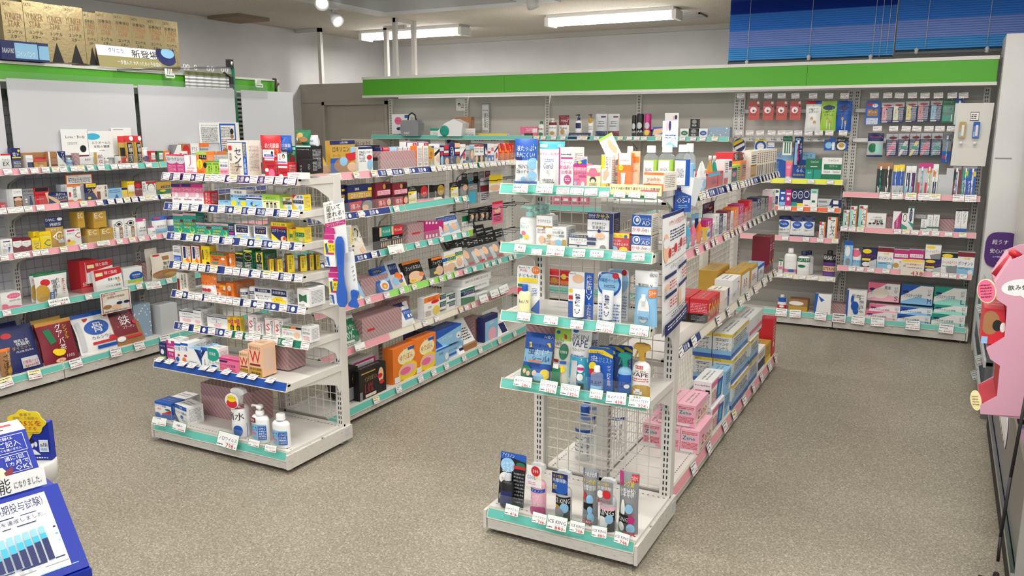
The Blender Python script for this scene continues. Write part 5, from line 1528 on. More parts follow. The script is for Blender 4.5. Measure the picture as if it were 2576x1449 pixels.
(4.284,0.04,0.882,0.036,0.06,0.118,'box',175,169,dict(n='plaster_carton')),
(4.321,0.04,0.882,0.037,0.06,0.114,'box',175,169,dict(n='plaster_carton')),
(4.359,0.04,0.882,0.037,0.06,0.11,'box',175,169,dict(n='plaster_carton')),
(4.396,0.04,0.882,0.038,0.06,0.106,'box',175,169,dict(n='plaster_carton')),
(4.447,0.04,0.882,0.062,0.05,0.104,'box',176,170,dict(n='plaster_carton')),
(4.51,0.03,0.882,0.131,0.02,0.134,'box',177,171,dict(t=22,n='pain_patch_box')),
(4.615,0.03,0.882,0.136,0.02,0.137,'box',177,171,dict(t=22,n='pain_patch_box')),
(4.849,0.08,0.831,0.145,0.008,0.149,'pack',178,172,dict(n='supporter_pack')),
(4.88,0.06,0.931,0.096,0.008,0.092,'pack',179,173,dict(n='supporter_pack')),
(4.972,0.072,0.926,0.099,0.008,0.092,'pack',179,173,dict(n='supporter_pack')),
(5.024,0.06,0.926,0.101,0.008,0.092,'pack',179,173,dict(n='supporter_pack')),
(5.12,0.072,0.921,0.104,0.008,0.092,'pack',179,173,dict(n='supporter_pack')),
(5.175,0.06,0.92,0.105,0.008,0.091,'pack',179,173,dict(n='supporter_pack')),
(5.275,0.072,0.915,0.108,0.008,0.092,'pack',179,173,dict(n='supporter_pack')),
(4.899,0.13,1.12,0.067,0.008,0.143,'pack',180,174,dict(n='supporter_pack')),
(4.979,0.13,1.12,0.069,0.008,0.143,'pack',180,175,dict(n='supporter_pack')),
(5.06,0.13,1.12,0.07,0.008,0.144,'pack',180,176,dict(n='supporter_pack')),
(5.143,0.13,1.12,0.072,0.008,0.145,'pack',180,177,dict(n='supporter_pack')),
(5.228,0.13,1.12,0.074,0.008,0.145,'pack',180,178,dict(n='supporter_pack'))],
'AS4':[(3.548,0.03,0.637,0.114,0.02,0.16,'box',181,179,dict(t=28,n='pain_patch_box')),
(3.735,0.06,0.637,0.252,0.1,0.1,'wrap',182,73),
(3.814,0.03,0.637,0.138,0.025,0.153,'box',183,180,dict(t=24,n='pain_patch_box')),
(3.934,0.03,0.637,0.12,0.025,0.177,'box',184,181,dict(t=24,n='pain_patch_box')),
(3.979,0.03,0.637,0.071,0.025,0.087,'box',185,182,dict(t=24,n='pain_patch_box')),
(4.132,0.03,0.637,0.188,0.025,0.144,'box',186,183,dict(t=24,n='pain_patch_box')),
(4.369,0.03,0.637,0.127,0.025,0.125,'box',187,184,dict(t=8,n='pain_patch_box')),
(4.458,0.03,0.637,0.061,0.025,0.102,'box',188,185,dict(t=8,n='pain_patch_box')),
(4.528,0.03,0.637,0.134,0.025,0.144,'box',189,186,dict(t=8,n='pain_patch_box')),
(4.635,0.03,0.637,0.099,0.025,0.151,'box',190,187,dict(t=8,n='pain_patch_box')),
(4.662,0.03,0.637,0.149,0.025,0.231,'box',191,188,dict(t=30,n='supporter_box')),
(4.774,0.03,0.637,0.155,0.025,0.211,'box',191,188,dict(t=30,n='supporter_box')),
(4.922,0.03,0.637,0.162,0.025,0.196,'box',191,188,dict(t=30,n='supporter_box')),
(5.032,0.03,0.637,0.168,0.025,0.196,'box',191,188,dict(t=30,n='supporter_box')),
(5.181,0.03,0.637,0.176,0.025,0.195,'box',191,188,dict(t=30,n='supporter_box')),
(5.075,0.15,0.637,0.127,0.02,0.289,'box',192,189,dict(t=14,n='supporter_pack')),
(5.193,0.15,0.637,0.132,0.02,0.243,'box',192,189,dict(t=14,n='supporter_pack')),
(5.321,0.15,0.637,0.137,0.02,0.21,'box',192,189,dict(t=14,n='supporter_pack')),
(5.46,0.15,0.637,0.142,0.02,0.182,'box',192,189,dict(t=14,n='supporter_pack'))],
'AS5':[(3.464,0.03,0.401,0.178,0.045,0.174,'pouch',193,190,dict(t=24,n='patch_pouch')),
(3.73,0.04,0.401,0.378,0.16,0.124,'wrap',194,191),
(4.062,0.16,0.401,0.226,0.1,0.132,'wrap',195,73),
(4.005,0.03,0.401,0.146,0.045,0.152,'pouch',196,192,dict(t=26,n='patch_pouch')),
(4.235,0.03,0.401,0.176,0.05,0.135,'box',197,193),
(4.394,0.06,0.415,0.106,0.08,0.051,'box',198,194,dict(n='patch_multipack')),
(4.507,0.06,0.397,0.11,0.08,0.052,'box',198,194,dict(n='patch_multipack')),
(4.395,0.06,0.466,0.106,0.08,0.046,'box',198,194,dict(n='patch_multipack')),
(4.508,0.06,0.447,0.11,0.08,0.049,'box',198,194,dict(n='patch_multipack')),
(4.692,0.04,0.401,0.184,0.06,0.106,'box',199,195,dict(n='pain_patch_box')),
(4.698,0.12,0.401,0.101,0.05,0.116,'box',200,196,dict(n='pain_patch_box')),
(4.836,0.05,0.519,0.393,0.15,0.049,'box',201,197,dict(n='supporter_box')),
(4.813,0.05,0.469,0.391,0.15,0.049,'box',201,197,dict(n='supporter_box')),
(4.873,0.02,0.401,0.152,0.1,0.043,'box',202,198,dict(n='supporter_box')),
(5.106,0.02,0.401,0.292,0.1,0.03,'box',203,198,dict(n='supporter_box'))],
'AS6':[(3.425,0.06,0.105,0.09,0.14,0.178,'box',204,199,dict(n='pain_patch_box')),
(3.444,0.08,0.16,0.094,0.14,0.065,'box',205,200,dict(n='pain_patch_box')),
(3.55,0.02,0.095,0.245,0.05,0.171,'box',206,201,dict(n='pain_patch_box')),
(3.583,0.1,0.226,0.198,0.22,0.061,'box',207,202,dict(n='heat_pad_box')),
(3.781,0.12,0.095,0.183,0.12,0.096,'wrap',208,73),
(3.878,0.03,0.095,0.246,0.07,0.212,'box',209,203,dict(n='hot_water_pouch_box')),
(4.101,0.03,0.095,0.232,0.07,0.218,'box',210,203,dict(n='hot_water_pouch_box')),
(4.389,0.04,0.187,0.309,0.12,0.111,'box',211,204,dict(n='cooling_sheet_box')),
(4.473,0.05,0.095,0.225,0.12,0.073,'box',212,205,dict(n='cooling_sheet_box')),
(4.279,0.02,0.095,0.15,0.06,0.1,'box',213,206,dict(n='cooling_sheet_box')),
(4.296,0.14,0.095,0.162,0.14,0.206,'box',214,207,dict(n='cooling_sheet_box')),
(4.621,0.03,0.095,0.254,0.03,0.227,'box',215,208,dict(t=32,n='support_belt_box')),
(4.652,0.03,0.095,0.164,0.1,0.039,'box',216,209,dict(n='cardboard_box')),
(4.883,0.1,0.095,0.149,0.1,0.161,'wrap',217,210),
(4.93,0.03,0.095,0.204,0.05,0.178,'box',218,211,dict(n='gift_box')),
(5.087,0.03,0.095,0.227,0.03,0.204,'box',219,212,dict(t=30,n='support_belt_box'))],
'BS1':[(3.553,0.03,1.29,0.028,0.028194324506403346,0.217,'btl',312,298,dict(cap='W',neck=0.5,n='drink_bottle')),
(3.68,0.06,1.29,0.053,0.052985309947951136,0.215,'btl',313,299,dict(cap='W',neck=0.5,n='drink_bottle')),
(3.567,0.03,1.29,0.03,0.030096935940752644,0.132,'btl',314,300,dict(cap='W',n='drink_bottle')),
(3.445,0.03,1.341,0.033,0.03340617825123646,0.063,'btl',315,301,dict(cap='W',rr=22,n='jelly_drink_pouch')),
(3.766,0.03,1.29,0.021,0.045,0.134,'pouch',316,302,dict(n='jelly_drink_pouch')),
(3.931,0.04,1.29,0.037,0.05,0.153,'spout',317,303,dict(cap='W',n='jelly_drink_pouch')),
(4.018,0.04,1.29,0.038,0.05,0.15,'spout',318,304,dict(cap='W',n='jelly_drink_pouch')),
(3.94,0.03,1.29,0.307,0.1,0.076,'box',319,305,dict(n='display_tray')),
(4.191,0.03,1.29,0.16,0.06,0.125,'box',320,306),
(4.376,0.03,1.29,0.22,0.05,0.092,'box',321,307),
(4.572,0.07,1.29,0.181,0.1,0.151,'box',322,308),
(4.783,0.07,1.29,0.196,0.1,0.145,'box',322,308),
(4.543,0.03,1.29,0.148,0.05,0.107,'box',323,309),
(4.815,0.03,1.29,0.164,0.05,0.152,'box',324,310),
(4.935,0.03,1.29,0.063,0.07,0.153,'box',325,311),
(4.999,0.03,1.29,0.064,0.07,0.153,'box',325,312),
(5.063,0.03,1.29,0.066,0.07,0.152,'box',325,313),
(5.13,0.03,1.29,0.068,0.07,0.152,'box',325,314),
(5.198,0.03,1.29,0.069,0.07,0.151,'box',325,311),
(5.268,0.03,1.29,0.071,0.07,0.151,'box',325,315),
(5.339,0.03,1.29,0.073,0.07,0.15,'box',325,311),
(5.412,0.03,1.29,0.075,0.07,0.15,'box',325,312),
(5.487,0.03,1.29,0.076,0.07,0.149,'box',325,316)],
'BS2':[(3.808,0.07,1.052,0.067,0.06692109299552772,0.197,'btl',326,317,dict(cap='W',neck=0.5,n='drink_bottle')),
(3.469,0.03,1.052,0.028,0.05,0.119,'spout',327,318,dict(cap='W',rr=8,n='jelly_drink_pouch')),
(3.531,0.03,1.052,0.028,0.05,0.119,'spout',328,319,dict(cap='W',rr=8,n='jelly_drink_pouch')),
(3.621,0.03,1.052,0.029,0.05,0.114,'spout',329,320,dict(cap='W',rr=8,n='jelly_drink_pouch')),
(3.728,0.03,1.052,0.029,0.05,0.113,'spout',330,321,dict(cap='W',rr=8,n='jelly_drink_pouch')),
(3.85,0.03,1.052,0.097,0.03,0.065,'box',331,322),
(3.857,0.03,1.052,0.109,0.06,0.097,'box',332,323),
(3.936,0.03,1.052,0.082,0.06,0.076,'box',333,324),
(4.005,0.03,1.052,0.08,0.06,0.107,'box',333,324),
(4.086,0.03,1.052,0.083,0.06,0.1,'box',334,325),
(4.167,0.03,1.052,0.094,0.06,0.093,'box',333,324),
(4.255,0.03,1.052,0.089,0.06,0.102,'box',335,326),
(4.33,0.03,1.052,0.069,0.06,0.091,'box',333,324),
(4.422,0.03,1.052,0.124,0.06,0.104,'box',336,327),
(4.542,0.03,1.052,0.125,0.06,0.112,'box',332,323),
(4.67,0.03,1.052,0.113,0.06,0.087,'box',337,328),
(4.775,0.03,1.052,0.101,0.06,0.115,'box',337,328),
(4.905,0.03,1.052,0.135,0.06,0.093,'box',338,329),
(5.024,0.03,1.052,0.12,0.06,0.112,'box',334,325),
(5.148,0.03,1.052,0.125,0.06,0.097,'box',338,329),
(5.264,0.03,1.052,0.114,0.06,0.099,'box',339,330),
(5.388,0.03,1.052,0.143,0.06,0.085,'box',340,331),
(5.492,0.03,1.052,0.113,0.06,0.126,'box',333,324),
(4.35,0.16,1.115,0.23,0.004,0.069,'card',341,332,dict(n='header_card'))],
'BS3':[(3.915,0.022,0.657,0.226,0.09,0.115,'box',342,333,dict(sc='RK',n='drink_case')),
(3.915,0.115,0.657,0.226,0.09,0.118,'box',343,334,dict(sc='RK',n='drink_case')),
(4.185,0.022,0.657,0.106,0.09,0.102,'box',344,335,dict(sc='w',n='drink_case')),
(4.4,0.022,0.657,0.196,0.095,0.125,'box',345,336,dict(sc='W',n='drink_case')),
(4.627,0.022,0.657,0.241,0.09,0.133,'box',346,337,dict(sc='D',n='drink_case')),
(4.86,0.022,0.657,0.206,0.09,0.122,'box',347,338,dict(sc='D',n='drink_case')),
(5.075,0.022,0.657,0.206,0.09,0.1,'box',348,339,dict(sc='b',n='drink_case')),
(4.55,0.13,0.657,0.296,0.1,0.15,'box',349,340,dict(sc='D',n='drink_case')),
(5.357,0.022,0.657,0.071,0.11,0.235,'box',350,341,dict(n='drink_case')),
(5.438,0.022,0.657,0.071,0.11,0.235,'box',350,341,dict(n='drink_case'))],
'BS4':[(3.667,0.01,0.1,0.243,0.088,0.11,'box',351,342,dict(sc='PZ',n='stomach_drink_case')),
(3.667,0.1,0.1,0.243,0.088,0.11,'box',352,342,dict(sc='PZ',n='stomach_drink_case')),
(3.667,0.19,0.1,0.243,0.088,0.11,'box',353,342,dict(sc='PZ',n='stomach_drink_case')),
(3.692,0.04,0.212,0.231,0.088,0.105,'box',354,342,dict(sc='PZ',n='stomach_drink_case')),
(3.692,0.13,0.212,0.231,0.088,0.105,'box',355,342,dict(sc='PZ',n='stomach_drink_case')),
(3.94,0.02,0.1,0.246,0.088,0.13,'box',356,343,dict(sc='WQ',n='drink_case')),
(3.94,0.03,0.232,0.246,0.088,0.13,'box',357,343,dict(sc='WQ',n='drink_case')),
(4.138,0.022,0.1,0.121,0.088,0.123,'box',358,344,dict(sc='WQ',n='drink_case')),
(4.138,0.022,0.225,0.121,0.088,0.123,'box',359,344,dict(sc='b',n='drink_case')),
(4.425,0.015,0.1,0.406,0.1,0.135,'box',360,345,dict(sc='FZ',n='tonic_multipack')),
(4.425,0.12,0.1,0.406,0.1,0.135,'box',361,345,dict(sc='FZ',n='tonic_multipack')),
(4.425,0.023,0.237,0.406,0.1,0.135,'box',362,345,dict(sc='FZ',n='tonic_multipack')),
(4.425,0.128,0.237,0.406,0.1,0.135,'box',363,345,dict(sc='FZ',n='tonic_multipack')),
(4.425,0.031,0.374,0.406,0.1,0.135,'box',364,345,dict(sc='FZ',n='tonic_multipack')),
(4.425,0.136,0.374,0.406,0.1,0.135,'box',365,345,dict(sc='FZ',n='tonic_multipack')),
(4.78,0.02,0.1,0.236,0.1,0.135,'box',366,345,dict(sc='FZ',n='tonic_multipack')),
(4.78,0.02,0.237,0.236,0.1,0.135,'box',367,345,dict(sc='FZ',n='tonic_multipack')),
(4.845,0.03,0.374,0.366,0.1,0.12,'box',368,346,dict(sc='W',n='tonic_multipack')),
(5.033,0.022,0.1,0.231,0.09,0.138,'box',369,347,dict(sc='W',n='drink_case')),
(5.258,0.022,0.1,0.181,0.09,0.12,'box',370,348,dict(sc='D',n='drink_case')),
(5.433,0.02,0.1,0.111,0.085,0.25,'box',371,349,dict(sc='R',n='drink_case')),
(5.433,0.11,0.1,0.111,0.085,0.23,'box',372,349,dict(sc='R',n='drink_case'))],
'C1':[(2.942,0.02,1.329,0.06,0.035,0.095,'box',220,213),
(3.006,0.02,1.329,0.054,0.035,0.126,'box',221,214),
(3.084,0.02,1.329,0.04,0.035,0.083,'box',222,215),
(3.149,0.02,1.329,0.079,0.035,0.05,'box',223,216),
(3.231,0.02,1.329,0.054,0.035,0.1,'box',224,217),
(3.289,0.02,1.329,0.055,0.035,0.101,'box',225,218),
(3.133,0.05,1.329,0.166,0.02,0.097,'box',226,219),
(3.416,0.055,1.402,0.182,0.004,0.163,'card',227,220,dict(n='leaflet_card')),
(3.595,0.055,1.378,0.18,0.004,0.174,'card',228,221,dict(n='leaflet_card')),
(3.761,0.06,1.391,0.153,0.004,0.182,'card',229,222,dict(n='leaflet_card')),
(3.356,0.03,1.329,0.047,0.04715345999586595,0.057,'btl',230,223,dict(cap='W',n='pill_bottle')),
(3.455,0.03,1.329,0.036,0.03595939907009961,0.054,'btl',231,224,dict(cap='W',n='pill_bottle')),
(3.616,0.03,1.329,0.038,0.038144365884606214,0.052,'btl',232,224,dict(cap='W',n='pill_bottle')),
(3.381,0.06,1.397,0.062,0.004,0.058,'card',233,225,dict(n='header_card')),
(3.493,0.06,1.393,0.095,0.004,0.058,'card',234,226,dict(n='header_card')),
(3.646,0.06,1.382,0.062,0.004,0.068,'card',235,227,dict(n='header_card')),
(3.458,0.02,1.329,0.095,0.035,0.063,'box',236,228),
(3.547,0.02,1.329,0.07,0.035,0.088,'box',237,229),
(3.396,0.02,1.329,0.029,0.035,0.088,'box',238,73),
(3.706,0.02,1.329,0.039,0.035,0.058,'box',239,230),
(3.76,0.02,1.329,0.068,0.035,0.063,'box',240,231),
(3.728,0.012,1.329,0.053,0.03,0.19,'pouch',241,232,dict(n='liver_drink_pouch')),
(3.786,0.012,1.329,0.076,0.03,0.192,'pouch',242,233,dict(n='liver_drink_pouch')),
(3.855,0.012,1.329,0.063,0.03,0.191,'pouch',243,233,dict(n='liver_drink_pouch')),
(3.925,0.04,1.329,0.064,0.045,0.111,'pouch',244,234,dict(n='candy_pouch')),
(4.053,0.08,1.407,0.215,0.004,0.08,'card',245,235),
(3.969,0.03,1.329,0.052,0.05,0.085,'box',246,236),
(4.035,0.03,1.329,0.053,0.05,0.083,'box',247,237),
(4.088,0.03,1.329,0.054,0.05,0.082,'box',248,238),
(4.173,0.02,1.329,0.077,0.035,0.124,'box',249,239),
(4.254,0.02,1.329,0.075,0.035,0.129,'box',250,240),
(4.333,0.02,1.329,0.076,0.035,0.131,'box',251,241),
(4.42,0.02,1.329,0.093,0.035,0.132,'box',252,242),
(4.213,0.02,1.329,0.099,0.035,0.078,'box',253,243),
(4.506,0.03,1.329,0.055,0.05,0.069,'box',254,244),
(4.57,0.03,1.329,0.056,0.05,0.067,'box',254,244),
(4.613,0.03,1.329,0.057,0.05,0.066,'box',254,244),
(4.523,0.064,1.459,0.192,0.004,0.151,'card',255,245,dict(n='notice_sheet')),
(4.713,0.06,1.382,0.204,0.004,0.23,'card',256,246,dict(n='notice_sheet'))],
'C2':[(2.9,0.03,1.103,0.031,0.05,0.037,'box',257,247),
(2.992,0.03,1.103,0.06,0.06,0.112,'box',258,248),
(3.059,0.03,1.103,0.067,0.06,0.109,'box',259,249),
(3.143,0.03,1.103,0.094,0.06,0.109,'box',260,250),
(3.245,0.03,1.103,0.124,0.06,0.074,'box',261,251),
(3.356,0.03,1.103,0.089,0.06,0.112,'box',262,252),
(3.479,0.03,1.103,0.076,0.06,0.115,'box',263,253),
(3.556,0.03,1.103,0.081,0.06,0.101,'box',264,254),
(3.649,0.03,1.103,0.101,0.06,0.073,'box',265,255),
(3.722,0.03,1.103,0.043,0.06,0.072,'box',266,256),
(3.777,0.03,1.103,0.057,0.06,0.112,'box',267,257),
(3.848,0.03,1.103,0.093,0.06,0.105,'box',268,258),
(3.935,0.03,1.103,0.08,0.06,0.103,'box',269,259),
(4.044,0.03,1.103,0.13,0.06,0.093,'box',270,260),
(2.964,0.06,1.103,0.039,0.08,0.112,'box',271,261),
(3.307,0.05,1.103,0.045,0.05,0.119,'box',272,262),
(3.433,0.05,1.103,0.042,0.05,0.113,'box',273,262),
(3.414,0.05,1.217,0.181,0.004,0.063,'card',274,263,dict(n='advice_card'))],
'C3':[(2.893,0.03,0.831,0.068,0.06,0.094,'box',275,264),
(2.957,0.03,0.831,0.053,0.06,0.092,'box',276,265),
(3.013,0.03,0.831,0.055,0.06,0.087,'box',276,265),
(3.071,0.03,0.831,0.049,0.06,0.079,'box',277,266),
(3.136,0.03,0.831,0.071,0.06,0.112,'box',278,267),
(3.321,0.03,0.831,0.105,0.06,0.109,'box',279,268),
(3.104,0.07,0.831,0.038,0.05,0.114,'box',280,269),
(3.213,0.03,0.831,0.122,0.045,0.194,'pouch',281,270,dict(n='vitamin_pouch')),
(3.463,0.03,0.831,0.09,0.08,0.093,'box',282,271,dict(n='supplement_box')),
(3.56,0.03,0.831,0.097,0.08,0.089,'box',282,271,dict(n='supplement_box')),
(3.518,0.03,0.927,0.094,0.08,0.105,'box',282,271,dict(n='supplement_box')),
(3.384,0.03,0.941,0.048,0.08,0.103,'box',282,271,dict(n='supplement_box')),
(3.65,0.03,0.831,0.086,0.05,0.136,'box',283,272),
(3.741,0.03,0.831,0.089,0.05,0.136,'box',283,272),
(3.839,0.03,0.831,0.097,0.045,0.124,'pouch',284,273,dict(n='supplement_pouch')),
(3.928,0.03,0.831,0.069,0.045,0.059,'pouch',285,274,dict(n='supplement_pouch')),
(3.996,0.03,0.831,0.13,0.045,0.125,'pouch',286,275,dict(n='supplement_pouch')),
(4.125,0.06,0.831,0.077,0.045,0.114,'pouch',287,276,dict(n='supplement_pouch'))],
'C4':[(2.881,0.03,0.502,0.12,0.1,0.103,'box',288,277,dict(n='cotton_box')),
(3.152,0.03,0.502,0.218,0.045,0.177,'pouch',289,278,dict(n='juice_powder_pouch')),
(3.132,0.08,0.502,0.168,0.045,0.183,'pouch',290,279,dict(n='juice_powder_pouch')),
(3.443,0.09,0.502,0.126,0.12,0.212,'box',291,280,dict(n='display_tray')),
(3.539,0.02,0.508,0.201,0.03,0.141,'box',292,281,dict(t=6,n='sachet_box')),
(3.516,0.07,0.563,0.195,0.03,0.14,'box',292,281,dict(t=6,n='sachet_box')),
(3.728,0.03,0.502,0.151,0.06,0.127,'box',293,282),
(4.014,0.04,0.502,0.219,0.045,0.188,'pouch',294,283,dict(n='rice_snack_pouch')),
(3.958,0.1,0.502,0.103,0.045,0.223,'pouch',295,284,dict(n='rice_snack_pouch')),
(3.921,0.12,0.502,0.082,0.1,0.126,'wrap',296,73),
(3.543,-0.02,0.36,0.227,0.004,0.142,'card',297,285,dict(n='advice_card'))],
'C5':[(2.774,0.03,0.12,0.068,0.045,0.168,'pouch',298,286,dict(n='tea_pouch')),
(2.885,0.03,0.12,0.236,0.045,0.29,'pouch',299,287,dict(t=18,n='tea_pouch')),
(2.876,0.1,0.12,0.159,0.045,0.305,'pouch',300,288,dict(t=18,n='tea_pouch')),
(3.126,0.03,0.12,0.236,0.045,0.272,'pouch',301,289,dict(t=14,n='tea_pouch')),
(3.128,0.1,0.12,0.198,0.045,0.278,'pouch',302,290,dict(t=14,n='tea_pouch')),
(3.355,0.16,0.12,0.142,0.1,0.232,'wrap',303,73),
(3.405,0.03,0.12,0.294,0.045,0.278,'pouch',304,291,dict(t=20,n='wafer_pack')),
(3.62,0.03,0.12,0.25,0.045,0.263,'pouch',305,292,dict(t=20,n='wafer_pack')),
(3.774,0.1,0.12,0.137,0.1,0.24,'box',306,293,dict(n='dummy_box')),
(3.955,0.05,0.12,0.146,0.12,0.21,'box',307,261,dict(n='display_tray'))],
'C6':[(3.163,0.02,1.97,0.134,0.16,0.347,'box',308,294,dict(n='tonic_drink_box')),
(3.294,0.02,1.973,0.134,0.16,0.357,'box',308,294,dict(n='tonic_drink_box')),
(3.424,0.02,1.979,0.127,0.16,0.348,'box',308,294,dict(n='tonic_drink_box')),
(3.555,0.02,1.983,0.135,0.16,0.347,'box',308,294,dict(n='tonic_drink_box')),
(3.669,0.02,1.979,0.089,0.16,0.331,'box',309,295,dict(n='tonic_drink_box')),
(3.78,0.02,1.986,0.131,0.16,0.336,'box',309,295,dict(n='tonic_drink_box')),
(3.913,0.02,1.986,0.134,0.16,0.339,'box',309,295,dict(n='tonic_drink_box')),
(4.043,0.02,1.985,0.128,0.16,0.339,'box',309,295,dict(n='tonic_drink_box')),
(4.175,0.02,1.984,0.136,0.16,0.34,'box',309,295,dict(n='tonic_drink_box')),
(4.307,0.02,1.986,0.131,0.16,0.337,'box',309,295,dict(n='tonic_drink_box')),
(4.009,-0.01,1.971,0.629,0.004,0.226,'card',310,296,dict(t=12,n='promo_banner')),
(3.185,-0.03,1.971,0.294,0.1,0.111,'box',311,297,dict(n='coin_bank_box'))],
'DL1':[(-3.379,0.06,1.489,0.182,0.02,0.088,'box',373,350,dict(n='promo_card')),
(-3.248,0.03,1.489,0.055,0.035,0.138,'btl',374,351,dict(cap='G',n='lotion_bottle')),
(-3.135,0.03,1.489,0.076,0.04,0.162,'pump',375,352,dict(cap='W')),
(-3.028,0.03,1.489,0.101,0.045,0.189,'pouch',376,353),
(-2.885,0.03,1.489,0.059,0.035,0.196,'pump',377,354,dict(cap='N')),
(-2.77,0.03,1.489,0.047,0.035,0.197,'pump',378,355,dict(cap='r')),
(-2.674,0.03,1.489,0.107,0.045,0.198,'pouch',379,356),
(-2.561,0.03,1.489,0.106,0.045,0.197,'pouch',380,357),
(-2.866,0.0,1.473,0.208,0.004,0.06,'card',381,358,dict(t=30)),
(-2.374,0.03,1.489,0.038,0.037922402870711275,0.184,'can',382,359,dict(n='spray_can')),
(-2.324,0.03,1.489,0.06,0.06046097955892667,0.195,'can',383,359,dict(n='spray_can')),
(-2.257,0.03,1.489,0.058,0.057937827612891894,0.195,'can',384,360,dict(n='spray_can')),
(-2.157,0.03,1.489,0.097,0.05,0.088,'box',385,361,dict(t=12)),
(-2.217,0.08,1.489,0.047,0.05,0.065,'box',386,362),
(-1.931,0.03,1.489,0.071,0.06,0.073,'box',387,363,dict(n='hair_wax_box')),
(-1.854,0.03,1.489,0.074,0.06,0.075,'box',388,364,dict(n='hair_wax_box')),
(-1.851,0.03,1.566,0.065,0.06,0.073,'box',389,364,dict(n='hair_wax_box')),
(-1.774,0.03,1.489,0.071,0.06,0.073,'box',390,365,dict(n='hair_wax_box')),
(-1.653,0.05,1.489,0.178,0.08,0.084,'box',391,293,dict(n='dummy_box')),
(-2.167,0.36,1.664,0.299,0.004,0.141,'card',392,366,dict(n='wall_poster')),
(-2.039,0.02,1.573,0.118,0.004,0.116,'card',393,367,dict(n='leaflet_card')),
(-4.819,0.1,1.509,0.22,0.1,0.191,'box',394,368,dict(n='monitor_box')),
(-4.754,0.06,1.384,0.124,0.1,0.126,'box',395,369,dict(n='monitor_box')),
(-4.377,0.08,1.395,0.167,0.12,0.168,'box',396,370,dict(n='monitor_box')),
(-4.279,0.12,1.395,0.09,0.1,0.17,'box',397,371,dict(n='monitor_box')),
(-4.099,0.1,1.46,0.175,0.06,0.21,'box',398,372,dict(n='kraft_box')),
(-4.008,0.04,1.469,0.15,0.004,0.093,'card',399,373,dict(n='note_card')),
(-3.823,0.1,1.424,0.39,0.05,0.092,'box',400,374,dict(n='monitor_box'))],
'DL2':[(-3.189,0.03,0.882,0.076,0.05,0.069,'box',401,375,dict(n='hair_pack')),
(-3.08,0.03,0.887,0.075,0.05,0.069,'box',401,375,dict(n='hair_pack')),
(-2.994,0.03,0.891,0.075,0.05,0.068,'box',401,375,dict(n='hair_pack')),
(-2.909,0.03,0.894,0.074,0.05,0.068,'box',401,375,dict(n='hair_pack')),
(-2.818,0.03,0.898,0.073,0.05,0.068,'box',401,375,dict(n='hair_pack'))],
'DL3':[(-3.193,0.03,0.138,0.091,0.06,0.126,'box',402,376,dict(n='snack_box')),
(-2.995,0.03,0.155,0.089,0.06,0.124,'box',402,376,dict(n='snack_box')),
(-3.105,0.03,0.136,0.13,0.045,0.153,'pouch',403,377,dict(n='snack_pouch'))],
'DM1':[(-1.411,0.2,1.63,0.087,0.008,0.152,'pack',404,378,dict(n='capsule_pack')),
(-1.299,0.2,1.629,0.085,0.008,0.151,'pack',404,378,dict(n='capsule_pack')),
(-1.194,0.2,1.629,0.084,0.008,0.15,'pack',404,378,dict(n='capsule_pack')),
(-1.089,0.2,1.629,0.083,0.008,0.149,'pack',404,378,dict(n='capsule_pack')),
(-0.953,0.18,1.541,0.117,0.045,0.234,'pouch',405,379,dict(n='sponge_brush_pouch')),
(-0.838,0.18,1.541,0.115,0.045,0.232,'pouch',406,380,dict(n='sponge_brush_pouch')),
(-0.726,0.18,1.541,0.113,0.045,0.23,'pouch',407,381,dict(n='sponge_brush_pouch')),
(-1.514,0.2,1.375,0.098,0.008,0.109,'pack',408,382,dict(n='wafer_pack')),
(-1.344,0.2,1.371,0.094,0.008,0.105,'pack',409,383,dict(n='wafer_pack')),
(-1.261,0.2,1.39,0.053,0.008,0.061,'pack',410,384,dict(n='floss_pack')),
(-1.13,0.18,1.353,0.071,0.008,0.151,'pack',411,385,dict(n='interdental_brush_pack')),
(-1.042,0.17,1.273,0.067,0.008,0.226,'pack',412,386,dict(inner='brush',n='toothbrush_pack')),
(-0.811,0.18,1.394,0.085,0.008,0.101,'pack',413,387,dict(n='floss_pack')),
(-0.722,0.18,1.395,0.084,0.008,0.1,'pack',414,388,dict(n='floss_pack'))],
'DM2':[(-1.076,0.28,1.169,0.3,0.004,0.206,'card',415,389,dict(n='promo_board')),
(-1.087,0.03,1.169,0.057,0.05724043775341157,0.147,'tube',416,390,dict(cap='S',n='toothpaste_tube')),
(-0.899,0.03,1.169,0.121,0.07,0.163,'box',417,391,dict(n='display_box')),
(-0.769,0.03,1.169,0.141,0.07,0.174,'box',418,392,dict(n='display_box'))],
'DM3':[(-1.25,0.03,0.954,0.037,0.05,0.122,'box',419,393),
(-1.21,0.03,0.954,0.04,0.05,0.124,'box',420,394),
(-1.167,0.03,0.954,0.048,0.05,0.138,'box',421,395),
(-1.118,0.03,0.954,0.044,0.05,0.127,'box',422,396),
(-1.074,0.03,0.954,0.043,0.05,0.137,'box',423,397),
(-1.027,0.03,0.954,0.045,0.05,0.134,'box',424,398),
(-0.983,0.03,0.954,0.044,0.05,0.136,'box',425,399),
(-0.935,0.03,0.954,0.052,0.05,0.135,'box',426,400),
(-0.882,0.03,0.954,0.051,0.05,0.147,'box',427,401),
(-0.763,0.03,0.954,0.173,0.04,0.023,'box',428,402),
(-0.767,0.03,0.979,0.173,0.04,0.048,'box',428,402)],
'DM4':[(-1.091,0.03,0.716,0.097,0.09,0.159,'can',429,403,dict(n='wipe_canister')),
(-0.999,0.03,0.716,0.098,0.045,0.168,'pouch',430,404,dict(n='wipe_pouch')),
(-0.912,0.03,0.716,0.097,0.045,0.172,'pouch',430,404,dict(n='wipe_pouch')),
(-0.805,0.03,0.716,0.044,0.03,0.129,'box',431,405),
(-0.732,0.03,0.716,0.07,0.04,0.173,'box',432,406),
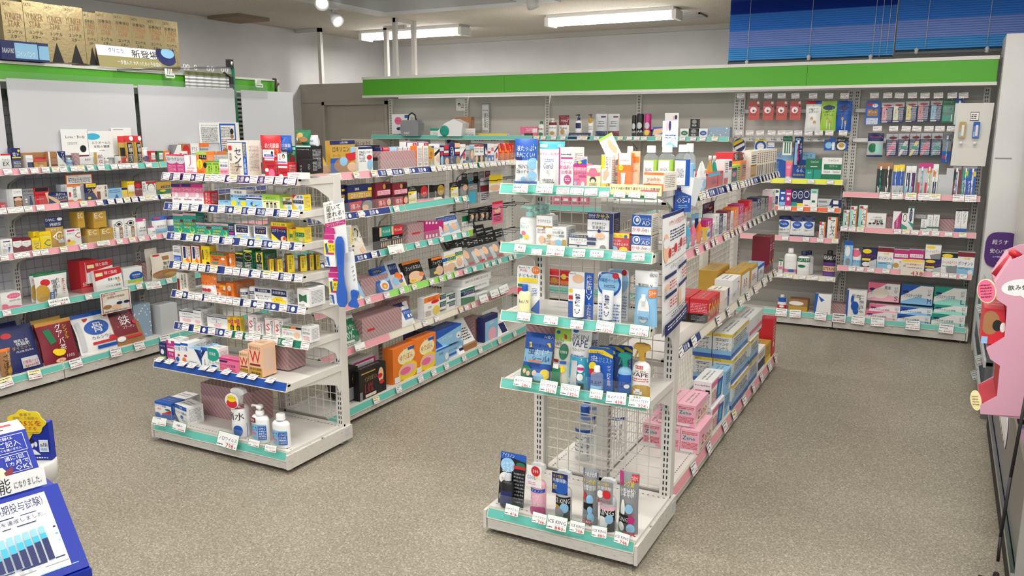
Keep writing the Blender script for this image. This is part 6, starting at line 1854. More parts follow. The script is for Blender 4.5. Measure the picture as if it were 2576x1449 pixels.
(-0.687,0.06,0.716,0.032,0.06,0.063,'wrap',208,73),
(-0.844,0.1,0.716,0.035,0.06,0.049,'wrap',433,73)],
'DM5':[(-1.099,0.03,0.415,0.032,0.03,0.116,'box',434,407),
(-1.03,0.03,0.415,0.096,0.05,0.209,'btl',435,408,dict(cap='W',n='mouthwash_bottle')),
(-0.928,0.03,0.415,0.099,0.05,0.191,'btl',436,409,dict(cap='N',n='mouthwash_bottle')),
(-0.896,0.1,0.415,0.071,0.05,0.188,'btl',437,410,dict(cap='N',n='mouthwash_bottle')),
(-0.735,0.03,0.415,0.09,0.05,0.209,'btl',438,411,dict(cap='K',n='mouthwash_bottle'))],
'DM6':[(-1.08,0.08,0.113,0.07,0.04,0.12,'btl',439,412,dict(cap='W',n='mouthwash_bottle')),
(-0.949,0.05,0.113,0.144,0.12,0.095,'box',440,413,dict(n='glove_box')),
(-0.761,0.03,0.113,0.124,0.08,0.164,'box',441,414,dict(t=4,n='glove_box'))],
'DR1':[(-0.523,0.2,1.591,0.103,0.008,0.18,'pack',442,415,dict(n='toothpick_pack')),
(-0.424,0.2,1.604,0.079,0.008,0.15,'pack',443,416,dict(inner='clear',n='interdental_brush_pack')),
(-0.346,0.2,1.606,0.078,0.008,0.151,'pack',444,417,dict(inner='clear',n='interdental_brush_pack')),
(-0.259,0.2,1.608,0.077,0.008,0.152,'pack',445,418,dict(inner='clear',n='interdental_brush_pack')),
(-0.179,0.2,1.61,0.076,0.008,0.153,'pack',446,419,dict(inner='clear',n='interdental_brush_pack')),
(-0.094,0.2,1.611,0.075,0.008,0.154,'pack',447,420,dict(inner='clear',n='interdental_brush_pack')),
(-0.011,0.19,1.606,0.083,0.008,0.169,'pack',448,421,dict(inner='clear',n='floss_pick_pack')),
(0.057,0.17,1.559,0.055,0.008,0.231,'pack',449,422,dict(inner='brush',n='toothbrush_pack')),
(-0.486,0.18,1.351,0.114,0.045,0.177,'pouch',450,423,dict(n='floss_pouch')),
(-0.373,0.2,1.358,0.079,0.008,0.165,'pack',451,424,dict(inner='clear',n='interdental_brush_pack')),
(-0.291,0.2,1.36,0.078,0.008,0.166,'pack',452,425,dict(inner='clear',n='interdental_brush_pack')),
(-0.217,0.2,1.361,0.077,0.008,0.166,'pack',453,426,dict(inner='clear',n='interdental_brush_pack')),
(-0.143,0.2,1.362,0.076,0.008,0.167,'pack',454,427,dict(inner='clear',n='interdental_brush_pack')),
(-0.07,0.2,1.363,0.075,0.008,0.167,'pack',455,428,dict(inner='clear',n='interdental_brush_pack')),
(0.001,0.19,1.313,0.056,0.008,0.227,'pack',456,429,dict(inner='brush',n='toothbrush_pack'))],
'DR2':[(-0.42,0.03,1.08,0.054,0.008,0.233,'pack',457,430,dict(t=6,inner='brush',n='toothbrush_pack')),
(-0.368,0.03,1.08,0.048,0.008,0.234,'pack',457,430,dict(t=6,inner='brush',n='toothbrush_pack')),
(-0.316,0.03,1.08,0.038,0.008,0.218,'pack',458,431,dict(t=6,inner='brush',n='toothbrush_pack')),
(-0.279,0.03,1.08,0.035,0.008,0.222,'pack',458,431,dict(t=6,inner='brush',n='toothbrush_pack')),
(-0.233,0.03,1.08,0.035,0.008,0.213,'pack',459,432,dict(t=6,inner='brush',n='toothbrush_pack')),
(-0.198,0.03,1.08,0.033,0.008,0.214,'pack',459,432,dict(t=6,inner='brush',n='toothbrush_pack')),
(-0.142,0.03,1.08,0.049,0.008,0.235,'pack',460,433,dict(t=6,inner='brush',n='toothbrush_pack')),
(-0.095,0.03,1.08,0.047,0.008,0.236,'pack',461,434,dict(t=6,inner='brush',n='toothbrush_pack')),
(-0.055,0.03,1.08,0.037,0.008,0.23,'pack',462,435,dict(t=6,inner='brush',n='toothbrush_pack')),
(0.083,0.03,1.08,0.053,0.008,0.23,'pack',463,436,dict(t=6,inner='brush',n='toothbrush_pack')),
(0.141,0.03,1.08,0.041,0.008,0.231,'pack',464,437,dict(t=6,inner='brush',n='toothbrush_pack')),
(0.184,0.03,1.08,0.049,0.008,0.229,'pack',465,438,dict(t=6,inner='brush',n='toothbrush_pack')),
(-0.008,0.03,1.08,0.051,0.05,0.154,'box',466,261,dict(n='empty_carton')),
(0.04,0.03,1.08,0.048,0.05,0.202,'box',467,261,dict(n='empty_carton')),
(-0.3,0.1,1.08,0.069,0.05,0.159,'box',468,439,dict(n='empty_carton')),
(-0.22,0.1,1.08,0.068,0.05,0.161,'box',469,439,dict(n='empty_carton'))],
'DR3':[(-0.637,0.03,0.815,0.043,0.035,0.132,'box',470,440,dict(n='toothpaste_carton')),
(-0.587,0.03,0.815,0.047,0.035,0.165,'box',470,440,dict(n='toothpaste_carton')),
(-0.52,0.03,0.815,0.059,0.035,0.175,'box',470,440,dict(n='toothpaste_carton')),
(-0.424,0.03,0.815,0.135,0.06,0.118,'box',471,441,dict(n='leaflet_holder')),
(-0.283,0.03,0.815,0.054,0.035,0.139,'box',472,442,dict(n='denture_adhesive_carton')),
(-0.229,0.03,0.815,0.041,0.035,0.127,'box',473,443,dict(n='denture_adhesive_carton')),
(-0.19,0.03,0.815,0.04,0.035,0.177,'box',474,444,dict(n='denture_adhesive_carton')),
(-0.099,0.03,0.815,0.039,0.035,0.089,'box',475,445,dict(n='denture_adhesive_carton')),
(-0.06,0.03,0.815,0.038,0.035,0.124,'box',476,445,dict(n='denture_adhesive_carton')),
(-0.019,0.03,0.815,0.039,0.035,0.126,'box',476,445,dict(n='denture_adhesive_carton')),
(0.121,0.03,0.815,0.037,0.035,0.174,'box',477,446,dict(n='denture_adhesive_carton')),
(0.161,0.03,0.815,0.04,0.035,0.176,'box',477,446,dict(n='denture_adhesive_carton')),
(-0.124,0.06,0.906,0.08,0.04,0.031,'box',478,447,dict(n='denture_adhesive_carton')),
(-0.309,0.1,0.815,0.115,0.06,0.093,'wrap',479,73),
(0.057,0.1,0.815,0.105,0.06,0.092,'wrap',480,73)],
'DR4':[(-0.601,0.03,0.51,0.06,0.008,0.201,'pack',481,448,dict(n='brush_pack')),
(-0.539,0.03,0.51,0.068,0.04,0.144,'pump',482,449,dict(cap='W',n='foam_bottle')),
(-0.451,0.03,0.51,0.106,0.07,0.152,'box',483,450,dict(n='denture_cleanser_box')),
(-0.013,0.03,0.51,0.11,0.07,0.098,'box',484,450,dict(n='denture_cleanser_box')),
(-0.339,0.03,0.51,0.111,0.07,0.166,'box',485,451,dict(n='denture_cleanser_box')),
(0.199,0.03,0.51,0.109,0.07,0.168,'box',486,451,dict(n='denture_cleanser_box')),
(-0.23,0.03,0.51,0.103,0.07,0.157,'box',487,452,dict(n='denture_cleanser_box')),
(-0.127,0.03,0.51,0.101,0.07,0.164,'box',487,452,dict(n='denture_cleanser_box')),
(-0.019,0.03,0.612,0.103,0.07,0.105,'box',488,453,dict(n='denture_cleanser_box')),
(0.093,0.03,0.51,0.104,0.07,0.156,'box',489,454,dict(n='denture_cleanser_box')),
(-0.146,-0.02,0.486,0.156,0.004,0.12,'card',490,455,dict(n='price_card'))],
'DR5':[(-0.516,0.03,0.113,0.142,0.08,0.216,'box',491,456,dict(n='glove_box')),
(-0.332,0.1,0.248,0.223,0.1,0.141,'box',492,457,dict(sc='p',n='glove_box')),
(-0.314,0.06,0.162,0.219,0.1,0.064,'box',493,458,dict(sc='p',n='glove_box')),
(-0.331,0.03,0.113,0.226,0.1,0.065,'box',494,458,dict(sc='p',n='glove_box')),
(-0.1,0.1,0.247,0.216,0.1,0.145,'box',495,459,dict(sc='b',n='glove_box')),
(-0.093,0.06,0.169,0.217,0.1,0.06,'box',496,459,dict(sc='b',n='glove_box')),
(-0.106,0.03,0.113,0.226,0.1,0.065,'box',497,459,dict(sc='b',n='glove_box')),
(0.122,0.1,0.265,0.212,0.1,0.13,'box',498,460,dict(sc='t',n='glove_box')),
(0.133,0.06,0.202,0.218,0.1,0.067,'box',499,460,dict(sc='t',n='glove_box')),
(0.124,0.03,0.113,0.221,0.1,0.093,'box',500,460,dict(sc='t',n='glove_box')),
(-0.643,0.1,0.113,0.123,0.1,0.082,'wrap',501,73)],
}
TAGS={
'A1':[(-3.414,1.34,0.05,0.036),(-3.341,1.34,0.05,0.036),(-3.269,1.34,0.05,0.036),(-3.184,1.34,0.05,0.036),(-3.126,1.34,0.05,0.036),(-3.084,1.34,0.05,0.036),(-3.039,1.34,0.05,0.036),(-2.963,1.34,0.05,0.036),(-2.832,1.34,0.05,0.036),(-2.737,1.34,0.05,0.036),(-2.677,1.34,0.05,0.036),(-2.602,1.34,0.05,0.036)],
'A2':[(-3.365,1.192,0.05,0.036),(-3.298,1.192,0.05,0.036),(-3.231,1.192,0.05,0.036),(-3.16,1.192,0.05,0.036),(-3.053,1.192,0.05,0.036),(-2.946,1.192,0.05,0.036),(-2.855,1.192,0.05,0.036),(-2.746,1.192,0.05,0.036),(-2.66,1.192,0.05,0.036),(-2.589,1.192,0.05,0.036)],
'A3':[(-3.37,1.042,0.05,0.036),(-3.282,1.042,0.05,0.036),(-3.185,1.042,0.05,0.036),(-3.105,1.042,0.05,0.036),(-3.02,1.042,0.05,0.036),(-2.922,1.042,0.05,0.036),(-2.829,1.042,0.05,0.036),(-2.716,1.042,0.05,0.036),(-2.659,1.042,0.05,0.036),(-2.584,1.042,0.05,0.036)],
'A4':[(-3.392,0.894,0.05,0.036),(-3.33,0.894,0.05,0.036),(-3.27,0.894,0.05,0.036),(-3.213,0.894,0.05,0.036),(-3.134,0.894,0.05,0.036),(-3.034,0.894,0.05,0.036),(-2.982,0.894,0.05,0.036),(-2.926,0.894,0.05,0.036),(-2.852,0.894,0.05,0.036),(-2.785,0.894,0.05,0.036),(-2.736,0.894,0.05,0.036),(-2.657,0.894,0.05,0.036),(-2.592,0.894,0.05,0.036)],
'A5':[(-3.39,0.744,0.05,0.036),(-3.305,0.744,0.05,0.036),(-3.253,0.744,0.05,0.036),(-3.189,0.744,0.05,0.036),(-3.138,0.744,0.05,0.036),(-3.089,0.744,0.05,0.036),(-3.045,0.744,0.05,0.036),(-2.994,0.744,0.05,0.036),(-2.925,0.744,0.05,0.036),(-2.838,0.744,0.05,0.036),(-2.696,0.744,0.05,0.036),(-2.583,0.744,0.05,0.036)],
'A6':[(-3.364,0.575,0.05,0.036),(-3.282,0.575,0.05,0.036),(-3.179,0.575,0.05,0.036),(-3.066,0.575,0.05,0.036),(-2.993,0.575,0.05,0.036),(-2.924,0.575,0.05,0.036),(-2.879,0.575,0.05,0.036),(-2.815,0.575,0.05,0.036),(-2.766,0.575,0.05,0.036),(-2.672,0.575,0.05,0.036),(-2.573,0.575,0.05,0.036)],
'A7':[(-3.416,0.408,0.05,0.036,'flat'),(-3.344,0.408,0.05,0.036,'flat'),(-3.252,0.408,0.05,0.036,'flat'),(-3.186,0.408,0.05,0.036,'flat'),(-3.104,0.408,0.05,0.036,'flat'),(-3.048,0.408,0.05,0.036,'flat'),(-2.955,0.408,0.05,0.036,'flat'),(-2.853,0.408,0.05,0.036,'flat'),(-2.784,0.408,0.05,0.036,'flat'),(-2.673,0.408,0.05,0.036,'flat')],
'A8':[(-3.391,0.124,0.103,0.041,'big','ビワ液浣腸||'),(-3.247,0.122,0.098,0.043,'big','|浣腸S40|'),(-2.919,0.109,0.134,0.073,'big','|ノロウイルス|798'),(-2.749,0.127,0.071,0.033,'big','|手ピカスプレー|'),(-2.646,0.12,0.07,0.033,'big','|手ピカスプレー|')],
'B1':[(-1.377,1.357,0.065,0.035,'big','キレイ ビオレ|顔&体用シート|396'),(-1.279,1.359,0.069,0.037,'big','キュレル|スキンケアシート|306'),(-1.206,1.353,0.053,0.027,'big','||'),(-1.152,1.353,0.053,0.027,'big','|ヒルマイルド|'),(-1.098,1.353,0.051,0.028,'big','|ソンバーユ|'),(-1.048,1.347,0.041,0.021,'big','|ヒビエイドα|990'),(-0.991,1.348,0.044,0.021,'big','|ユースキン|638'),(-0.937,1.349,0.044,0.021,'big','|ユースキン|1100'),(-0.879,1.349,0.045,0.021,'big','|ユースキン|1320')],
'B2':[(-1.379,1.134,0.051,0.03,'big','ベーテル|保湿|1100'),(-1.309,1.125,0.045,0.023,'big','||330'),(-1.233,1.135,0.075,0.04,'big','|メディータム20E|440'),(-1.141,1.133,0.051,0.031,'big','|乾燥かゆみ|1078'),(-1.071,1.134,0.054,0.027,'big','|乳状液20|1980'),(-0.988,1.135,0.054,0.028,'big','|メンタームEX|1060'),(-0.917,1.134,0.05,0.028,'big','メンソレータム|AD 90g|1320')],
'B3':[(-1.362,0.874,0.059,0.033,'big','|キッズピュアミルク|798'),(-1.249,0.872,0.061,0.034,'big','|ウォータリージェル|798'),(-1.144,0.867,0.054,0.032,'big','|アクアリッチ|880'),(-1.034,0.871,0.071,0.042,'big','ビオレUVアクアリッチ|エアリーホールドクリーム|1320'),(-0.906,0.872,0.072,0.04,'big','|UVスプレー|1078')],
'B4':[(-1.366,0.616,0.08,0.041,'big','|虫よけシール|286'),(-1.257,0.613,0.074,0.047,'big','イカリジン|ハーブプラス|1210'),(-1.168,0.611,0.079,0.045,'big','スキンベープミスト|アルコールフリー|1320'),(-1.063,0.613,0.054,0.035,'big','|虫よけミスト|550'),(-0.985,0.609,0.081,0.044,'big','|虫よけミスト|438'),(-0.897,0.609,0.081,0.043,'big','医薬品|スキンベープミスト|924')],
'B5':[(-1.356,0.133,0.06,0.042,'big','|シャツミスト|418'),(-1.239,0.127,0.062,0.04,'big','|シャツミスト|748'),(-1.167,0.124,0.086,0.054,'big','|ICE KING|880'),(-1.084,0.128,0.062,0.042,'big','|ICE KING|748'),(-0.997,0.13,0.06,0.041,'big','|ICE KING|880'),(-0.91,0.126,0.059,0.041,'big','|ICE KING|748')],
'AS1':[(3.397,1.325,0.05,0.036),(3.549,1.325,0.05,0.036),(3.703,1.325,0.05,0.036),(3.847,1.325,0.05,0.036),(4.02,1.325,0.05,0.036),(4.302,1.325,0.05,0.036),(4.374,1.325,0.05,0.036),(4.432,1.325,0.05,0.036),(4.487,1.325,0.05,0.036),(4.547,1.325,0.05,0.036),(4.62,1.325,0.05,0.036),(4.694,1.325,0.05,0.036),(4.764,1.325,0.05,0.036),(4.819,1.325,0.05,0.036),(4.898,1.325,0.05,0.036),(4.985,1.325,0.05,0.036),(5.044,1.325,0.05,0.036),(5.092,1.325,0.05,0.036),(5.154,1.325,0.05,0.036),(5.216,1.325,0.05,0.036),(5.28,1.325,0.05,0.036),(5.331,1.325,0.05,0.036)],
'AS2':[(3.576,1.112,0.05,0.036),(3.906,1.112,0.05,0.036),(4.578,1.112,0.05,0.036),(4.678,1.112,0.05,0.036)],
'AS3':[(3.682,0.874,0.05,0.036),(4.113,0.874,0.05,0.036),(4.254,0.874,0.05,0.036),(4.388,0.874,0.05,0.036),(4.543,0.874,0.05,0.036),(4.665,0.874,0.05,0.036),(3.873,0.882,0.152,0.057,'big','せんねん灸オフ||1210')],
'AS4':[(3.586,0.629,0.05,0.036),(3.759,0.629,0.05,0.036),(3.912,0.629,0.05,0.036),(4.041,0.629,0.05,0.036),(4.232,0.629,0.05,0.036),(4.344,0.629,0.05,0.036),(4.437,0.629,0.05,0.036),(4.528,0.629,0.05,0.036),(4.646,0.629,0.05,0.036),(4.764,0.629,0.05,0.036),(4.936,0.629,0.05,0.036),(5.031,0.629,0.05,0.036),(5.123,0.629,0.05,0.036),(5.29,0.629,0.05,0.036),(5.364,0.629,0.05,0.036)],
'AS5':[(4.104,0.393,0.05,0.036),(4.235,0.393,0.05,0.036),(4.531,0.393,0.05,0.036),(4.601,0.393,0.05,0.036),(4.693,0.393,0.05,0.036),(4.812,0.416,0.124,0.055,'big','|EXクール|'),(4.969,0.425,0.125,0.057,'big','|EXクール|'),(5.108,0.431,0.131,0.063,'big','|EXクール|'),(3.445,0.405,0.089,0.043,'big','パテックス||')],
'AS6':[(3.546,0.072,0.055,0.04),(3.762,0.072,0.055,0.04),(3.991,0.072,0.055,0.04),(4.138,0.072,0.055,0.04),(4.287,0.072,0.055,0.04),(4.506,0.072,0.055,0.04),(4.723,0.072,0.055,0.04),(5.001,0.072,0.055,0.04),(5.234,0.072,0.055,0.04)],
'BS1':[(3.556,1.282,0.05,0.036),(3.614,1.282,0.05,0.036),(3.673,1.282,0.05,0.036),(4.062,1.282,0.05,0.036),(4.168,1.282,0.05,0.036),(4.228,1.282,0.05,0.036),(4.302,1.282,0.05,0.036),(4.364,1.282,0.05,0.036),(4.415,1.282,0.05,0.036),(4.481,1.282,0.05,0.036),(4.553,1.282,0.05,0.036),(4.628,1.282,0.05,0.036),(4.871,1.282,0.05,0.036),(4.972,1.282,0.05,0.036),(5.065,1.282,0.05,0.036),(5.162,1.282,0.05,0.036),(5.262,1.282,0.05,0.036),(5.365,1.282,0.05,0.036),(5.445,1.282,0.05,0.036)],
'BS2':[(3.34,1.044,0.05,0.036),(3.533,1.044,0.05,0.036),(3.693,1.044,0.05,0.036),(3.81,1.044,0.05,0.036),(3.876,1.044,0.05,0.036),(4.054,1.044,0.05,0.036),(4.116,1.044,0.05,0.036),(4.202,1.044,0.05,0.036),(4.291,1.044,0.05,0.036),(4.372,1.044,0.05,0.036),(4.492,1.044,0.05,0.036),(4.631,1.044,0.05,0.036),(4.75,1.044,0.05,0.036),(4.861,1.044,0.05,0.036),(5.007,1.044,0.05,0.036),(5.144,1.044,0.05,0.036),(5.256,1.044,0.05,0.036),(5.389,1.044,0.05,0.036)],
'BS3':[(3.278,0.649,0.07,0.05),(3.478,0.649,0.07,0.05),(3.924,0.649,0.07,0.05),(4.13,0.649,0.07,0.05),(4.403,0.649,0.07,0.05),(4.59,0.649,0.07,0.05),(4.805,0.649,0.07,0.05),(5.054,0.649,0.07,0.05),(5.244,0.649,0.07,0.05),(5.412,0.649,0.07,0.05)],
'BS4':[(3.424,0.08,0.075,0.054),(3.694,0.08,0.075,0.054),(4.013,0.08,0.075,0.054),(4.216,0.08,0.075,0.054),(4.468,0.08,0.075,0.054),(4.712,0.08,0.075,0.054),(4.951,0.08,0.075,0.054),(5.212,0.08,0.075,0.054),(5.413,0.08,0.075,0.054)],
'C1':[(2.931,1.321,0.05,0.036),(3.026,1.321,0.05,0.036),(3.092,1.321,0.05,0.036),(3.163,1.321,0.05,0.036),(3.226,1.321,0.05,0.036),(3.278,1.321,0.05,0.036),(3.35,1.321,0.05,0.036),(3.398,1.321,0.05,0.036),(3.463,1.321,0.05,0.036),(3.54,1.321,0.05,0.036),(3.636,1.321,0.05,0.036),(3.692,1.321,0.05,0.036),(3.739,1.321,0.05,0.036),(3.793,1.321,0.05,0.036),(3.905,1.321,0.05,0.036)],
'C2':[(2.871,1.095,0.05,0.036),(2.926,1.095,0.05,0.036),(2.974,1.095,0.05,0.036),(3.028,1.095,0.05,0.036),(3.104,1.095,0.05,0.036),(3.259,1.095,0.05,0.036),(3.392,1.095,0.05,0.036),(3.505,1.095,0.05,0.036),(3.588,1.095,0.05,0.036),(3.651,1.095,0.05,0.036),(3.711,1.095,0.05,0.036),(3.77,1.095,0.05,0.036),(3.833,1.095,0.05,0.036),(3.882,1.095,0.05,0.036),(3.932,1.095,0.05,0.036),(4.002,1.095,0.05,0.036),(4.046,1.095,0.05,0.036)],
'C3':[(2.852,0.823,0.05,0.036),(2.933,0.823,0.05,0.036),(2.979,0.823,0.05,0.036),(3.046,0.823,0.05,0.036),(3.099,0.823,0.05,0.036),(3.225,0.823,0.05,0.036),(3.359,0.823,0.05,0.036),(3.625,0.823,0.05,0.036),(3.723,0.823,0.05,0.036),(3.798,0.823,0.05,0.036),(3.893,0.823,0.05,0.036),(3.999,0.823,0.05,0.036),(3.494,0.83,0.097,0.034,'big','||')],
'C4':[(2.826,0.494,0.05,0.036),(3.36,0.494,0.05,0.036),(3.631,0.494,0.05,0.036),(3.745,0.494,0.05,0.036),(3.996,0.494,0.05,0.036),(3.148,0.503,0.143,0.046,'big','おいしい|国産青汁大麦若葉|864'),(3.849,0.487,0.134,0.054,'big','||')],
'C5':[(2.73,0.102,0.085,0.061),(2.906,0.102,0.085,0.061),(3.177,0.102,0.085,0.061),(3.466,0.102,0.085,0.061),(3.65,0.102,0.085,0.061),(3.862,0.102,0.085,0.061)],
'DL1':[(-3.272,1.481,0.05,0.036),(-3.206,1.481,0.05,0.036),(-3.104,1.481,0.05,0.036),(-3.013,1.481,0.05,0.036),(-2.854,1.481,0.05,0.036),(-2.804,1.481,0.05,0.036),(-2.695,1.481,0.05,0.036),(-2.478,1.481,0.05,0.036),(-2.397,1.481,0.05,0.036),(-2.33,1.481,0.05,0.036),(-2.266,1.481,0.05,0.036),(-2.142,1.481,0.05,0.036),(-1.936,1.481,0.05,0.036),(-1.846,1.481,0.05,0.036),(-1.768,1.481,0.05,0.036),(-1.67,1.481,0.05,0.036)],
'DM1':[(-1.505,1.821,0.062,0.04,'peg'),(-1.399,1.819,0.062,0.04,'peg'),(-1.289,1.817,0.062,0.04,'peg'),(-1.186,1.815,0.062,0.04,'peg'),(-1.082,1.813,0.062,0.04,'peg'),(-0.951,1.811,0.062,0.04,'peg'),(-0.834,1.809,0.062,0.04,'peg'),(-0.723,1.807,0.062,0.04,'peg'),(-1.508,1.528,0.062,0.04,'peg'),(-1.418,1.528,0.062,0.04,'peg'),(-1.335,1.528,0.062,0.04,'peg'),(-1.246,1.529,0.062,0.04,'peg'),(-1.17,1.529,0.062,0.04,'peg'),(-1.115,1.529,0.062,0.04,'peg'),(-1.043,1.529,0.062,0.04,'peg'),(-0.966,1.529,0.062,0.04,'peg'),(-0.891,1.53,0.062,0.04,'peg'),(-0.813,1.53,0.062,0.04,'peg'),(-0.714,1.53,0.062,0.04,'peg')],
'DM2':[(-1.235,1.161,0.05,0.036),(-1.079,1.161,0.05,0.036),(-0.908,1.161,0.05,0.036),(-0.768,1.161,0.05,0.036)],
'DM3':[(-1.119,0.946,0.05,0.036),(-1.066,0.946,0.05,0.036),(-0.975,0.946,0.05,0.036),(-0.874,0.946,0.05,0.036),(-0.746,0.946,0.05,0.036)],
'DM4':[(-1.072,0.708,0.05,0.036),(-0.916,0.708,0.05,0.036),(-0.81,0.708,0.05,0.036),(-0.701,0.708,0.05,0.036)],
'DM5':[(-1.098,0.407,0.05,0.036),(-1.022,0.407,0.05,0.036),(-0.922,0.407,0.05,0.036),(-0.832,0.407,0.05,0.036),(-0.72,0.407,0.05,0.036)],
'DM6':[(-1.066,0.105,0.09,0.065),(-0.959,0.105,0.09,0.065),(-0.766,0.105,0.09,0.065),(-0.629,0.105,0.09,0.065)],
'DR1':[(-0.514,1.807,0.062,0.04,'peg'),(-0.423,1.806,0.062,0.04,'peg'),(-0.344,1.804,0.062,0.04,'peg'),(-0.257,1.803,0.062,0.04,'peg'),(-0.173,1.801,0.062,0.04,'peg'),(-0.086,1.8,0.062,0.04,'peg'),(0.003,1.798,0.062,0.04,'peg'),(0.075,1.797,0.062,0.04,'peg'),(-0.475,1.562,0.062,0.04,'peg'),(-0.363,1.562,0.062,0.04,'peg'),(-0.278,1.562,0.062,0.04,'peg'),(-0.207,1.562,0.062,0.04,'peg'),(-0.127,1.562,0.062,0.04,'peg'),(-0.055,1.562,0.062,0.04,'peg'),(0.02,1.562,0.062,0.04,'peg')],
'DR2':[(-0.379,1.072,0.075,0.054),(-0.292,1.072,0.075,0.054),(-0.201,1.072,0.075,0.054),(-0.116,1.072,0.075,0.054),(-0.043,1.072,0.075,0.054),(0.108,1.072,0.075,0.054),(0.186,1.072,0.075,0.054)],
'DR3':[(-0.642,0.807,0.05,0.036),(-0.586,0.807,0.05,0.036),(-0.527,0.807,0.05,0.036),(-0.268,0.807,0.05,0.036),(-0.212,0.807,0.05,0.036),(-0.153,0.807,0.05,0.036),(-0.081,0.807,0.05,0.036),(-0.016,0.807,0.05,0.036),(0.069,0.807,0.05,0.036),(0.16,0.807,0.05,0.036)],
'DR4':[(-0.564,0.502,0.05,0.036),(-0.505,0.502,0.05,0.036),(-0.43,0.502,0.05,0.036),(-0.324,0.502,0.05,0.036),(0.014,0.502,0.05,0.036),(0.069,0.502,0.05,0.036),(0.123,0.502,0.05,0.036),(0.191,0.502,0.05,0.036)],
'DR5':[(-0.629,0.105,0.1,0.072),(-0.491,0.105,0.1,0.072),(-0.351,0.105,0.1,0.072),(-0.107,0.105,0.1,0.072),(0.117,0.105,0.1,0.072)],
}# ---------------- shop racks ----------------
PER = {}
def wire_grid(u0, u1, z0, z1, y, px, pz, c='wire', r=.0016):
    m = MB(); n = max(2, round((u1 - u0) / px)); k = max(2, round((z1 - z0) / pz))
    for i in range(n + 1): x = u0 + (u1 - u0) * i / n; m.bar((x, y, z0), (x, y, z1), r, c, 4)
    for j in range(k + 1): z = z0 + (z1 - z0) * j / k; m.bar((u0, y + .003, z), (u1, y + .003, z), r, c, 4)
    return m
def post_mesh(x, y, z0, z1, wx=.045, dy=.05, slots=True, cols=(-.0065, .0065)):
    m = MB(); m.box(x - wx / 2, y, z0, x + wx / 2, y + dy, z1, 'rack')
    if slots:
        z = z0 + .06
        while z < z1 - .02:
            for c in cols: m.quad((x + c - .0026, y - .0006, z), (x + c + .0026, y - .0006, z), (x + c + .0026, y - .0006, z + .015), (x + c - .0026, y - .0006, z + .015), 'dark')
            z += .025
    return m
def lip(m, ua, ub, y, z, segs, h=.04, txt=None, face='cream'):
    """slanted label holder: cream rail with the coloured strips behind clear plastic"""
    T = lambda u, t, o: (u, y + .014 * t - o, z + h * t)
    m.add([T(ua, 0, 0), T(ub, 0, 0), T(ub, 1, 0), T(ua, 1, 0), (ua, y + .03, z), (ub, y + .03, z), (ub, y + .03, z + h * .8), (ua, y + .03, z + h * .8)], [(0, 1, 2, 3), (1, 5, 6, 2), (4, 0, 3, 7), (3, 2, 6, 7), (0, 4, 5, 1)], face)
    for s in segs:
        a, b, c = max(s[0], ua), min(s[1], ub), s[2]
        if b - a < .01: continue
        m.quad(T(a + .004, .1, .0008), T(b - .004, .1, .0008), T(b - .004, .92, .0008), T(a + .004, .92, .0008), c)
        if len(s) > 3:
            u = a + .03
            while u < b - .09:
                m.art('t W 0 0 55 100 %s;e W 80 50 14 42;s b 70 30 92 70 1' % s[3], lambda x, yy, l: T(u + .085 * x / 100, .82 - .64 * yy / 100, .0012 + .0003 * l), .085 / .026); u += .12
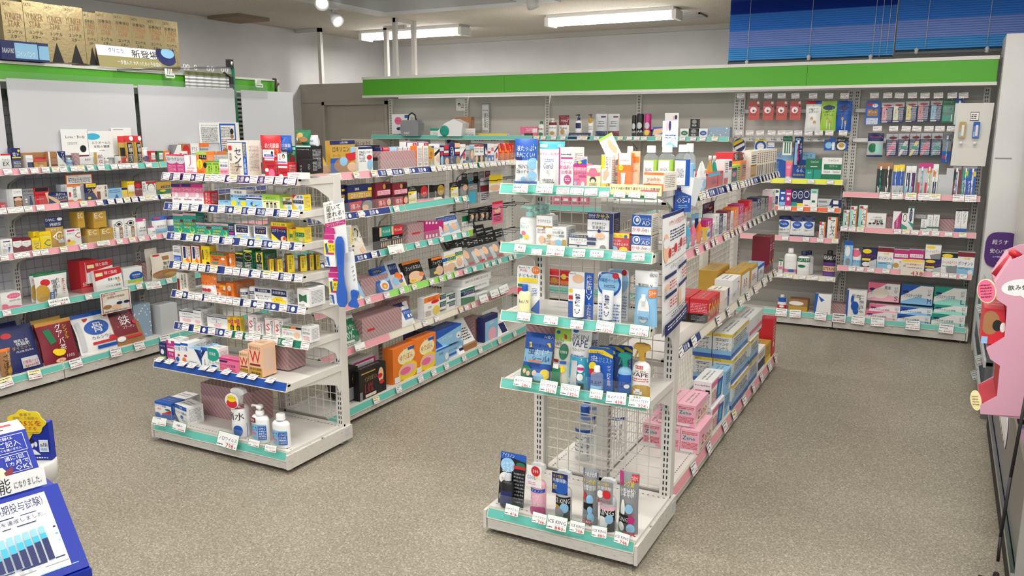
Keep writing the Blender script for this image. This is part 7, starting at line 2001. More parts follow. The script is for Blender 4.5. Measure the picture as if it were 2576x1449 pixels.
def rack(name, label, f, P, bays, base_d, post_d, top, levels, base, back=None, foot=True, ends=(1, 1), post_slots=True, kick='worn', near_post=True, cat='shop rack'):
    root = empty(name, ((0, P, 0) if f == 'Y' else (P, 0, 0)), label, cat, 0 if f == 'Y' else math.pi / 2)
    u0, u1 = bays[0], bays[-1]
    for b in bays: post_mesh(min(max(b, u0 + .0225), u1 - .0225), post_d, .02, top, slots=post_slots).obj('post', root)
    zb, zd, segs = base   # kick height, deck height, strips
    for a, b in zip(bays, bays[1:]):
        m = MB(); m.box(a, .02, zd - .02, b, post_d + .01, zd, 'rack')
        n = int((b - a) / .022)
        for i in range(n):
            for yy in (.045, post_d - .03): m.quad((a + .02 + i * .022, yy, zd + .0006), (a + .028 + i * .022, yy, zd + .0006), (a + .028 + i * .022, yy + .004, zd + .0006), (a + .02 + i * .022, yy + .004, zd + .0006), 'dark')
        o = m.obj('base_deck', root)
        m = MB(); lip(m, a + .002, b - .002, 0, zb, segs); m.obj('label_strip', o)
        m = MB(); m.box(a + .003, .006, .022, b - .003, .02, zb, kick); m.obj('kick_plate', root)
        if foot:
            for u in (a + .03, b - .03): MB().lathe([(.018, 0), (.022, .006), (.012, .01), (.01, .03)], 'steel', 10).obj('foot', root, (u, .05, 0))
    for e, u in ((0, u0), (1, u1)):
        if ends[e]:
            m = MB(); s = 1 if e else -1
            m.box(min(u, u + s * .012), 0.0, .022, max(u, u + s * .012), post_d + .05, zb + .03, 'worn'); m.box(min(u + s * .012, u + s * .0135), post_d - .01, .05, max(u + s * .012, u + s * .0135), post_d + .025, .085, 'a'); m.obj('end_plate', root)
            MB().lathe([(.018, 0), (.022, .006), (.012, .01), (.01, .03)], 'steel', 10).obj('foot', root, (u - s * .02, post_d, 0))
    for L in levels:
        z, off, segs = L['z'], L['off'], L['s']; guard = L.get('g', 0); hh = L.get('h', .04)
        for a, b in zip(L.get('bays', bays), L.get('bays', bays)[1:]):
            m = MB(); m.box(a + .004, off + .012, z + hh * .5, b - .004, post_d, z + hh * .72, 'rack'); m.box(a + .0025, off + .03, z, a + .02, post_d, z + hh * .74, 'rack'); m.box(b - .02, off + .03, z, b - .0025, post_d, z + hh * .74, 'rack')
            o = m.obj('shelf', root)
            m = MB(); lip(m, a + .004, b - .004, off, z, segs, hh); m.obj('label_strip', o)
            if guard: MB().box(a + .01, off + .008, z + hh * .9, b - .01, off + .0105, z + hh + guard, 'AC').obj('clear_guard', o)
            for u in (a + .008, b - .011):
                D = post_d - off; m = MB(); m.add([(u + q, off + yy, zz) for q in (0, .003) for yy, zz in ((.05, z + .002), (D, z + .002), (D, z - .10), (D - .012, z - .115), (D - .03, z - .07), (D * .55, z - .022))], [(0, 1, 2, 3, 4, 5), (11, 10, 9, 8, 7, 6)] + [(i, 6 + i, 6 + (i + 1) % 6, (i + 1) % 6) for i in range(6)], 'rack'); m.obj('bracket', root)
    if back == 'wire':
        for a, b in zip(bays, bays[1:]): wire_grid(a + .035, b - .035, zd + .01, top - .02, post_d + .03, .033, .036).obj('wire_panel', root)
    elif back == 'wire_big':
        for a, b in zip(bays, bays[1:]): wire_grid(a + .05, b - .05, zd + .01, top - .02, post_d + .025, .05, .045, 'wire', .0024).obj('wire_panel', root)
    elif back == 'panel':
        for a, b in zip(bays, bays[1:]): MB().box(a + .02, post_d + .03, .05, b - .02, post_d + .045, top, 'panel').obj('back_panel', root)
    elif back == 'tile':
        for a, b in zip(bays, bays[1:]):
            o = MB().box(a + .01, post_d + .03, .05, b - .01, post_d + .05, top, 'tile').obj('back_panel', root)
            wire_grid(a + .02, b - .02, .1, top - .01, post_d + .022, .058, .058, 'A', .0012).obj('wire_grid', o)
    return root
LV = lambda k, P, segs, g=0, h=.04: dict(z=SHELF[k][3], off=(SHELF[k][1] - P) if SHELF[k][0] == 'Y' else (P - SHELF[k][1]), s=segs, g=g, h=h)
ALL = lambda c, *t: [(-9, 9, c) + t]
lv = [LV('A1', 2.67, ALL('purple', '第2類'))] + [LV('A%d' % k, 2.67, ALL('navy', '第2類')) for k in (2, 3, 4, 5)] + [LV('A6', 2.67, [(-9, -3.05, 'navy', '第2類'), (-3.05, 9, 'deepgreen', '第3類')]), LV('A7', 2.67, ALL('royal'), 0, .045)]
RA = rack('end_rack', 'white wire-backed end rack of medicine boxes with blue-edged shelf', 'Y', 2.67, [-3.465, -2.572], .42, .42, 1.355, lv, (.062, .104, ALL('teal')), 'wire_big')
MB().box(-3.45, .01, .106, -2.585, .0125, .16, 'AC').obj('clear_guard', RA)
lv = [LV('B%d' % k, 2.61, ALL('teal'), .055) for k in (1, 2, 3, 4)]
RB = rack('end_rack', 'narrow white end rack of skin care, nearest to the camera', 'Y', 2.61, [-1.48, -.868], .43, .43, 1.345, lv, (.068, .11, ALL('teal')), 'wire_big')
MB().box(-1.47, .012, .112, -.88, .0145, .17, 'AC').obj('clear_guard', RB)
# gondola sides
b2 = [3.15, 4.0, 4.9, 5.8]
lv = [LV('AS1', -2.715, [(0, 3.75, 'pink'), (3.75, 4.3, 'navy', '第2類'), (4.3, 4.75, 'cream'), (4.75, 4.9, 'deepgreen'), (4.9, 9, 'cream')], .05), dict(LV('AS2', -2.715, [(0, 3.86, 'navy', '第2類'), (3.86, 9, 'teal')], .05), bays=[3.15, 4.0, 4.75]),
      dict(LV('AS3', -2.715, [(0, 3.75, 'navy', '第2類'), (3.75, 9, 'teal')], .05), bays=[3.15, 4.0, 4.75]), LV('AS4', -2.715, [(0, 3.8, 'pink'), (3.8, 4.55, 'lime'), (4.55, 4.65, 'pink'), (4.65, 9, 'teal')], .06), LV('AS5', -2.715, [(0, 3.75, 'pink'), (3.75, 4.5, 'cream'), (4.5, 9, 'pink')], .05)]
RC = rack('gondola_rack', 'long white aisle rack of pain patches behind the left end rack', 'X', -2.715, b2, .3, .3, 1.34, lv, (.05, .095, ALL('teal')), 'wire', ends=(0, 1))
for z in (1.20, 1.0, .80):
    MB().bar((4.78, .26, z), (5.74, .26, z), .005, 'rubber', 6).obj('hook_bar', RC)
    for i in range(7): MB().path([(4.84 + .14 * i, .26, z), (4.84 + .14 * i, .08, z + .004), (4.84 + .14 * i, .07, z + .014)], .0026, 'rubber', 5).obj('peg_hook', RC)
b3 = [3.1, 3.9, 4.7, 5.5]
lv = [LV('BS1', -.875, [(0, 3.6, 'deepgreen'), (3.6, 5.2, 'navy', '第2類'), (5.2, 9, 'navy')], .06), LV('BS2', -.875, [(0, 4.6, 'pink'), (4.6, 9, 'A')], .06), LV('BS3', -.875, [(0, 3.32, 'pink'), (3.32, 3.62, 'navy', '第2類'), (3.62, 9, 'cream')], .06)]
RD = rack('gondola_rack', 'long white aisle rack of drinks behind the right end rack', 'X', -.875, b3, .3, .29, 1.34, lv, (.058, .1, ALL('pink')), 'wire', ends=(0, 1))
# bare far side of the same gondola, only its base deck
m = MB(); m.box(3.1, .0, .08, 5.5, .27, .1, 'rack'); m.box(3.1, .27, .02, 5.5, .285, .08, 'worn')
for i in range(100): m.quad((3.12 + i * .0235, .24, .1006), (3.13 + i * .0235, .24, .1006), (3.13 + i * .0235, .244, .1006), (3.12 + i * .0235, .244, .1006), 'dark')
o = m.obj('rear_deck', RD); o.rotation_euler = (0, 0, 0); o.matrix_parent_inverse = Matrix(); o.location = (0, .31, 0)
# left wall rack and its green canopy
b4 = [1.3, 2.2, 3.1, 4.0, 4.9, 5.55]
lv = [LV('C1', -4.8, [(0, 3.15, 'pink'), (3.15, 9, 'teal')], .05), LV('C2', -4.8, [(0, 3.5, 'pink'), (3.5, 9, 'navy')], .05), LV('C3', -4.8, ALL('pink'), .05), LV('C4', -4.8, ALL('teal'), .04)]
RE = rack('wall_rack', 'long left wall rack with grey grid back and white upper panels', 'X', -4.8, b4, .4, .38, 1.95, lv, (.08, .12, ALL('teal')), 'tile', ends=(0, 1))
m = MB(); m.box(1.2, .215, 1.855, 5.36, .235, 1.95, 'green'); m.box(1.2, .205, 1.95, 5.36, .42, 1.965, 'rack'); m.box(1.2, .205, 1.845, 5.36, .235, 1.857, 'rack'); m.obj('canopy_fascia', RE)
for a, b in ((1.2, 2.1), (2.14, 2.99), (3.03, 3.895), (3.93, 4.80), (4.872, 5.45)): MB().box(a, .14, 1.335, b, .146, 1.862, 'paper').obj('white_cover_sheet', RE)
MB().box(1.2, .132, 1.80, 5.15, .1335, 1.90, 'AC').obj('clear_curtain', RE)
# back wall rack: plain bays, toothpaste bay, denture bay, long green canopy
xs = [-5.12, -4.2, -3.32, -2.43, -1.555, -.675, .25]
lv = [dict(LV('DL1', 6.743, ALL('teal'), .04), bays=xs[:5]), dict(LV('DL2', 6.743, ALL('teal'), .04), bays=xs[2:5]), dict(LV('DL3', 6.743, ALL('teal'), .04), bays=xs[2:5])]
RF = rack('wall_rack', 'plain off-white left bays of the back wall rack', 'Y', 6.743, xs[:5], .38, .32, 1.86, lv, (.083, .113, ALL('teal')), 'panel', ends=(0, 0))
lv = [LV('DM2', 6.743, ALL('yel'), 0), LV('DM3', 6.743, ALL('oran'), 0), LV('DM4', 6.743, ALL('pink'), .04), LV('DM5', 6.743, ALL('cream'), .03)]
RG = rack('wall_rack', 'toothpaste bay of the back wall rack with peg hooks', 'Y', 6.743, xs[4:6], .38, .32, 1.86, lv, (.083, .113, ALL('teal')), 'panel', ends=(0, 0))
lv = [LV('DR2', 6.743, ALL('pink'), .05), LV('DR3', 6.743, ALL('pink'), .04), LV('DR4', 6.743, ALL('pink'), .03)]
RH = rack('wall_rack', 'denture care bay of the back wall rack at the right end', 'Y', 6.743, xs[5:7], .38, .32, 1.86, lv, (.083, .113, ALL('teal')), 'panel', ends=(0, 1))
for root, a, b, zs in ((RG, xs[4] + .03, xs[5] - .02, (1.70, 1.475)), (RH, xs[5] + .02, xs[6] - .06, (1.70, 1.475))):
    for z in zs: MB().box(a, .28, z - .014, b, .298, z + .014, 'lampw').obj('hook_rail', root)
cn = empty('rack_canopy', (0, 6.74, 1.86), 'long bright green canopy board over the back wall rack', 'canopy')
m = MB()
for a, b in ((-5.19, -3.6), (-3.598, -.99), (-.988, .265)): m.box(a, .0, .022, b, .02, .175, 'green')
m.obj('green_board', cn)
m = MB(); m.box(-5.2, -.006, .175, .27, .40, .20, 'rack'); m.box(-5.2, -.006, .0, .27, .03, .022, 'rack'); m.obj('white_edging', cn)
# denture bay extras: hanging white board
t = empty('hanging_board', (.155, 6.78, 1.80), 'white hanging board with two small brush packs', 'board')
m = MB(); m.add([(-.11, 0, -.06), (.115, 0, -.06), (.10, .01, -.50), (-.12, .01, -.50), (-.11, .004, -.06), (.115, .004, -.06), (.10, .014, -.50), (-.12, .014, -.50)], [(0, 3, 2, 1), (4, 5, 6, 7), (0, 1, 5, 4), (1, 2, 6, 5), (2, 3, 7, 6), (3, 0, 4, 7)], 'E')
m.art('r K 40 14 64 28;r W 41 15 63 27;s K 43 17 60 25 3', lambda x, y, l: (-.115 + .225 * x / 100, -.001 * l - .0005 + .0001 * y, -.06 - .44 * y / 100), .5); m.obj('board_panel', t)
# ---------------- goods on the shelves ----------------
SIDE = {'WQ': 'b W;s A 8 10 92 20 1;s P 10 30 60 40 1;s A 10 52 92 88 4;r K 68 30 92 44', 'PZ': 'b p;r W 0 88 70 98;e a 38 36 32 11;t N 12 28 78 44 Zeno;s R 8 8 92 22 2;s R 8 54 92 84 5', 'FZ': 'b W;r Y 0 0 100 12;t K 6 2 40 11 SATO;t K 16 34 84 50 ファンデ;t K 16 52 84 68 ユンケル;r b 0 66 100 84;r B 0 84 100 100;s K 16 18 84 30 2',
        'RK': 'b R;s p 6 16 94 56 6;r K 0 62 100 100;s A 12 70 88 92 4'}
KIND = dict(box='medicine_carton', pouch='refill_pouch', btl='plastic_bottle', pump='pump_bottle', spray='spray_bottle', tube='cream_tube', can='tin_can', card='promo_card', pack='blister_pack', wrap='wrapped_box', spout='spout_pouch')
base_of = lambda a: a.split(';')[0][2:] if a.startswith('b ') else 'W'
glyphs([' '.join(t.split(' ')[6:]) for a in ART for t in a.split(';') if t.startswith('t ')] + [c for a in ART for t in a.split(';') if t.startswith('v ') for c in ' '.join(t.split(' ')[6:])])
CACHE = {}
def flat(w, h, y=0., e=.0003): return lambda px, py, l: (-w / 2 + w * px / 100, y - e * l, h * (1 - py / 100))
def mesh_box(w, d, h, art, sc_):
    m = MB(); b = base_of(art); side = (sc_ or b); s0 = side[0] if side in SIDE else side
    if side in ('FZ', 'WQ'): s0 = 'W'
    if side == 'RK': s0 = 'R'
    if side == 'PZ': s0 = 'p'
    W = w / 2
    m.quad((-W, 0, 0), (W, 0, 0), (W, 0, h), (-W, 0, h), b)
    m.quad((W, 0, 0), (W, d, 0), (W, d, h), (W, 0, h), s0); m.quad((W, d, 0), (-W, d, 0), (-W, d, h), (W, d, h), s0); m.quad((-W, d, 0), (-W, 0, 0), (-W, 0, h), (-W, d, h), s0); m.quad((-W, 0, h), (W, 0, h), (W, d, h), (-W, d, h), s0); m.quad((-W, d, 0), (W, d, 0), (W, 0, 0), (-W, 0, 0), s0)
    m.art(art, flat(w, h), w / h)
    if side in SIDE:
        f = lambda px, py, l: (-W - .0003 * (l + 1), d * (1 - px / 100), h * (1 - py / 100)); m.add([f(0, 100, 0), f(100, 100, 0), f(100, 0, 0), f(0, 0, 0)], [(0, 1, 2, 3)], 'p' if side == 'PZ' else s0); m.art(SIDE[side], f, d / h)
    elif h > .03 and d > .02:
        ink = 'A' if s0 in ('W', 'w', 'a', 'y', 'p', 't', 'b', 'E', 'Y') else 'a'
        m.art('s %s 14 14 86 84 %d' % (ink, max(2, int(h / .009))), lambda px, py, l: (W + .0003 * l, d * px / 100, h * (1 - py / 100)), d / h)
    if h > .03 and d > .03: m.art('s A 16 25 84 70 2', lambda px, py, l: (-W + w * px / 100, d * (1 - py / 100), h + .0003 * l), w / d)
    return m
def mesh_wrap(w, d, h, art):
    m = MB(); b = base_of(art); m.box(-w / 2, 0, 0, w / 2, d, h, b); m.art(art, flat(w, h), w / h)
    m.add([(w / 2 + .0006, d * .5, h), (w / 2 + .0006, d * .1, h * .55), (w / 2 + .0006, d * .9, h * .55)], [(0, 1, 2)], b); return m
def mesh_pouch(w, d, h, art):
    m = MB(); b = base_of(art); N = 12; M = 14
    def T(px, py):
        u = abs(px - 50) / 50; v = 1 - py / 100; z = 1 if v < .05 else max(0., min(1., (1 - v) / .5)) ** .6
        z *= (.55 + .45 * min(1, v / .15)); return d / 2 * (1 - u ** 2.5) * z
    def wd(py): v = 1 - py / 100; return w / 2 * (1 - .05 * math.sin(math.pi * v) + .012 * math.sin(9 * v))
    def F(px, py, l): return (wd(py) * (px - 50) / 50, d / 2 - T(px, py) - .0009 * l - .0004 * math.sin(px * .45 + py * .2), h * (1 - py / 100))
    for s in (1, -1):
        v = [F(100 * i / N, 100 * j / M, 0) for j in range(M + 1) for i in range(N + 1)]
        if s < 0: v = [(x, d - y, z) for x, y, z in v]
        f = [(j * (N + 1) + i, (j + 1) * (N + 1) + i, (j + 1) * (N + 1) + i + 1, j * (N + 1) + i + 1) for j in range(M) for i in range(N)]
        m.add(v, f if s > 0 else [q[::-1] for q in f], b, True)
    m.art(art, F, w / h, 8, 6); return m
def cyl_map(rx, ry, h, cy): return lambda px, py, l: ((rx + .0006 * l) * math.sin((px - 50) / 50 * 1.35), cy - (ry + .0006 * l) * math.cos((px - 50) / 50 * 1.35), h * (1 - py / 100))
def mesh_btl(w, d, h, art, neck=.36, body=.72, top=.82):
    m = MB(); b = base_of(art); rx = w / 2; ry = max(d / 2, rx * .55); ry = min(ry, rx); k = ry / rx
    m.lathe([(rx * .9, 0), (rx * .99, h * .015), (rx, h * .04), (rx, h * body * .95), (rx * .96, h * body), (rx * .8, h * (body + .05)), (rx * (neck + .08), h * (top - .03)), (rx * neck, h * top), (rx * neck, h * (top + .02))], b, 22, 0, ry, k)
    m.art(art, cyl_map(rx, ry, h, ry), w * 1.2 / h, 10, 1); return m, rx, ry
def cap_mesh(r, z0, z1, c, cy):
    n = 24; m = MB(); pr = [(r, z0), (r, z1 - (z1 - z0) * .12), (r * .9, z1)]
    m.lathe(pr, c, n, 0, cy); m.lathe([(r * 1.05, z0), (r * 1.05, z0 + (z1 - z0) * .18)], c, n, 0, cy); return m
def mesh_brush(w, h, c, y=-.008):
    m = MB(); pts = [(0, y, h * .08), (w * .06, y - .002, h * .3), (-w * .04, y, h * .52), (0, y, h * .68), (0, y, h * .84)]
    m.path(pts[:3], w * .09, c, 8); m.path(pts[2:], w * .055, c, 8); m.box(-w * .11, y - .012, h * .76, w * .11, y - .002, h * .88, 'W'); return m
def build(key, kind, w, d, h, art, op):
    """returns (root mesh, [(part name, mesh, label)]) for one kind of article, base at the origin, front towards -y"""
    parts = []
    if kind == 'box':
        if key == 'tonic_multipack':     # loose shrink film round the pack
            q = MB(); W = w / 2 + .004; n = 10
            for z0, z1, e0, e1 in ((.002, h + .004, .0, .002), (h + .004, h + .014, .002, -.02)):
                P = lambda e, z: [(-W - e, -.004 - e, z), (W + e, -.004 - e, z + .003), (W + e, d + .004 + e, z - .002), (-W - e, d + .004 + e, z + .002)]
                q.add(P(e0, z0) + P(e1, z1), [(k, (k + 1) % 4, 4 + (k + 1) % 4, 4 + k) for k in range(4)], 'AC', True)
            parts.append(('film_wrap', q, 'clear plastic film'))
        return mesh_box(w, d, h, art, op.get('sc')), parts
    if kind == 'wrap': return mesh_wrap(w, d, h, art), parts
    if kind == 'pouch': return mesh_pouch(w, d, h, art), parts
    if kind == 'card':
        m = MB(); m.box(-w / 2, 0, 0, w / 2, max(d, .0015), h, base_of(art)); m.art(art, flat(w, h), w / h); return m, parts
    if kind == 'pack':
        m = MB(); b = base_of(art); r = min(w, h) * .12; q = [(w / 2 - r + r * math.sin(t), h - r + r * math.cos(t)) for t in [math.pi / 2 * i / 4 for i in range(5)]]
        m.prism([(-w / 2, 0), (w / 2, 0)] + q[::-1] + [(-x, z) for x, z in q], 0, .003, b); m.art(art, flat(w, h), w / h)
        inner = op.get('inner', '')
        if inner == 'clear': parts.append(('blister_shell', MB().prism([(-w * .42, h * .06), (w * .42, h * .06), (w * .42, h * .74), (-w * .42, h * .74)], -.012, -.001, 'CV'), 'clear plastic shell'))
        elif inner == 'brush': parts.append(('toothbrush', mesh_brush(w, h, rnd.choice('WbMcaT')), None))
        elif inner:
            k, c, cc, tx = inner.split(';'); ww = min(w * .5, .055); hh = h * (.62 if k == 'btl' else .66)
            if k == 'btl':
                q_, rx, ry = mesh_btl(ww, ww * .7, hh, 'b %s;%s' % (c, 't N 14 48 86 60 %s;r %s 10 66 90 90' % (tx, 'b' if c == 'GL' else c) if tx else 'r N 10 50 90 90')); parts.append(('bottle', q_, 'bottle in front of the card')); parts.append(('bottle_cap', cap_mesh(rx * .48, hh * .8, hh, 'B' if cc == 'B' else cc, ry), None))
            else:
                q_ = mesh_tube(ww, ww * .6, hh, 'b %s;v N 30 14 70 76 %s' % (c, tx)); parts.append(('tube', q_, 'tube in front of the card'))
            for i in range(len(parts)): parts[i][1].v = [(x - (w * .06 if k == 'btl' else -.0), y - ww * .74, z + .002) for x, y, z in parts[i][1].v]
        return m, parts
    if kind == 'btl':
        m, rx, ry = mesh_btl(w, d, h, art, op.get('neck', .36)); parts.append(('bottle_cap', cap_mesh(rx * (op.get('neck', .36) + .1), h * .83, h, op.get('cap', 'W'), ry), None)); return m, parts
    if kind == 'pump':
        m, rx, ry = mesh_btl(w, d, h, art, .3, .66, .74); c = op.get('cap', 'W'); q = MB(); q.lathe([(rx * .42, h * .74), (rx * .42, h * .83), (rx * .36, h * .85)], c, 18, 0, ry); q.bar((0, ry, h * .84), (0, ry, h * .93), rx * .14, c, 10)
        q.lathe([(rx * .34, h * .92), (rx * .36, h * .985), (rx * .28, h)], c, 16, 0, ry); q.bar((0, ry, h * .965), (-rx * .85, ry - rx * .1, h * .965), rx * .12, c, 8); q.bar((-rx * .85, ry - rx * .1, h * .965), (-rx * .9, ry - rx * .1, h * .93), rx * .09, c, 8)
        parts.append(('pump_head', q, 'mint pump head' if c == 't' else None)); return m, parts
    if kind == 'spray':
        m, rx, ry = mesh_btl(w, d, h, art, .3, .58, .7); c = op.get('cap', 'W'); q = MB(); q.lathe([(rx * .4, h * .69), (rx * .4, h * .76)], c, 16, 0, ry); t = rx * .3
        q.prism([(-rx * .3, h * .76), (rx * .3, h * .76), (rx * .34, h * .84), (rx * .95, h * .90), (rx * .8, h * .97), (rx * .1, h), (-rx * .75, h * .985), (-rx * .95, h * .95), (-rx * .95, h * .90), (-rx * .4, h * .88)], ry - t, ry + t, c)
        q.prism([(-rx * .55, h * .885), (-rx * .4, h * .885), (-rx * .62, h * .78), (-rx * .85, h * .70), (-rx * .92, h * .705)], ry - t * .6, ry + t * .6, c)
        parts.append(('trigger_head', q, {'D': 'gold trigger head', 'T': 'teal trigger head'}.get(c)))
        if op.get('tag'):
            tw, th = w * 1.02, h * .42; q = MB(); ta = 'b ' + op['tag']; q.box(-tw / 2, -.006, 0, tw / 2, -.005, th, base_of(ta)); q.art(ta, flat(tw, th, -.006), tw / th); q.v = [(x - w * .06, y, z + h * .57) for x, y, z in q.v]; parts.append(('hang_tag', q, 'printed card over the trigger'))
        elif h > .2 and base_of(art) == 'W' and c == 'W':
            q = MB(); q.lathe([(w * .46, 0), (w * .46, .002)], 'W', 24); q.v = [(x, -.004 - z, y) for x, y, z in q.v]; q.art('e R 50 66 40 30;e Y 50 34 34 22;t R 20 22 80 36 ウイルス', lambda px, py, l: (w * .46 * (px - 50) / 50, -.0065 - .0003 * l, w * .46 * (50 - py) / 50), 1); q.v = [(x - w * .08, y, z + h * .78) for x, y, z in q.v]; parts.append(('hang_tag', q, 'round red and yellow tag'))
        return m, parts
    if kind == 'tube':
        m = mesh_tube(w, d, h, art); parts.append(('tube_cap', MB().lathe([(w * .36, 0), (w * .36, h * .15), (w * .33, h * .16)], op.get('cap', 'W'), 18, 0, w * .36), None)); return m, parts
    if kind == 'can':
        m = MB(); r = w / 2; b = base_of(art); m.lathe([(r * .95, 0), (r, h * .02), (r, h * .9), (r * .95, h * .92)], b, 22, 0, r); m.art(art, cyl_map(r, r, h, r), w * 1.2 / h, 10, 1)
        parts.append(('lid', MB().lathe([(r * .97, h * .9), (r * .97, h * .96), (r * .85, h), (r * .2, h)], b if b != 'W' else ('N' if 'can' in key else 'W'), 22, 0, r), None)); return m, parts
    if kind == 'spout':
        m = mesh_pouch(w, .035, h * .84, art); r = w * .2; parts.append(('spout_cap', MB().lathe([(r * .7, h * .8), (r * .7, h * .86), (r, h * .86), (r, h * .99), (r * .9, h)], 'W', 14, 0, .0175), 'white screw cap')); return m, parts
def mesh_tube(w, d, h, art):
    m = MB(); n = 18; K = 8; b = base_of(art); r0 = w * .42; ry0 = max(d * .5, w * .36); cy = ry0; v = []
    for k in range(K + 1):
        t = k / K; ry = ry0 * (1 - t) ** .8 + .0012 * t; rx = r0 + (w / 2 - r0) * t; v += [(rx * math.cos(2 * math.pi * i / n), cy + ry * math.sin(2 * math.pi * i / n), h * (.14 + .86 * t)) for i in range(n)]
    m.add(v, [(k * n + i, k * n + (i + 1) % n, (k + 1) * n + (i + 1) % n, (k + 1) * n + i) for k in range(K) for i in range(n)], b, True)
    def F(px, py, l):
        z = 1 - py / 100; t = max(0, (z - .14) / .86); ry = ry0 * (1 - t) ** .8 + .0012 * t; a = (px - 50) / 50 * 1.2; return ((w * .45 + .0006 * l) * math.sin(a), cy - (ry + .0009 * l) * math.cos(a), h * z)
    m.art(art, F, w / h, 8, 6); return m
ORD = 'first second third fourth fifth sixth seventh eighth ninth tenth'.split()
CATS = dict(box='box', pouch='pouch', btl='bottle', pump='bottle', spray='bottle', tube='tube', can='can', card='card', pack='package', wrap='box', spout='pouch')
def world_at(k, u, off, z):
    f, P = SHELF[k][:2]; return (u, P + off, z) if f == 'Y' else (P - off, u, z)
def rz_of(k): return 0 if SHELF[k][0] == 'Y' else math.pi / 2
def place_goods():
    for k, rows in ITEMS.items():
        cnt = {}; seen = {}
        for r in rows: cnt[r[7]] = cnt.get(r[7], 0) + 1
        for r in sorted(rows, key=lambda q: q[0]):
            u, off, z, w, d, h, kind, li, ai = r[:9]; op = r[9] if len(r) > 9 else {}
            name = op.get('n', KIND[kind]); look = LOOK[li]; art = ART[ai]; ph = SHELF[k][4]
            key = (name, kind, w, d, h, ai, op.get('sc'), op.get('cap'), op.get('inner'))
            if key not in CACHE:
                m, parts = build(name, kind, w, d, h, art, op); CACHE[key] = (m.mesh(name), [(pn, q.mesh(pn), lb) for pn, q, lb in parts])
            me, parts = CACHE[key]
            o = bpy.data.objects.new(name, me); col.objects.link(o); o.location = world_at(k, u, off, z)
            jig = (random.Random(u * 91 + z).random() - .5) * ((4 if w < .12 else .8) if kind in ('box', 'btl', 'tube') and d < .08 else 0)
            o.rotation_euler = Euler((-R_(op.get('t', 0)), R_(op.get('rr', 0)), rz_of(k) + R_(op.get('ry', 0) + jig)), 'XYZ')
            seen[li] = seen.get(li, 0) + 1; lab = '%s on %s' % (look, ph)
            if cnt[li] > 1: lab += ', %s of %d' % (ORD[seen[li] - 1], cnt[li])
            tag(o, lab, CATS[kind], 'goods on ' + ph)
            for pn, q, lb in parts:
                c = bpy.data.objects.new(pn, q); col.objects.link(c); c.parent = o
                if lb: c['label'] = lb
place_goods()
# ---------------- price cards ----------------
TM = {}
def tag_mesh(w, h, st, txt, var):
    m = MB(); m.box(-w / 2, -.0008, -h / 2, w / 2, 0, h / 2, 'L' if st == 'big' else 'A'); f = lambda px, py, l: (-w / 2 + w * px / 100, -.0008 - .0003 * l, h / 2 - h * py / 100); asp = w / h
    a = ['r W 2 3 98 97']
    if txt.strip('|'):
        p = txt.split('|')
        if p[0]: a.append('t K 6 8 70 24 ' + p[0])
        if p[1]: a.append('t K 8 30 92 54 ' + p[1])
        a += ['s A 40 60 90 66 1', 's K 5 74 34 90 1']
        a += ['t %s 42 68 86 94 %s' % ('R', p[2]) if p[2] else 's R 44 72 90 92 1', 's K 88 76 95 92 1'] if len(p) > 2 else []
    elif st == 'big': a += ['s K 8 8 80 20 1', 's K 8 26 92 40 1', 's K 8 44 86 56 1', 's A 40 60 92 66 1', 's R 45 70 92 92 1', 's K 6 74 34 90 1']
    else: a += ['s K %d 10 90 30 1' % (8 + var), 's K 6 38 %d 54 1' % (50 + var * 4), 's A 40 58 92 66 1', 's R 36 70 94 90 1', 's K 6 74 26 88 1']
    if var == 5 and st == '': a.insert(1, 'r y 2 3 98 44')
    m.art(';'.join(a), f, asp)
    if st == 'peg': m.bar((0, .004, -h / 2), (0, .004, -h / 2 - .012), .0012, 'steel', 4)
    return m
def place_tags():
    glyphs([q for v in TAGS.values() for t in v if len(t) > 5 for q in t[5].split('|')])
    for k, v in TAGS.items():
        ph = SHELF[k][4]; rows = {}
        for t in v: rows.setdefault(('upper' if t[1] > 1.75 else 'lower') if len(t) > 4 and t[4] == 'peg' else '', []).append(t)
        for rk, ts in rows.items():
            for j, t in enumerate(sorted(ts, key=lambda q: q[0])):
                u, z, w, h = t[:4]; st = t[4] if len(t) > 4 else ''; txt = t[5] if len(t) > 5 else ''; var = int(u * 37) % 6
                key = (w, h, st, txt, var)
                if key not in TM: TM[key] = tag_mesh(*key).mesh('price_tag')
                o = bpy.data.objects.new('price_tag', TM[key]); col.objects.link(o); rr = random.Random(u * 7 + z)
                off, tilt = {'peg': (.11, 0), 'flat': (.006, 66), 'big': (-.016, 20)}.get(st, (-.003, 19))
                if st == 'flat': z += .022
                f = SHELF[k][0]
                o.location = world_at(k, u, off, z); o.rotation_euler = Euler((-R_(tilt), R_(rr.uniform(-4, 4)), rz_of(k) + R_(rr.uniform(-3, 3))), 'XYZ')
                p = txt.split('|'); what = 'white price card' + (' priced %s' % p[2] if len(p) > 2 and p[2] else '')
                lab = '%s at %s%s, %s from left' % (what, (rk + ' ') if rk else '', ph, ORD[j] if j < 10 else 'number %d' % (j + 1))
                o.name = {'peg': 'hook_label', 'flat': 'flat_price_label', 'big': 'handwritten_price_card'}.get(st, 'price_tag')
                tag(o, lab, 'price tag', 'price cards at ' + ph)
place_tags()
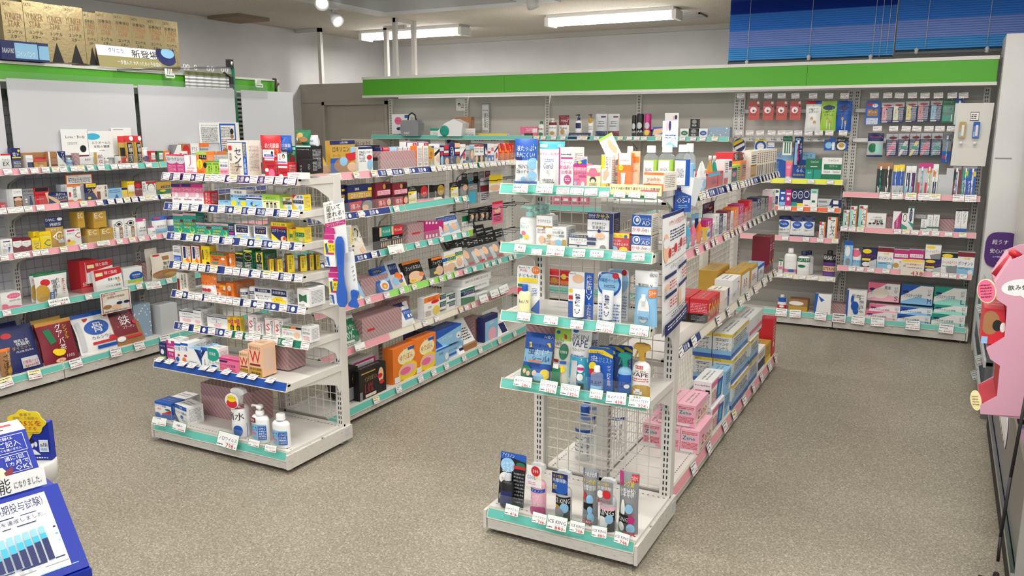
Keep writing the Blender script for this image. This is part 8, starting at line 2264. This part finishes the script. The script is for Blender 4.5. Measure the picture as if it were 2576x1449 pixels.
# steel peg hooks of the two hook bays
def hook(u, z, parent, k):
    m = MB(); m.path([(0, 0, 0), (0, -.10, .004), (0, -.16, .0), (0, -.175, .012)], .0022, 'steel', 6); m.path([(0, 0, .014), (0, -.14, .045)], .0014, 'steel', 5); m.box(-.012, -.003, -.012, .012, .002, .018, 'a'); m.obj('peg_hook', parent, (u, .28, z))
for k, root in (('DM1', RG), ('DR1', RH)):
    for t in TAGS[k]: hook(t[0], 1.70 if t[1] > 1.75 else 1.475, root, k)
PAL['olive'] = '5b6428'
# ---------------- hung and standing displays ----------------
def sheet(name, c, label, cat, art, th=.0015, back='W', face='W', bow=0.):
    """printed sheet through four world corners TL, TR, BR, BL"""
    tl, tr, br, bl = (Vector(q) for q in c); n = ((tr - tl).cross(bl - tl)).normalized() * -1
    def P(px, py, l=0):
        u, v = px / 100, py / 100; p = tl * (1 - u) * (1 - v) + tr * u * (1 - v) + br * u * v + bl * (1 - u) * v
        return p + n * (l * .0004 + bow * math.sin(math.pi * u))
    N = 8; m = MB(); a = (tr - tl).length / (bl - tl).length
    F = [P(100 * i / N, 100 * j / N) for j in range(N + 1) for i in range(N + 1)]; B = [p - n * th for p in F]
    q = [(j * (N + 1) + i, (j + 1) * (N + 1) + i, (j + 1) * (N + 1) + i + 1, j * (N + 1) + i + 1) for j in range(N) for i in range(N)]
    m.add(F, q, face); m.add(B, [z[::-1] for z in q], back); m.art(art, P, a, 6, 6)
    return tag(m.obj(name), label, cat)
# outward normal check: (tr-tl)x(bl-tl) points into the sheet for a face seen with tl at the upper left
sheet('dehydration_poster', [(-.845, 2.735, 1.28), (-.845, 3.03, 1.285), (-.835, 3.035, .88), (-.84, 2.765, .84)], 'tall white printed poster hanging on the right rack end post', 'poster',
      'r N 0 0 100 3;t R 22 6 96 11 のサインを見逃さないで;s N 26 14 90 24 4;e o 12 28 10 12;e W 12 24 10 4;e R 24 33 5 4;e R 46 31 5 4;e R 70 29 5 4;s R 30 29 42 37 3;s R 54 28 66 36 3;s R 78 26 94 34 3;r K 4 41 96 41.4;t N 24 43 84 47 のチェックリスト;r N 4 50 46 53;r N 54 48 96 51;s R 20 56 46 64 3;s R 70 53 94 62 3;r N 4 66 46 69;r N 54 64 96 67;s R 20 71 46 79 3;e o 60 76 6 8;e o 10 60 5 3;r K 4 82 96 82.3;s K 24 84 90 88 2;r N 0 90 100 100;s W 10 92 90 97 2', bow=.006)
# lotion applicator display on the left rack post
sheet('applicator_sign', [(-2.558, 2.99, 1.231), (-2.431, 2.985, 1.26), (-2.416, 2.985, 1.007), (-2.535, 2.99, .979)], 'white header sign of the lotion applicator beside the left rack post', 'sign',
      'r a 50 0 96 7;t K 4 4 40 7 ユースキン製薬;t K 12 9 80 19 届いて;t K 12 20 94 30 塗れる!;t K 14 32 84 37 センヌール4;r M 0 39 100 47;t W 8 40 94 46 ローションクリーム')
sheet('display_backing', [(-2.505, 3.01, .99), (-2.405, 3.01, 1.01), (-2.385, 3.01, .82), (-2.45, 3.01, .74)], 'plain white backing strip hanging behind the large blue applicator', 'backing', 's A 74 30 90 70 4')
def tool(p, h, label, rot=0):
    m = MB(); pr = [(-.012, 0), (-.024, h * .06), (-.026, h * .2), (-.016, h * .36), (-.013, h * .5), (-.016, h * .62), (-.02, h * .8), (-.019, h * .94), (-.01, h), (.01, h), (.019, h * .94), (.02, h * .8), (.016, h * .62), (.013, h * .5), (.016, h * .36), (.026, h * .2), (.024, h * .06), (.012, 0)]
    m.prism(pr, 0, .009, 'tool'); m.prism([(-.011, h * .62), (.011, h * .62), (.014, h * .9), (-.014, h * .9)], -.0008, 0, 'B'); m.lathe([(.003, -.001), (.003, .0)], 'W', 8)
    return tag(m.obj('lotion_applicator', None, p, (0, R_(rot), R_(15))), label, 'applicator', 'lotion applicators on the post')
tool((-2.45, 2.965, .748), .333, 'large blue lotion applicator hanging on the left rack post')
tool((-2.405, 2.99, .745), .085, 'tip of a second blue applicator behind the large one', 8)
def tallbox(p, w, h, label, flag):
    t = empty('applicator_box', p, label, 'box', R_(12), 'applicator boxes on the post'); m = mesh_box(w, .02, h, 'b W;r M 0 0 100 16;e M 66 22 28 5;r Y 0 26 100 62;p B 10 30 30 26 40 60 20 62;t K 46 32 94 40 塗る;t K 40 42 96 50 まごの手;r M 30 56 90 62;p B 20 70 40 68 50 96 36 96;s N 6 66 26 94 8', 'W'); m.obj('carton', t)
    q = MB(); q.add([(-w / 2, .01, h), (w / 2, .01, h), (w * .4, .01, h + .03), (-w * .4, .01, h + .03)], [(0, 1, 2, 3)], 'M'); q.obj('hang_tab', t)
tallbox((-2.51, 2.965, .936), .056, .152, 'tall white applicator box, upper of two on the post', 1); tallbox((-2.50, 2.975, .752), .054, .155, 'tall white applicator box, lower of two on the post', 1)
# small blue leaflet holder on the right rack post
t = empty('leaflet_holder', (-.845, 2.98, 1.268), 'blue leaflet holder clipped to the right rack post', 'holder', R_(38))
m = MB(); m.prism([(-.032, 0), (.032, 0), (.032, .06), (-.032, .085)], 0, .03, 'royal'); m.art('t W 12 30 88 54 OS-1;s W 20 22 80 27 1;s b 20 62 80 80 2', flat(.064, .075, -.0003), .85); m.obj('pocket', t)
for i, (a, c) in enumerate(((-.02, 'N'), (.012, 'W'), (.03, 'a'))): MB().box(a - .02, .008 + .006 * i, .04, a + .02, .011 + .006 * i, .125 + .01 * i, c).obj('leaflet', t, rot=(R_(-8), R_(10 * i), 0))
# clear refill bottles low behind the mesh of the right end rack
for i, (x, y) in enumerate(((-1.335, 3.26), (-1.385, 3.42), (-1.42, 3.56), (-1.26, 3.48))):
    m, rx, ry = mesh_btl(.085, .085, .25, 'b GL;r B 0 40 100 46;s A 16 54 60 84 4;v K 72 52 84 90 精製水', .36, .74, .84); o = m.obj('purified_water_bottle', None, (x, y - .04, .1))
    cap_mesh(.021, .21, .25, 'B', ry).obj('bottle_cap', o, label='blue screw cap'); tag(o, 'clear water bottle blue cap on low deck behind right mesh, %s from camera' % ORD[i], 'bottle', 'clear bottles behind the mesh')
# curtain rod, rings, curtain and pole behind the left rack
t = empty('curtain_rail', (-4.975, 4.83, 2.03), 'thin steel curtain rail with green striped curtain behind the left rack', 'curtain')
MB().path([(0, -1.02, -.075), (0, -.5, -.03), (0, .0, .0)], .006, 'steel', 8).obj('rod', t)
for y in (-.46, -.43, -.36, -.24, -.20, -.1, -.06):
    m = MB(); m.path([(0.0, y + .012 * math.cos(a), -.022 + .018 * math.sin(a)) for a in [2 * math.pi * i / 12 for i in range(13)]], .003, 'W', 5); m.obj('curtain_ring', t)
m = MB(); N = 44
for j, (z0, z1, c) in enumerate([(-.05, -.075, 'olive')] + [(-.075 - .012 * i, -.087 - .012 * i, 'W' if i % 2 else 'A') for i in range(8)] + [(-.171, -.25, 'olive')]):
    v = [(.008 * math.sin(i * .9) - .005, -.46 + .45 * i / N, z) for z in (z1, z0) for i in range(N + 1)]; m.add(v, [(i, i + 1, N + 2 + i, N + 1 + i) for i in range(N)], c, True)
m.obj('curtain_cloth', t)
t = empty('green_pole', (-4.985, 4.845, 1.3), 'green support pole with black clamp beside the white cover sheets', 'pole'); MB().bar((0, .02, 0), (0, -.005, .73), .014, 'deepgreen', 12).obj('shaft', t)
m = MB(); m.box(-.02, -.05, .73, .02, -.01, .79, 'rubber'); m.lathe([(.008, .745), (.012, .76), (.008, .775)], 'chrome', 10, .02, -.03); m.obj('end_clamp', t); m = MB(); m.bar((0, -.1, .69), (0, -.02, .65), .008, 'rubber'); m.box(-.018, -.05, .58, .018, -.02, .66, 'rubber'); m.bar((.01, -.04, .57), (.01, -.02, .53), .008, 'E'); m.obj('spring_clip', t)
m = MB()
for i in range(30): m.quad((-5.06, 4.83, 1.34 + i * .017), (-5.06, 5.0, 1.34 + i * .017), (-5.06, 5.0, 1.34 + (i + 1) * .017), (-5.06, 4.83, 1.34 + (i + 1) * .017), 'W' if i % 2 else ('olive' if i % 9 < 4 else 'brown'))
tag(m.obj('striped_cloth'), 'green and white striped cloth strip in the gap between sheets', 'cloth')
def clip(p, label):
    m = MB(); m.path([(0, -.03, .03), (0, -.03, -.03), (0, .03, -.03)], .006, 'W')
    for i in range(4): m.path([(.0, -.02 + .014 * i, .03), (0, -.02 + .014 * i, -.01), (0, -.01 + .014 * i, -.015)], .004, 'W', 5)
    m.path([(0, .03 + .014 * math.cos(a), -.02 + .014 * math.sin(a)) for a in [math.pi * i / 6 for i in range(-5, 4)]], .005, 'W', 6); return tag(m.obj('shelf_clip', None, p), label, 'clip')
clip((-4.965, 4.22, 1.955), 'white plastic multi-hook clip left on the green canopy rod'); clip((-4.975, 5.10, 1.925), 'white plastic multi-hook clip on the canopy end')
m = MB(); m.bar((0, 0, -.05), (0, .01, .05), .01, 'brown'); m.bar((0, -.025, .055), (0, .012, .055), .008, 'brown'); m.bar((0, .0, -.01), (0, .04, .02), .008, 'brown'); tag(m.obj('clamp_handle', None, (-4.975, 5.29, 1.91)), 'dark brown plastic clamp at the green canopy end', 'clamp')
# small goods on the hanging white board, socket strip of the denture bay
for x, c, l in ((.088, 'H', 'small yellow brush pack on the hanging white board'), (.175, 'B', 'small blue brush pack on the hanging white board')):
    o = build('brush_pack', 'pack', .042, .006, .115, 'b %s;r W 40 20 76 84;r b 10 60 34 90' % c, {'inner': 'clear'}); p = o[0].obj('brush_pack', None, (x, 6.762, 1.495)); o[1][0][1].obj('blister_shell', p, label='clear plastic shell'); tag(p, l, 'package')
    k = MB(); k.lathe([(.012, 0), (.012, .01), (.004, .014)], 'lampw', 12); tag(k.obj('board_hook', None, (x, 6.768, 1.462), (R_(90), 0, 0)), 'white round hook under the %s brush pack' % ('yellow' if c == 'H' else 'blue'), 'hook')
m = MB(); m.box(-.06, 0, -.018, .06, .012, .018, 'E')
for i in range(3): m.box(-.04 + .032 * i, -.001, -.009, -.026 + .032 * i, 0, .009, 'dark')
tag(m.obj('socket_strip', None, (-.16, 7.08, 1.02)), 'pale three-way socket strip under the toothbrush shelf', 'socket')
# notices on the back wall rack
sheet('vertical_notice', [(-4.02, 7.06, 1.80), (-3.935, 7.06, 1.80), (-3.935, 7.06, 1.51), (-4.02, 7.06, 1.51)], 'narrow white notice with vertical writing on the back rack', 'notice', 'r K 2 1 98 99;r W 6 3 94 97;s K 16 20 84 26 1;v K 34 32 60 80 健康診断相談薬;s K 66 32 84 80 8;s K 14 88 84 95 2')
sheet('oval_notice', [(-4.27, 7.0, 1.845), (-4.17, 7.0, 1.845), (-4.17, 7.0, 1.73), (-4.27, 7.0, 1.73)], 'small white card with portrait above the cardboard box', 'notice', 'e K 34 50 16 14;e o 34 54 10 9;s K 56 40 90 80 3')
# white zip case, nebuliser and small goods on the left aisle rack top were built with the shelf; grey cuff bag
t = empty('cuff_bag', (-4.62, 6.70, 1.49), 'grey zipped monitor bag with carry handle on back rack', 'bag')
m = MB(); pr = [(-.10, 0), (.10, 0), (.105, .12), (.08, .15), (-.08, .15), (-.105, .12)]; m.prism(pr, 0, .10, 'A'); m.art('t W 18 74 52 88 A&D', flat(.2, .15, -.0002), 1.33); m.obj('case', t)
MB().path([(-.05, .05, .145), (-.035, .05, .2), (0, .05, .22), (.035, .05, .2), (.05, .05, .145)], .007, 'K', 8).obj('carry_handle', t)
t = empty('blood_pressure_monitor', (-4.15, 6.72, 1.49), 'white arm-in blood pressure monitor with teal cuff ring', 'monitor'); m = MB(); m.prism([(-.16, 0), (.1, 0), (.12, .12), (.02, .16), (-.08, .12), (-.16, .05)], 0, .14, 'W'); m.obj('body', t)
m = MB(); m.lathe([(.038, -.004), (.05, -.004), (.05, .006), (.038, .006)], 'T', 20); m.obj('cuff_ring', t, (-.08, 0, .05), (R_(90), 0, 0))
# pillar panel, cold case, pink display on the right
m = MB(); m.box(.29, 6.58, 0, 1.1, 7.1, 2.185, 'wall'); struct(m.obj('wall_pillar')); 
m = MB(); m.box(.30, 6.578, 1.36, .40, 6.58, 1.368, 'A'); tag(m.obj('tape_mark'), 'thin grey tape mark on the white pillar', 'tape')
t = empty('pad_sign', (.405, 6.57, .735), 'violet rounded pad sign stuck on the white pillar', 'sign'); m = MB(); q = [(-.1 + .0, -.12)] ; m.prism([(.105 * math.copysign(abs(math.cos(a)) ** .6, math.cos(a)), .125 * math.copysign(abs(math.sin(a)) ** .6, math.sin(a))) for a in [2 * math.pi * i / 28 for i in range(28)]], 0, .006, 'purple'); m.art('t W 18 20 66 34 超うす;t W 14 46 90 60 安心パッド;s v 24 66 76 74 1;e W 44 86 6 2', lambda px, py, l: (-.1 + .2 * px / 100, -.0006 * l, .12 - .24 * py / 100), .8); m.obj('sign_face', t)
t = empty('cold_case', (.33, 4.2, 0), 'low grey refrigerated case along the right edge of the aisle', 'cold case')
MB().box(0, -1.35, .03, .7, .62, .58, 'steel').obj('cabinet', t); MB().box(-.012, -1.36, .02, 0, .62, .16, 'dark').obj('kick_panel', t)
m = MB(); m.box(-.016, -1.33, .2, -.004, .6, .55, 'glassdark'); m.obj('front_panel', t)
m = MB(); m.box(-.03, -1.36, .17, -.004, .62, .19, 'chrome'); m.obj('lower_rail', t); MB().box(-.028, -1.36, .55, -.002, .62, .575, 'chrome').obj('upper_rail', t)
MB().box(-.02, -1.37, .02, .06, -1.35, 1.0, 'chrome').obj('corner_post', t)
m = MB()
for i in range(5): m.lathe([(.032, -.001), (.045, -.001), (.045, .001), (.032, .001)], 'W', 14, i * .085, 0, 1.5)
o = m.obj('door_emblem', t, (-.018, -.2, .38), (R_(90), 0, R_(-90)))
m = MB(); pts = [(.29, 2.86, 1.2), (.285, 2.86, .8), (.27, 2.86, .5), (.262, 2.85, .30), (.262, 2.84, .22)]; m.path(pts, .005, 'rubber', 8); o = m.obj('power_cable'); tag(o, 'black power cable hanging beside the chrome case edge', 'cable'); m = MB(); m.lathe([(.008, .18), (.012, .15), (.03, .145)], 'rubber', 10, .262, 2.84); m.box(.215, 2.80, .03, .31, 2.87, .145, 'rubber'); m.obj('power_adapter', o)
# tall drinks cabinet edge behind
t = empty('drinks_cabinet', (.465, 5.4, 0), 'tall white drinks cabinet at the right edge with dark frame', 'cabinet'); MB().box(.0, .03, 0, .7, 1.15, 1.9, 'E').obj('cabinet_body', t); m = MB(); m.box(-.012, .0, .02, .012, .03, 1.9, 'rubber'); m.obj('door_edge', t); m = MB(); m.box(.012, .02, 1.12, .6, .03, 1.6, 'B'); m.box(.012, .018, .7, .6, .03, 1.12, 'a'); m.art('r N 0 0 100 30;s W 10 88 60 94 1', lambda px, py, l: (.012 + .588 * px / 100, .0195 - .0005 * l, 1.6 - .48 * py / 100), 1); m.obj('door_print', t)
# side shelf of snacks with tags beyond the pink display
t = empty('side_shelf', (.295, 5.95, 0), 'low grey side shelving with hanging tags beyond the pink display', 'shelf unit')
for z in (.10, .30, .48): MB().box(0, -.95, z, .07, .6, z + .02, 'steel').obj('shelf', t); MB().box(-.012, -.95, z - .01, 0, .6, z + .03, 'a').obj('label_strip', t)
for e in (-.95, .58): MB().box(0, e, 0, .068, e + .02, .5, 'steel').obj('upright', t)
for i, (y, z) in enumerate(((5.75, .47), (5.2, .28), (5.5, .11))): o = tag_mesh(.09, .06, 'big', '||', 1).obj('handwritten_price_card', None, (.275, y, z), (R_(-25), 0, R_(60))); tag(o, 'white price card on grey side shelving near pillar, %s of 3' % ORD[i], 'price tag', 'price cards on side shelving')
for i, (y, z, c) in enumerate(((5.9, .5, 'a'), (5.5, .32, 'V'), (5.15, .5, 'W'))): o = mesh_pouch(.12, .05, .16, 'b %s;e W 50 40 26 20' % c).obj('snack_pouch', None, (.33, y, z), (R_(-8), 0, R_(90))); tag(o, '%s snack pouch on grey side shelving near the pillar' % {'W': 'white', 'V': 'violet', 'a': 'silver'}[c], 'pouch')
# pink cardboard display with stepped side panels
Y0 = 3.2; t = empty('cardboard_display', (0, Y0, 0), 'pink stepped cardboard drink display at the right edge', 'display')
outline = [(430, 285), (526, 255), (560, 255), (560, 1312), (526, 1310), (232, 1295), (232, 1235), (345, 1175), (365, 970), (300, 925), (275, 860), (395, 780), (410, 580), (340, 530), (328, 430)]
def crop_xz(cx, cy):          # outline measured on the panel, in metres on its own plane
    return (.189 + (cx - 232) * .00044 + (cy - 1295) * .0000515, .585 + (1295 - cy) * .000532 + (cx - 232) * .00007)
poly = [crop_xz(*q) for q in outline][::-1]
for i, y in enumerate((0, .26)):
    m = MB(); m.prism(poly, y, y + .006, 'displaypink')
    if i == 0: m.art('e W 50 50 50 36;p W 46 80 62 80 62 100;t K 10 38 96 60 飲み会番', lambda px, py, l: (crop_xz(372 + 250 * px / 100, 388 + 150 * py / 100)[0], y - .0006 * l, crop_xz(372 + 250 * px / 100, 388 + 150 * py / 100)[1]), 1.65)
    m.obj('side_panel', t)
for (ax, ay, bx, by, c) in ((345, 1200, 365, 960, 'cardred'), (232, 1230, 345, 1190, 'cardred'), (400, 600, 400, 800, 'cardred'), (330, 430, 440, 280, 'displaypink'), (275, 860, 400, 790, 'displaypink')):
    (x0, z0), (x1, z1) = crop_xz(ax, ay), crop_xz(bx, by); m = MB(); m.quad((x0, .006, z0), (x0, .26, z0), (x1, .26, z1), (x1, .006, z1), c); m.quad((x0 + .002, .26, z0), (x0 + .002, .006, z0), (x1 + .002, .006, z1), (x1 + .002, .26, z1), c); m.obj('tray', t)
m = MB(); x0, z0 = crop_xz(232, 1295); m.box(x0, .006, z0, x0 + .2, .26, z0 + .004, 'displaypink'); m.obj('bottom_board', t)
def disc(px, py, rx, rz, c, art, label):
    x, z = crop_xz(px, py); m = MB(); m.lathe([(1, 0), (1, .004)], c, 24); m.v = [(rx * a, -b_, rz * d_) for a, d_, b_ in m.v]; m.art(art, lambda u, v, l: (rx * (u - 50) / 50, -.0045 - .0004 * l, rz * (50 - v) / 50), rx / rz); m.obj('sign_disc', t, (x, .02, z), (0, R_(-14), R_(-35)), label)
disc(280, 480, .034, .042, 'y', 'e P 50 50 46 46;s r 20 20 80 80 5', 'round pink sign'); disc(206, 1212, .02, .036, 'y', 's d 20 24 80 76 4', 'round cream sign')
x, z = crop_xz(318, 838); m = mesh_box(.072, .2, .125, 'b R;e d 30 40 40 34;e K 60 46 20 16;e W 84 50 12 14;r b 0 80 26 100', 'R'); o = m.obj('drink_box', None, (x, Y0 + .03, z)); tag(o, 'red drink box in the middle tray of pink display', 'box')
m = MB(); m.bar((0, 0, 0), (.045, 0, .075), .017, 'cardred', 14); m.bar((.045, 0, .075), (.055, 0, .092), .019, 'R', 14); x, z = crop_xz(345, 430); o = m.obj('tube_bottle', None, (x, Y0 + .1, z + .01)); tag(o, 'red tube lying in the top tray of pink display', 'tube')
# blue campaign display at the lower left corner
A_ = R_(14.6); U = Vector((math.sin(A_), math.cos(A_), 0)); NV = Vector((math.cos(A_), -math.sin(A_), 0)); ZV = Vector((0, 0, 1)); P2 = Vector((-1.560, 1.015, .65))
def on_board(P, s, lean): a = R_(lean); S = -NV * math.sin(a) + ZV * math.cos(a); return P - U * s[0] + S * s[1]
t = empty('campaign_display', (-1.72, .72, 0), 'blue cardboard campaign display with bar chart, lower left corner', 'display'); inv = Matrix.Translation(-t.location)
def board(name, P, w, h, lean, art, c, th=.012, label=None):
    a = R_(lean); S = -NV * math.sin(a) + ZV * math.cos(a); N_ = NV * math.cos(a) + ZV * math.sin(a); bl = P - U * w - S * 0; m = MB()
    f = lambda px, py, l: bl + U * (w * px / 100) + S * (h * (1 - py / 100)) + N_ * (.0005 * l) - t.location
    v = [f(0, 100, 0), f(100, 100, 0), f(100, 0, 0), f(0, 0, 0)]; v += [p - N_ * th for p in v]
    m.add(v, [(0, 1, 2, 3), (7, 6, 5, 4), (1, 5, 6, 2), (3, 2, 6, 7), (0, 3, 7, 4), (0, 4, 5, 1)], c); m.art(art, f, w / h); return m.obj(name, t, label=label)
bars = []
for i in range(12):
    x = 89 - i * 2.55; hh = i * 1.1; bars += ['r b %.2f %.1f %.2f 80' % (x, 42 + hh * .6, x + 1.9), 'r c %.2f %.1f %.2f 80' % (x, 50 + hh * .9, x + 1.9), 'r N %.2f %.1f %.2f 80' % (x, 56 + hh * 1.6, x + 1.9), 's W %.2f 66 %.2f 70 1' % (x + .2, x + 1.8)]
board('chart_board', P2, .62, .205, 44, 'r W 3 5 95 92;t N 64 8 93.5 19 減少の推移（長期投与試験）;s N 60 22 94 25 1;t N 66 26 93 31 50.9%の方が-5%を達成しました。;s N 60 33 92 36 1;' + ';'.join(bars) + ';s N 60 82 93 86 1;s A 60 88 94 91 1;s b 60 94 96 97 1;r K 92.4 50 93.2 52;r c 92.4 58 93.2 60;r b 92.4 66 93.2 68', 'displayblue', label='blue board with bar chart')
Pl = on_board(P2, (.02, .21), 44); board('white_lip', Pl, .60, .04, 12, 't K 80.5 8 88.5 92 可能;t K 89.5 40 98.5 80 になりました。', 'W', .004)
Ph = Pl - NV * .035 + ZV * .02; board('header_panel', Ph, .5, .108, 40, 'r W 76 6 98 7;r W 76 44 98 45;r W 98 6 98.2 45;r W 86 50 97.5 51;r W 86 88 97.5 89;r W 97.3 50 97.5 89;t W 78 10 95 17 生活習慣記録は;t W 78 20 96 34 店頭でご記入;t W 85 36 96 42 頂いても構いません;t W 88 54 96 63 週に1回,;t W 88 65 97 75 1ヵ月で;t W 91 77 97 87 OK!;e K 81.5 58 2.6 12;e o 81.7 62 1.9 9;p y 78 100 80 74 86 74 89 100;p r 86 86 90 76 89 98 86.5 98;r a 66 86 79 100;t B 68 88 78.5 98 減少薬', 'displayblue', .05, 'blue header with person photo')
board('top_ledge', Ph + (-NV * math.sin(R_(40)) + ZV * math.cos(R_(40))) * .108, .5, .05, 78, 's R 78 20 96 50 1;s K 78 60 92 80 1', 'W', .004)
m = MB(); b0 = P2 - t.location; m.add([b0 + d_ - U * k for k in (0, .62) for d_ in (Vector((.006, 0, -.004)), -NV * .24 + ZV * .0, -NV * .24 - ZV * b0.z, -ZV * b0.z + Vector((.006, 0, 0)))], [(3, 2, 1, 0), (4, 5, 6, 7), (0, 4, 7, 3), (0, 1, 5, 4), (1, 2, 6, 5)], 'displayblue'); m.obj('base_column', t)
m = MB(); S44 = -NV * math.sin(R_(44)) + ZV * math.cos(R_(44)); m.add([b0 + d_ - U * k for k in (.004, .616) for d_ in (-NV * .02, S44 * .20 - NV * .012, S44 * .20 - NV * .10, -NV * .235)], [(3, 2, 1, 0), (4, 5, 6, 7), (1, 2, 6, 5), (2, 3, 7, 6)], 'displayblue'); m.obj('easel_body', t)
# yellow speech bubble card behind, on a round white pedestal
fw = Vector((-math.sin(YAW), math.cos(YAW), 0)); rt = Vector((math.cos(YAW), math.sin(YAW), 0))
def ray(x, y): R3 = cam.rotation_euler.to_matrix(); return R3 @ Vector(((x - 1288) / 2063.3, -(y - 724.5) / 2063.3, -1))
t2 = empty('pedestal', (-1.965, 1.148, 0), 'round white pedestal behind the blue campaign display', 'pedestal'); MB().lathe([(.13, 0), (.13, .012), (.03, .02), (.03, .70), (.062, .71), (.064, .755), (.060, .76)], 'E', 32).obj('stand', t2)
t3 = empty('campaign_card', (-1.962, 1.155, .762), 'blue campaign card with yellow speech bubble on the pedestal', 'card', YAW)
m = MB(); m.box(-.052, 0, 0, .052, .02, .098, 'displayblue'); m.art('s W 30 92 96 97 1;e W 48 58 13 14;e K 48 50 14 8;p W 26 86 36 72 62 72 76 86;e W 66 58 4 7;r W 74 46 96 78;t N 76 54 94 64 alli;r b 78 68 92 74', flat(.104, .098), 1.06); m.obj('card_body', t3)
m = MB(); q = [(.046 * (1 + .07 * math.cos(7 * a)) * math.cos(a), .032 * (1 + .09 * math.cos(7 * a)) * math.sin(a)) for a in [2 * math.pi * i / 56 for i in range(56)]]; m.prism(q, -.003, -.001, 'Y'); m.add([(-.004, -.002, -.03), (.012, -.002, -.03), (.0, -.002, -.048)], [(0, 2, 1)], 'Y')
m.art('t d 34 10 66 22 食事で;t d 16 24 84 36 摂取した脂肪の;t R 8 38 92 62 約25%を;t R 24 64 78 80 排出する;s d 46 84 84 92 1', lambda px, py, l: (.046 * (px - 50) / 50, -.0034 - .0004 * l, .032 * (50 - py) / 50), 1.4); m.obj('speech_bubble', t3, (0, 0, .098))
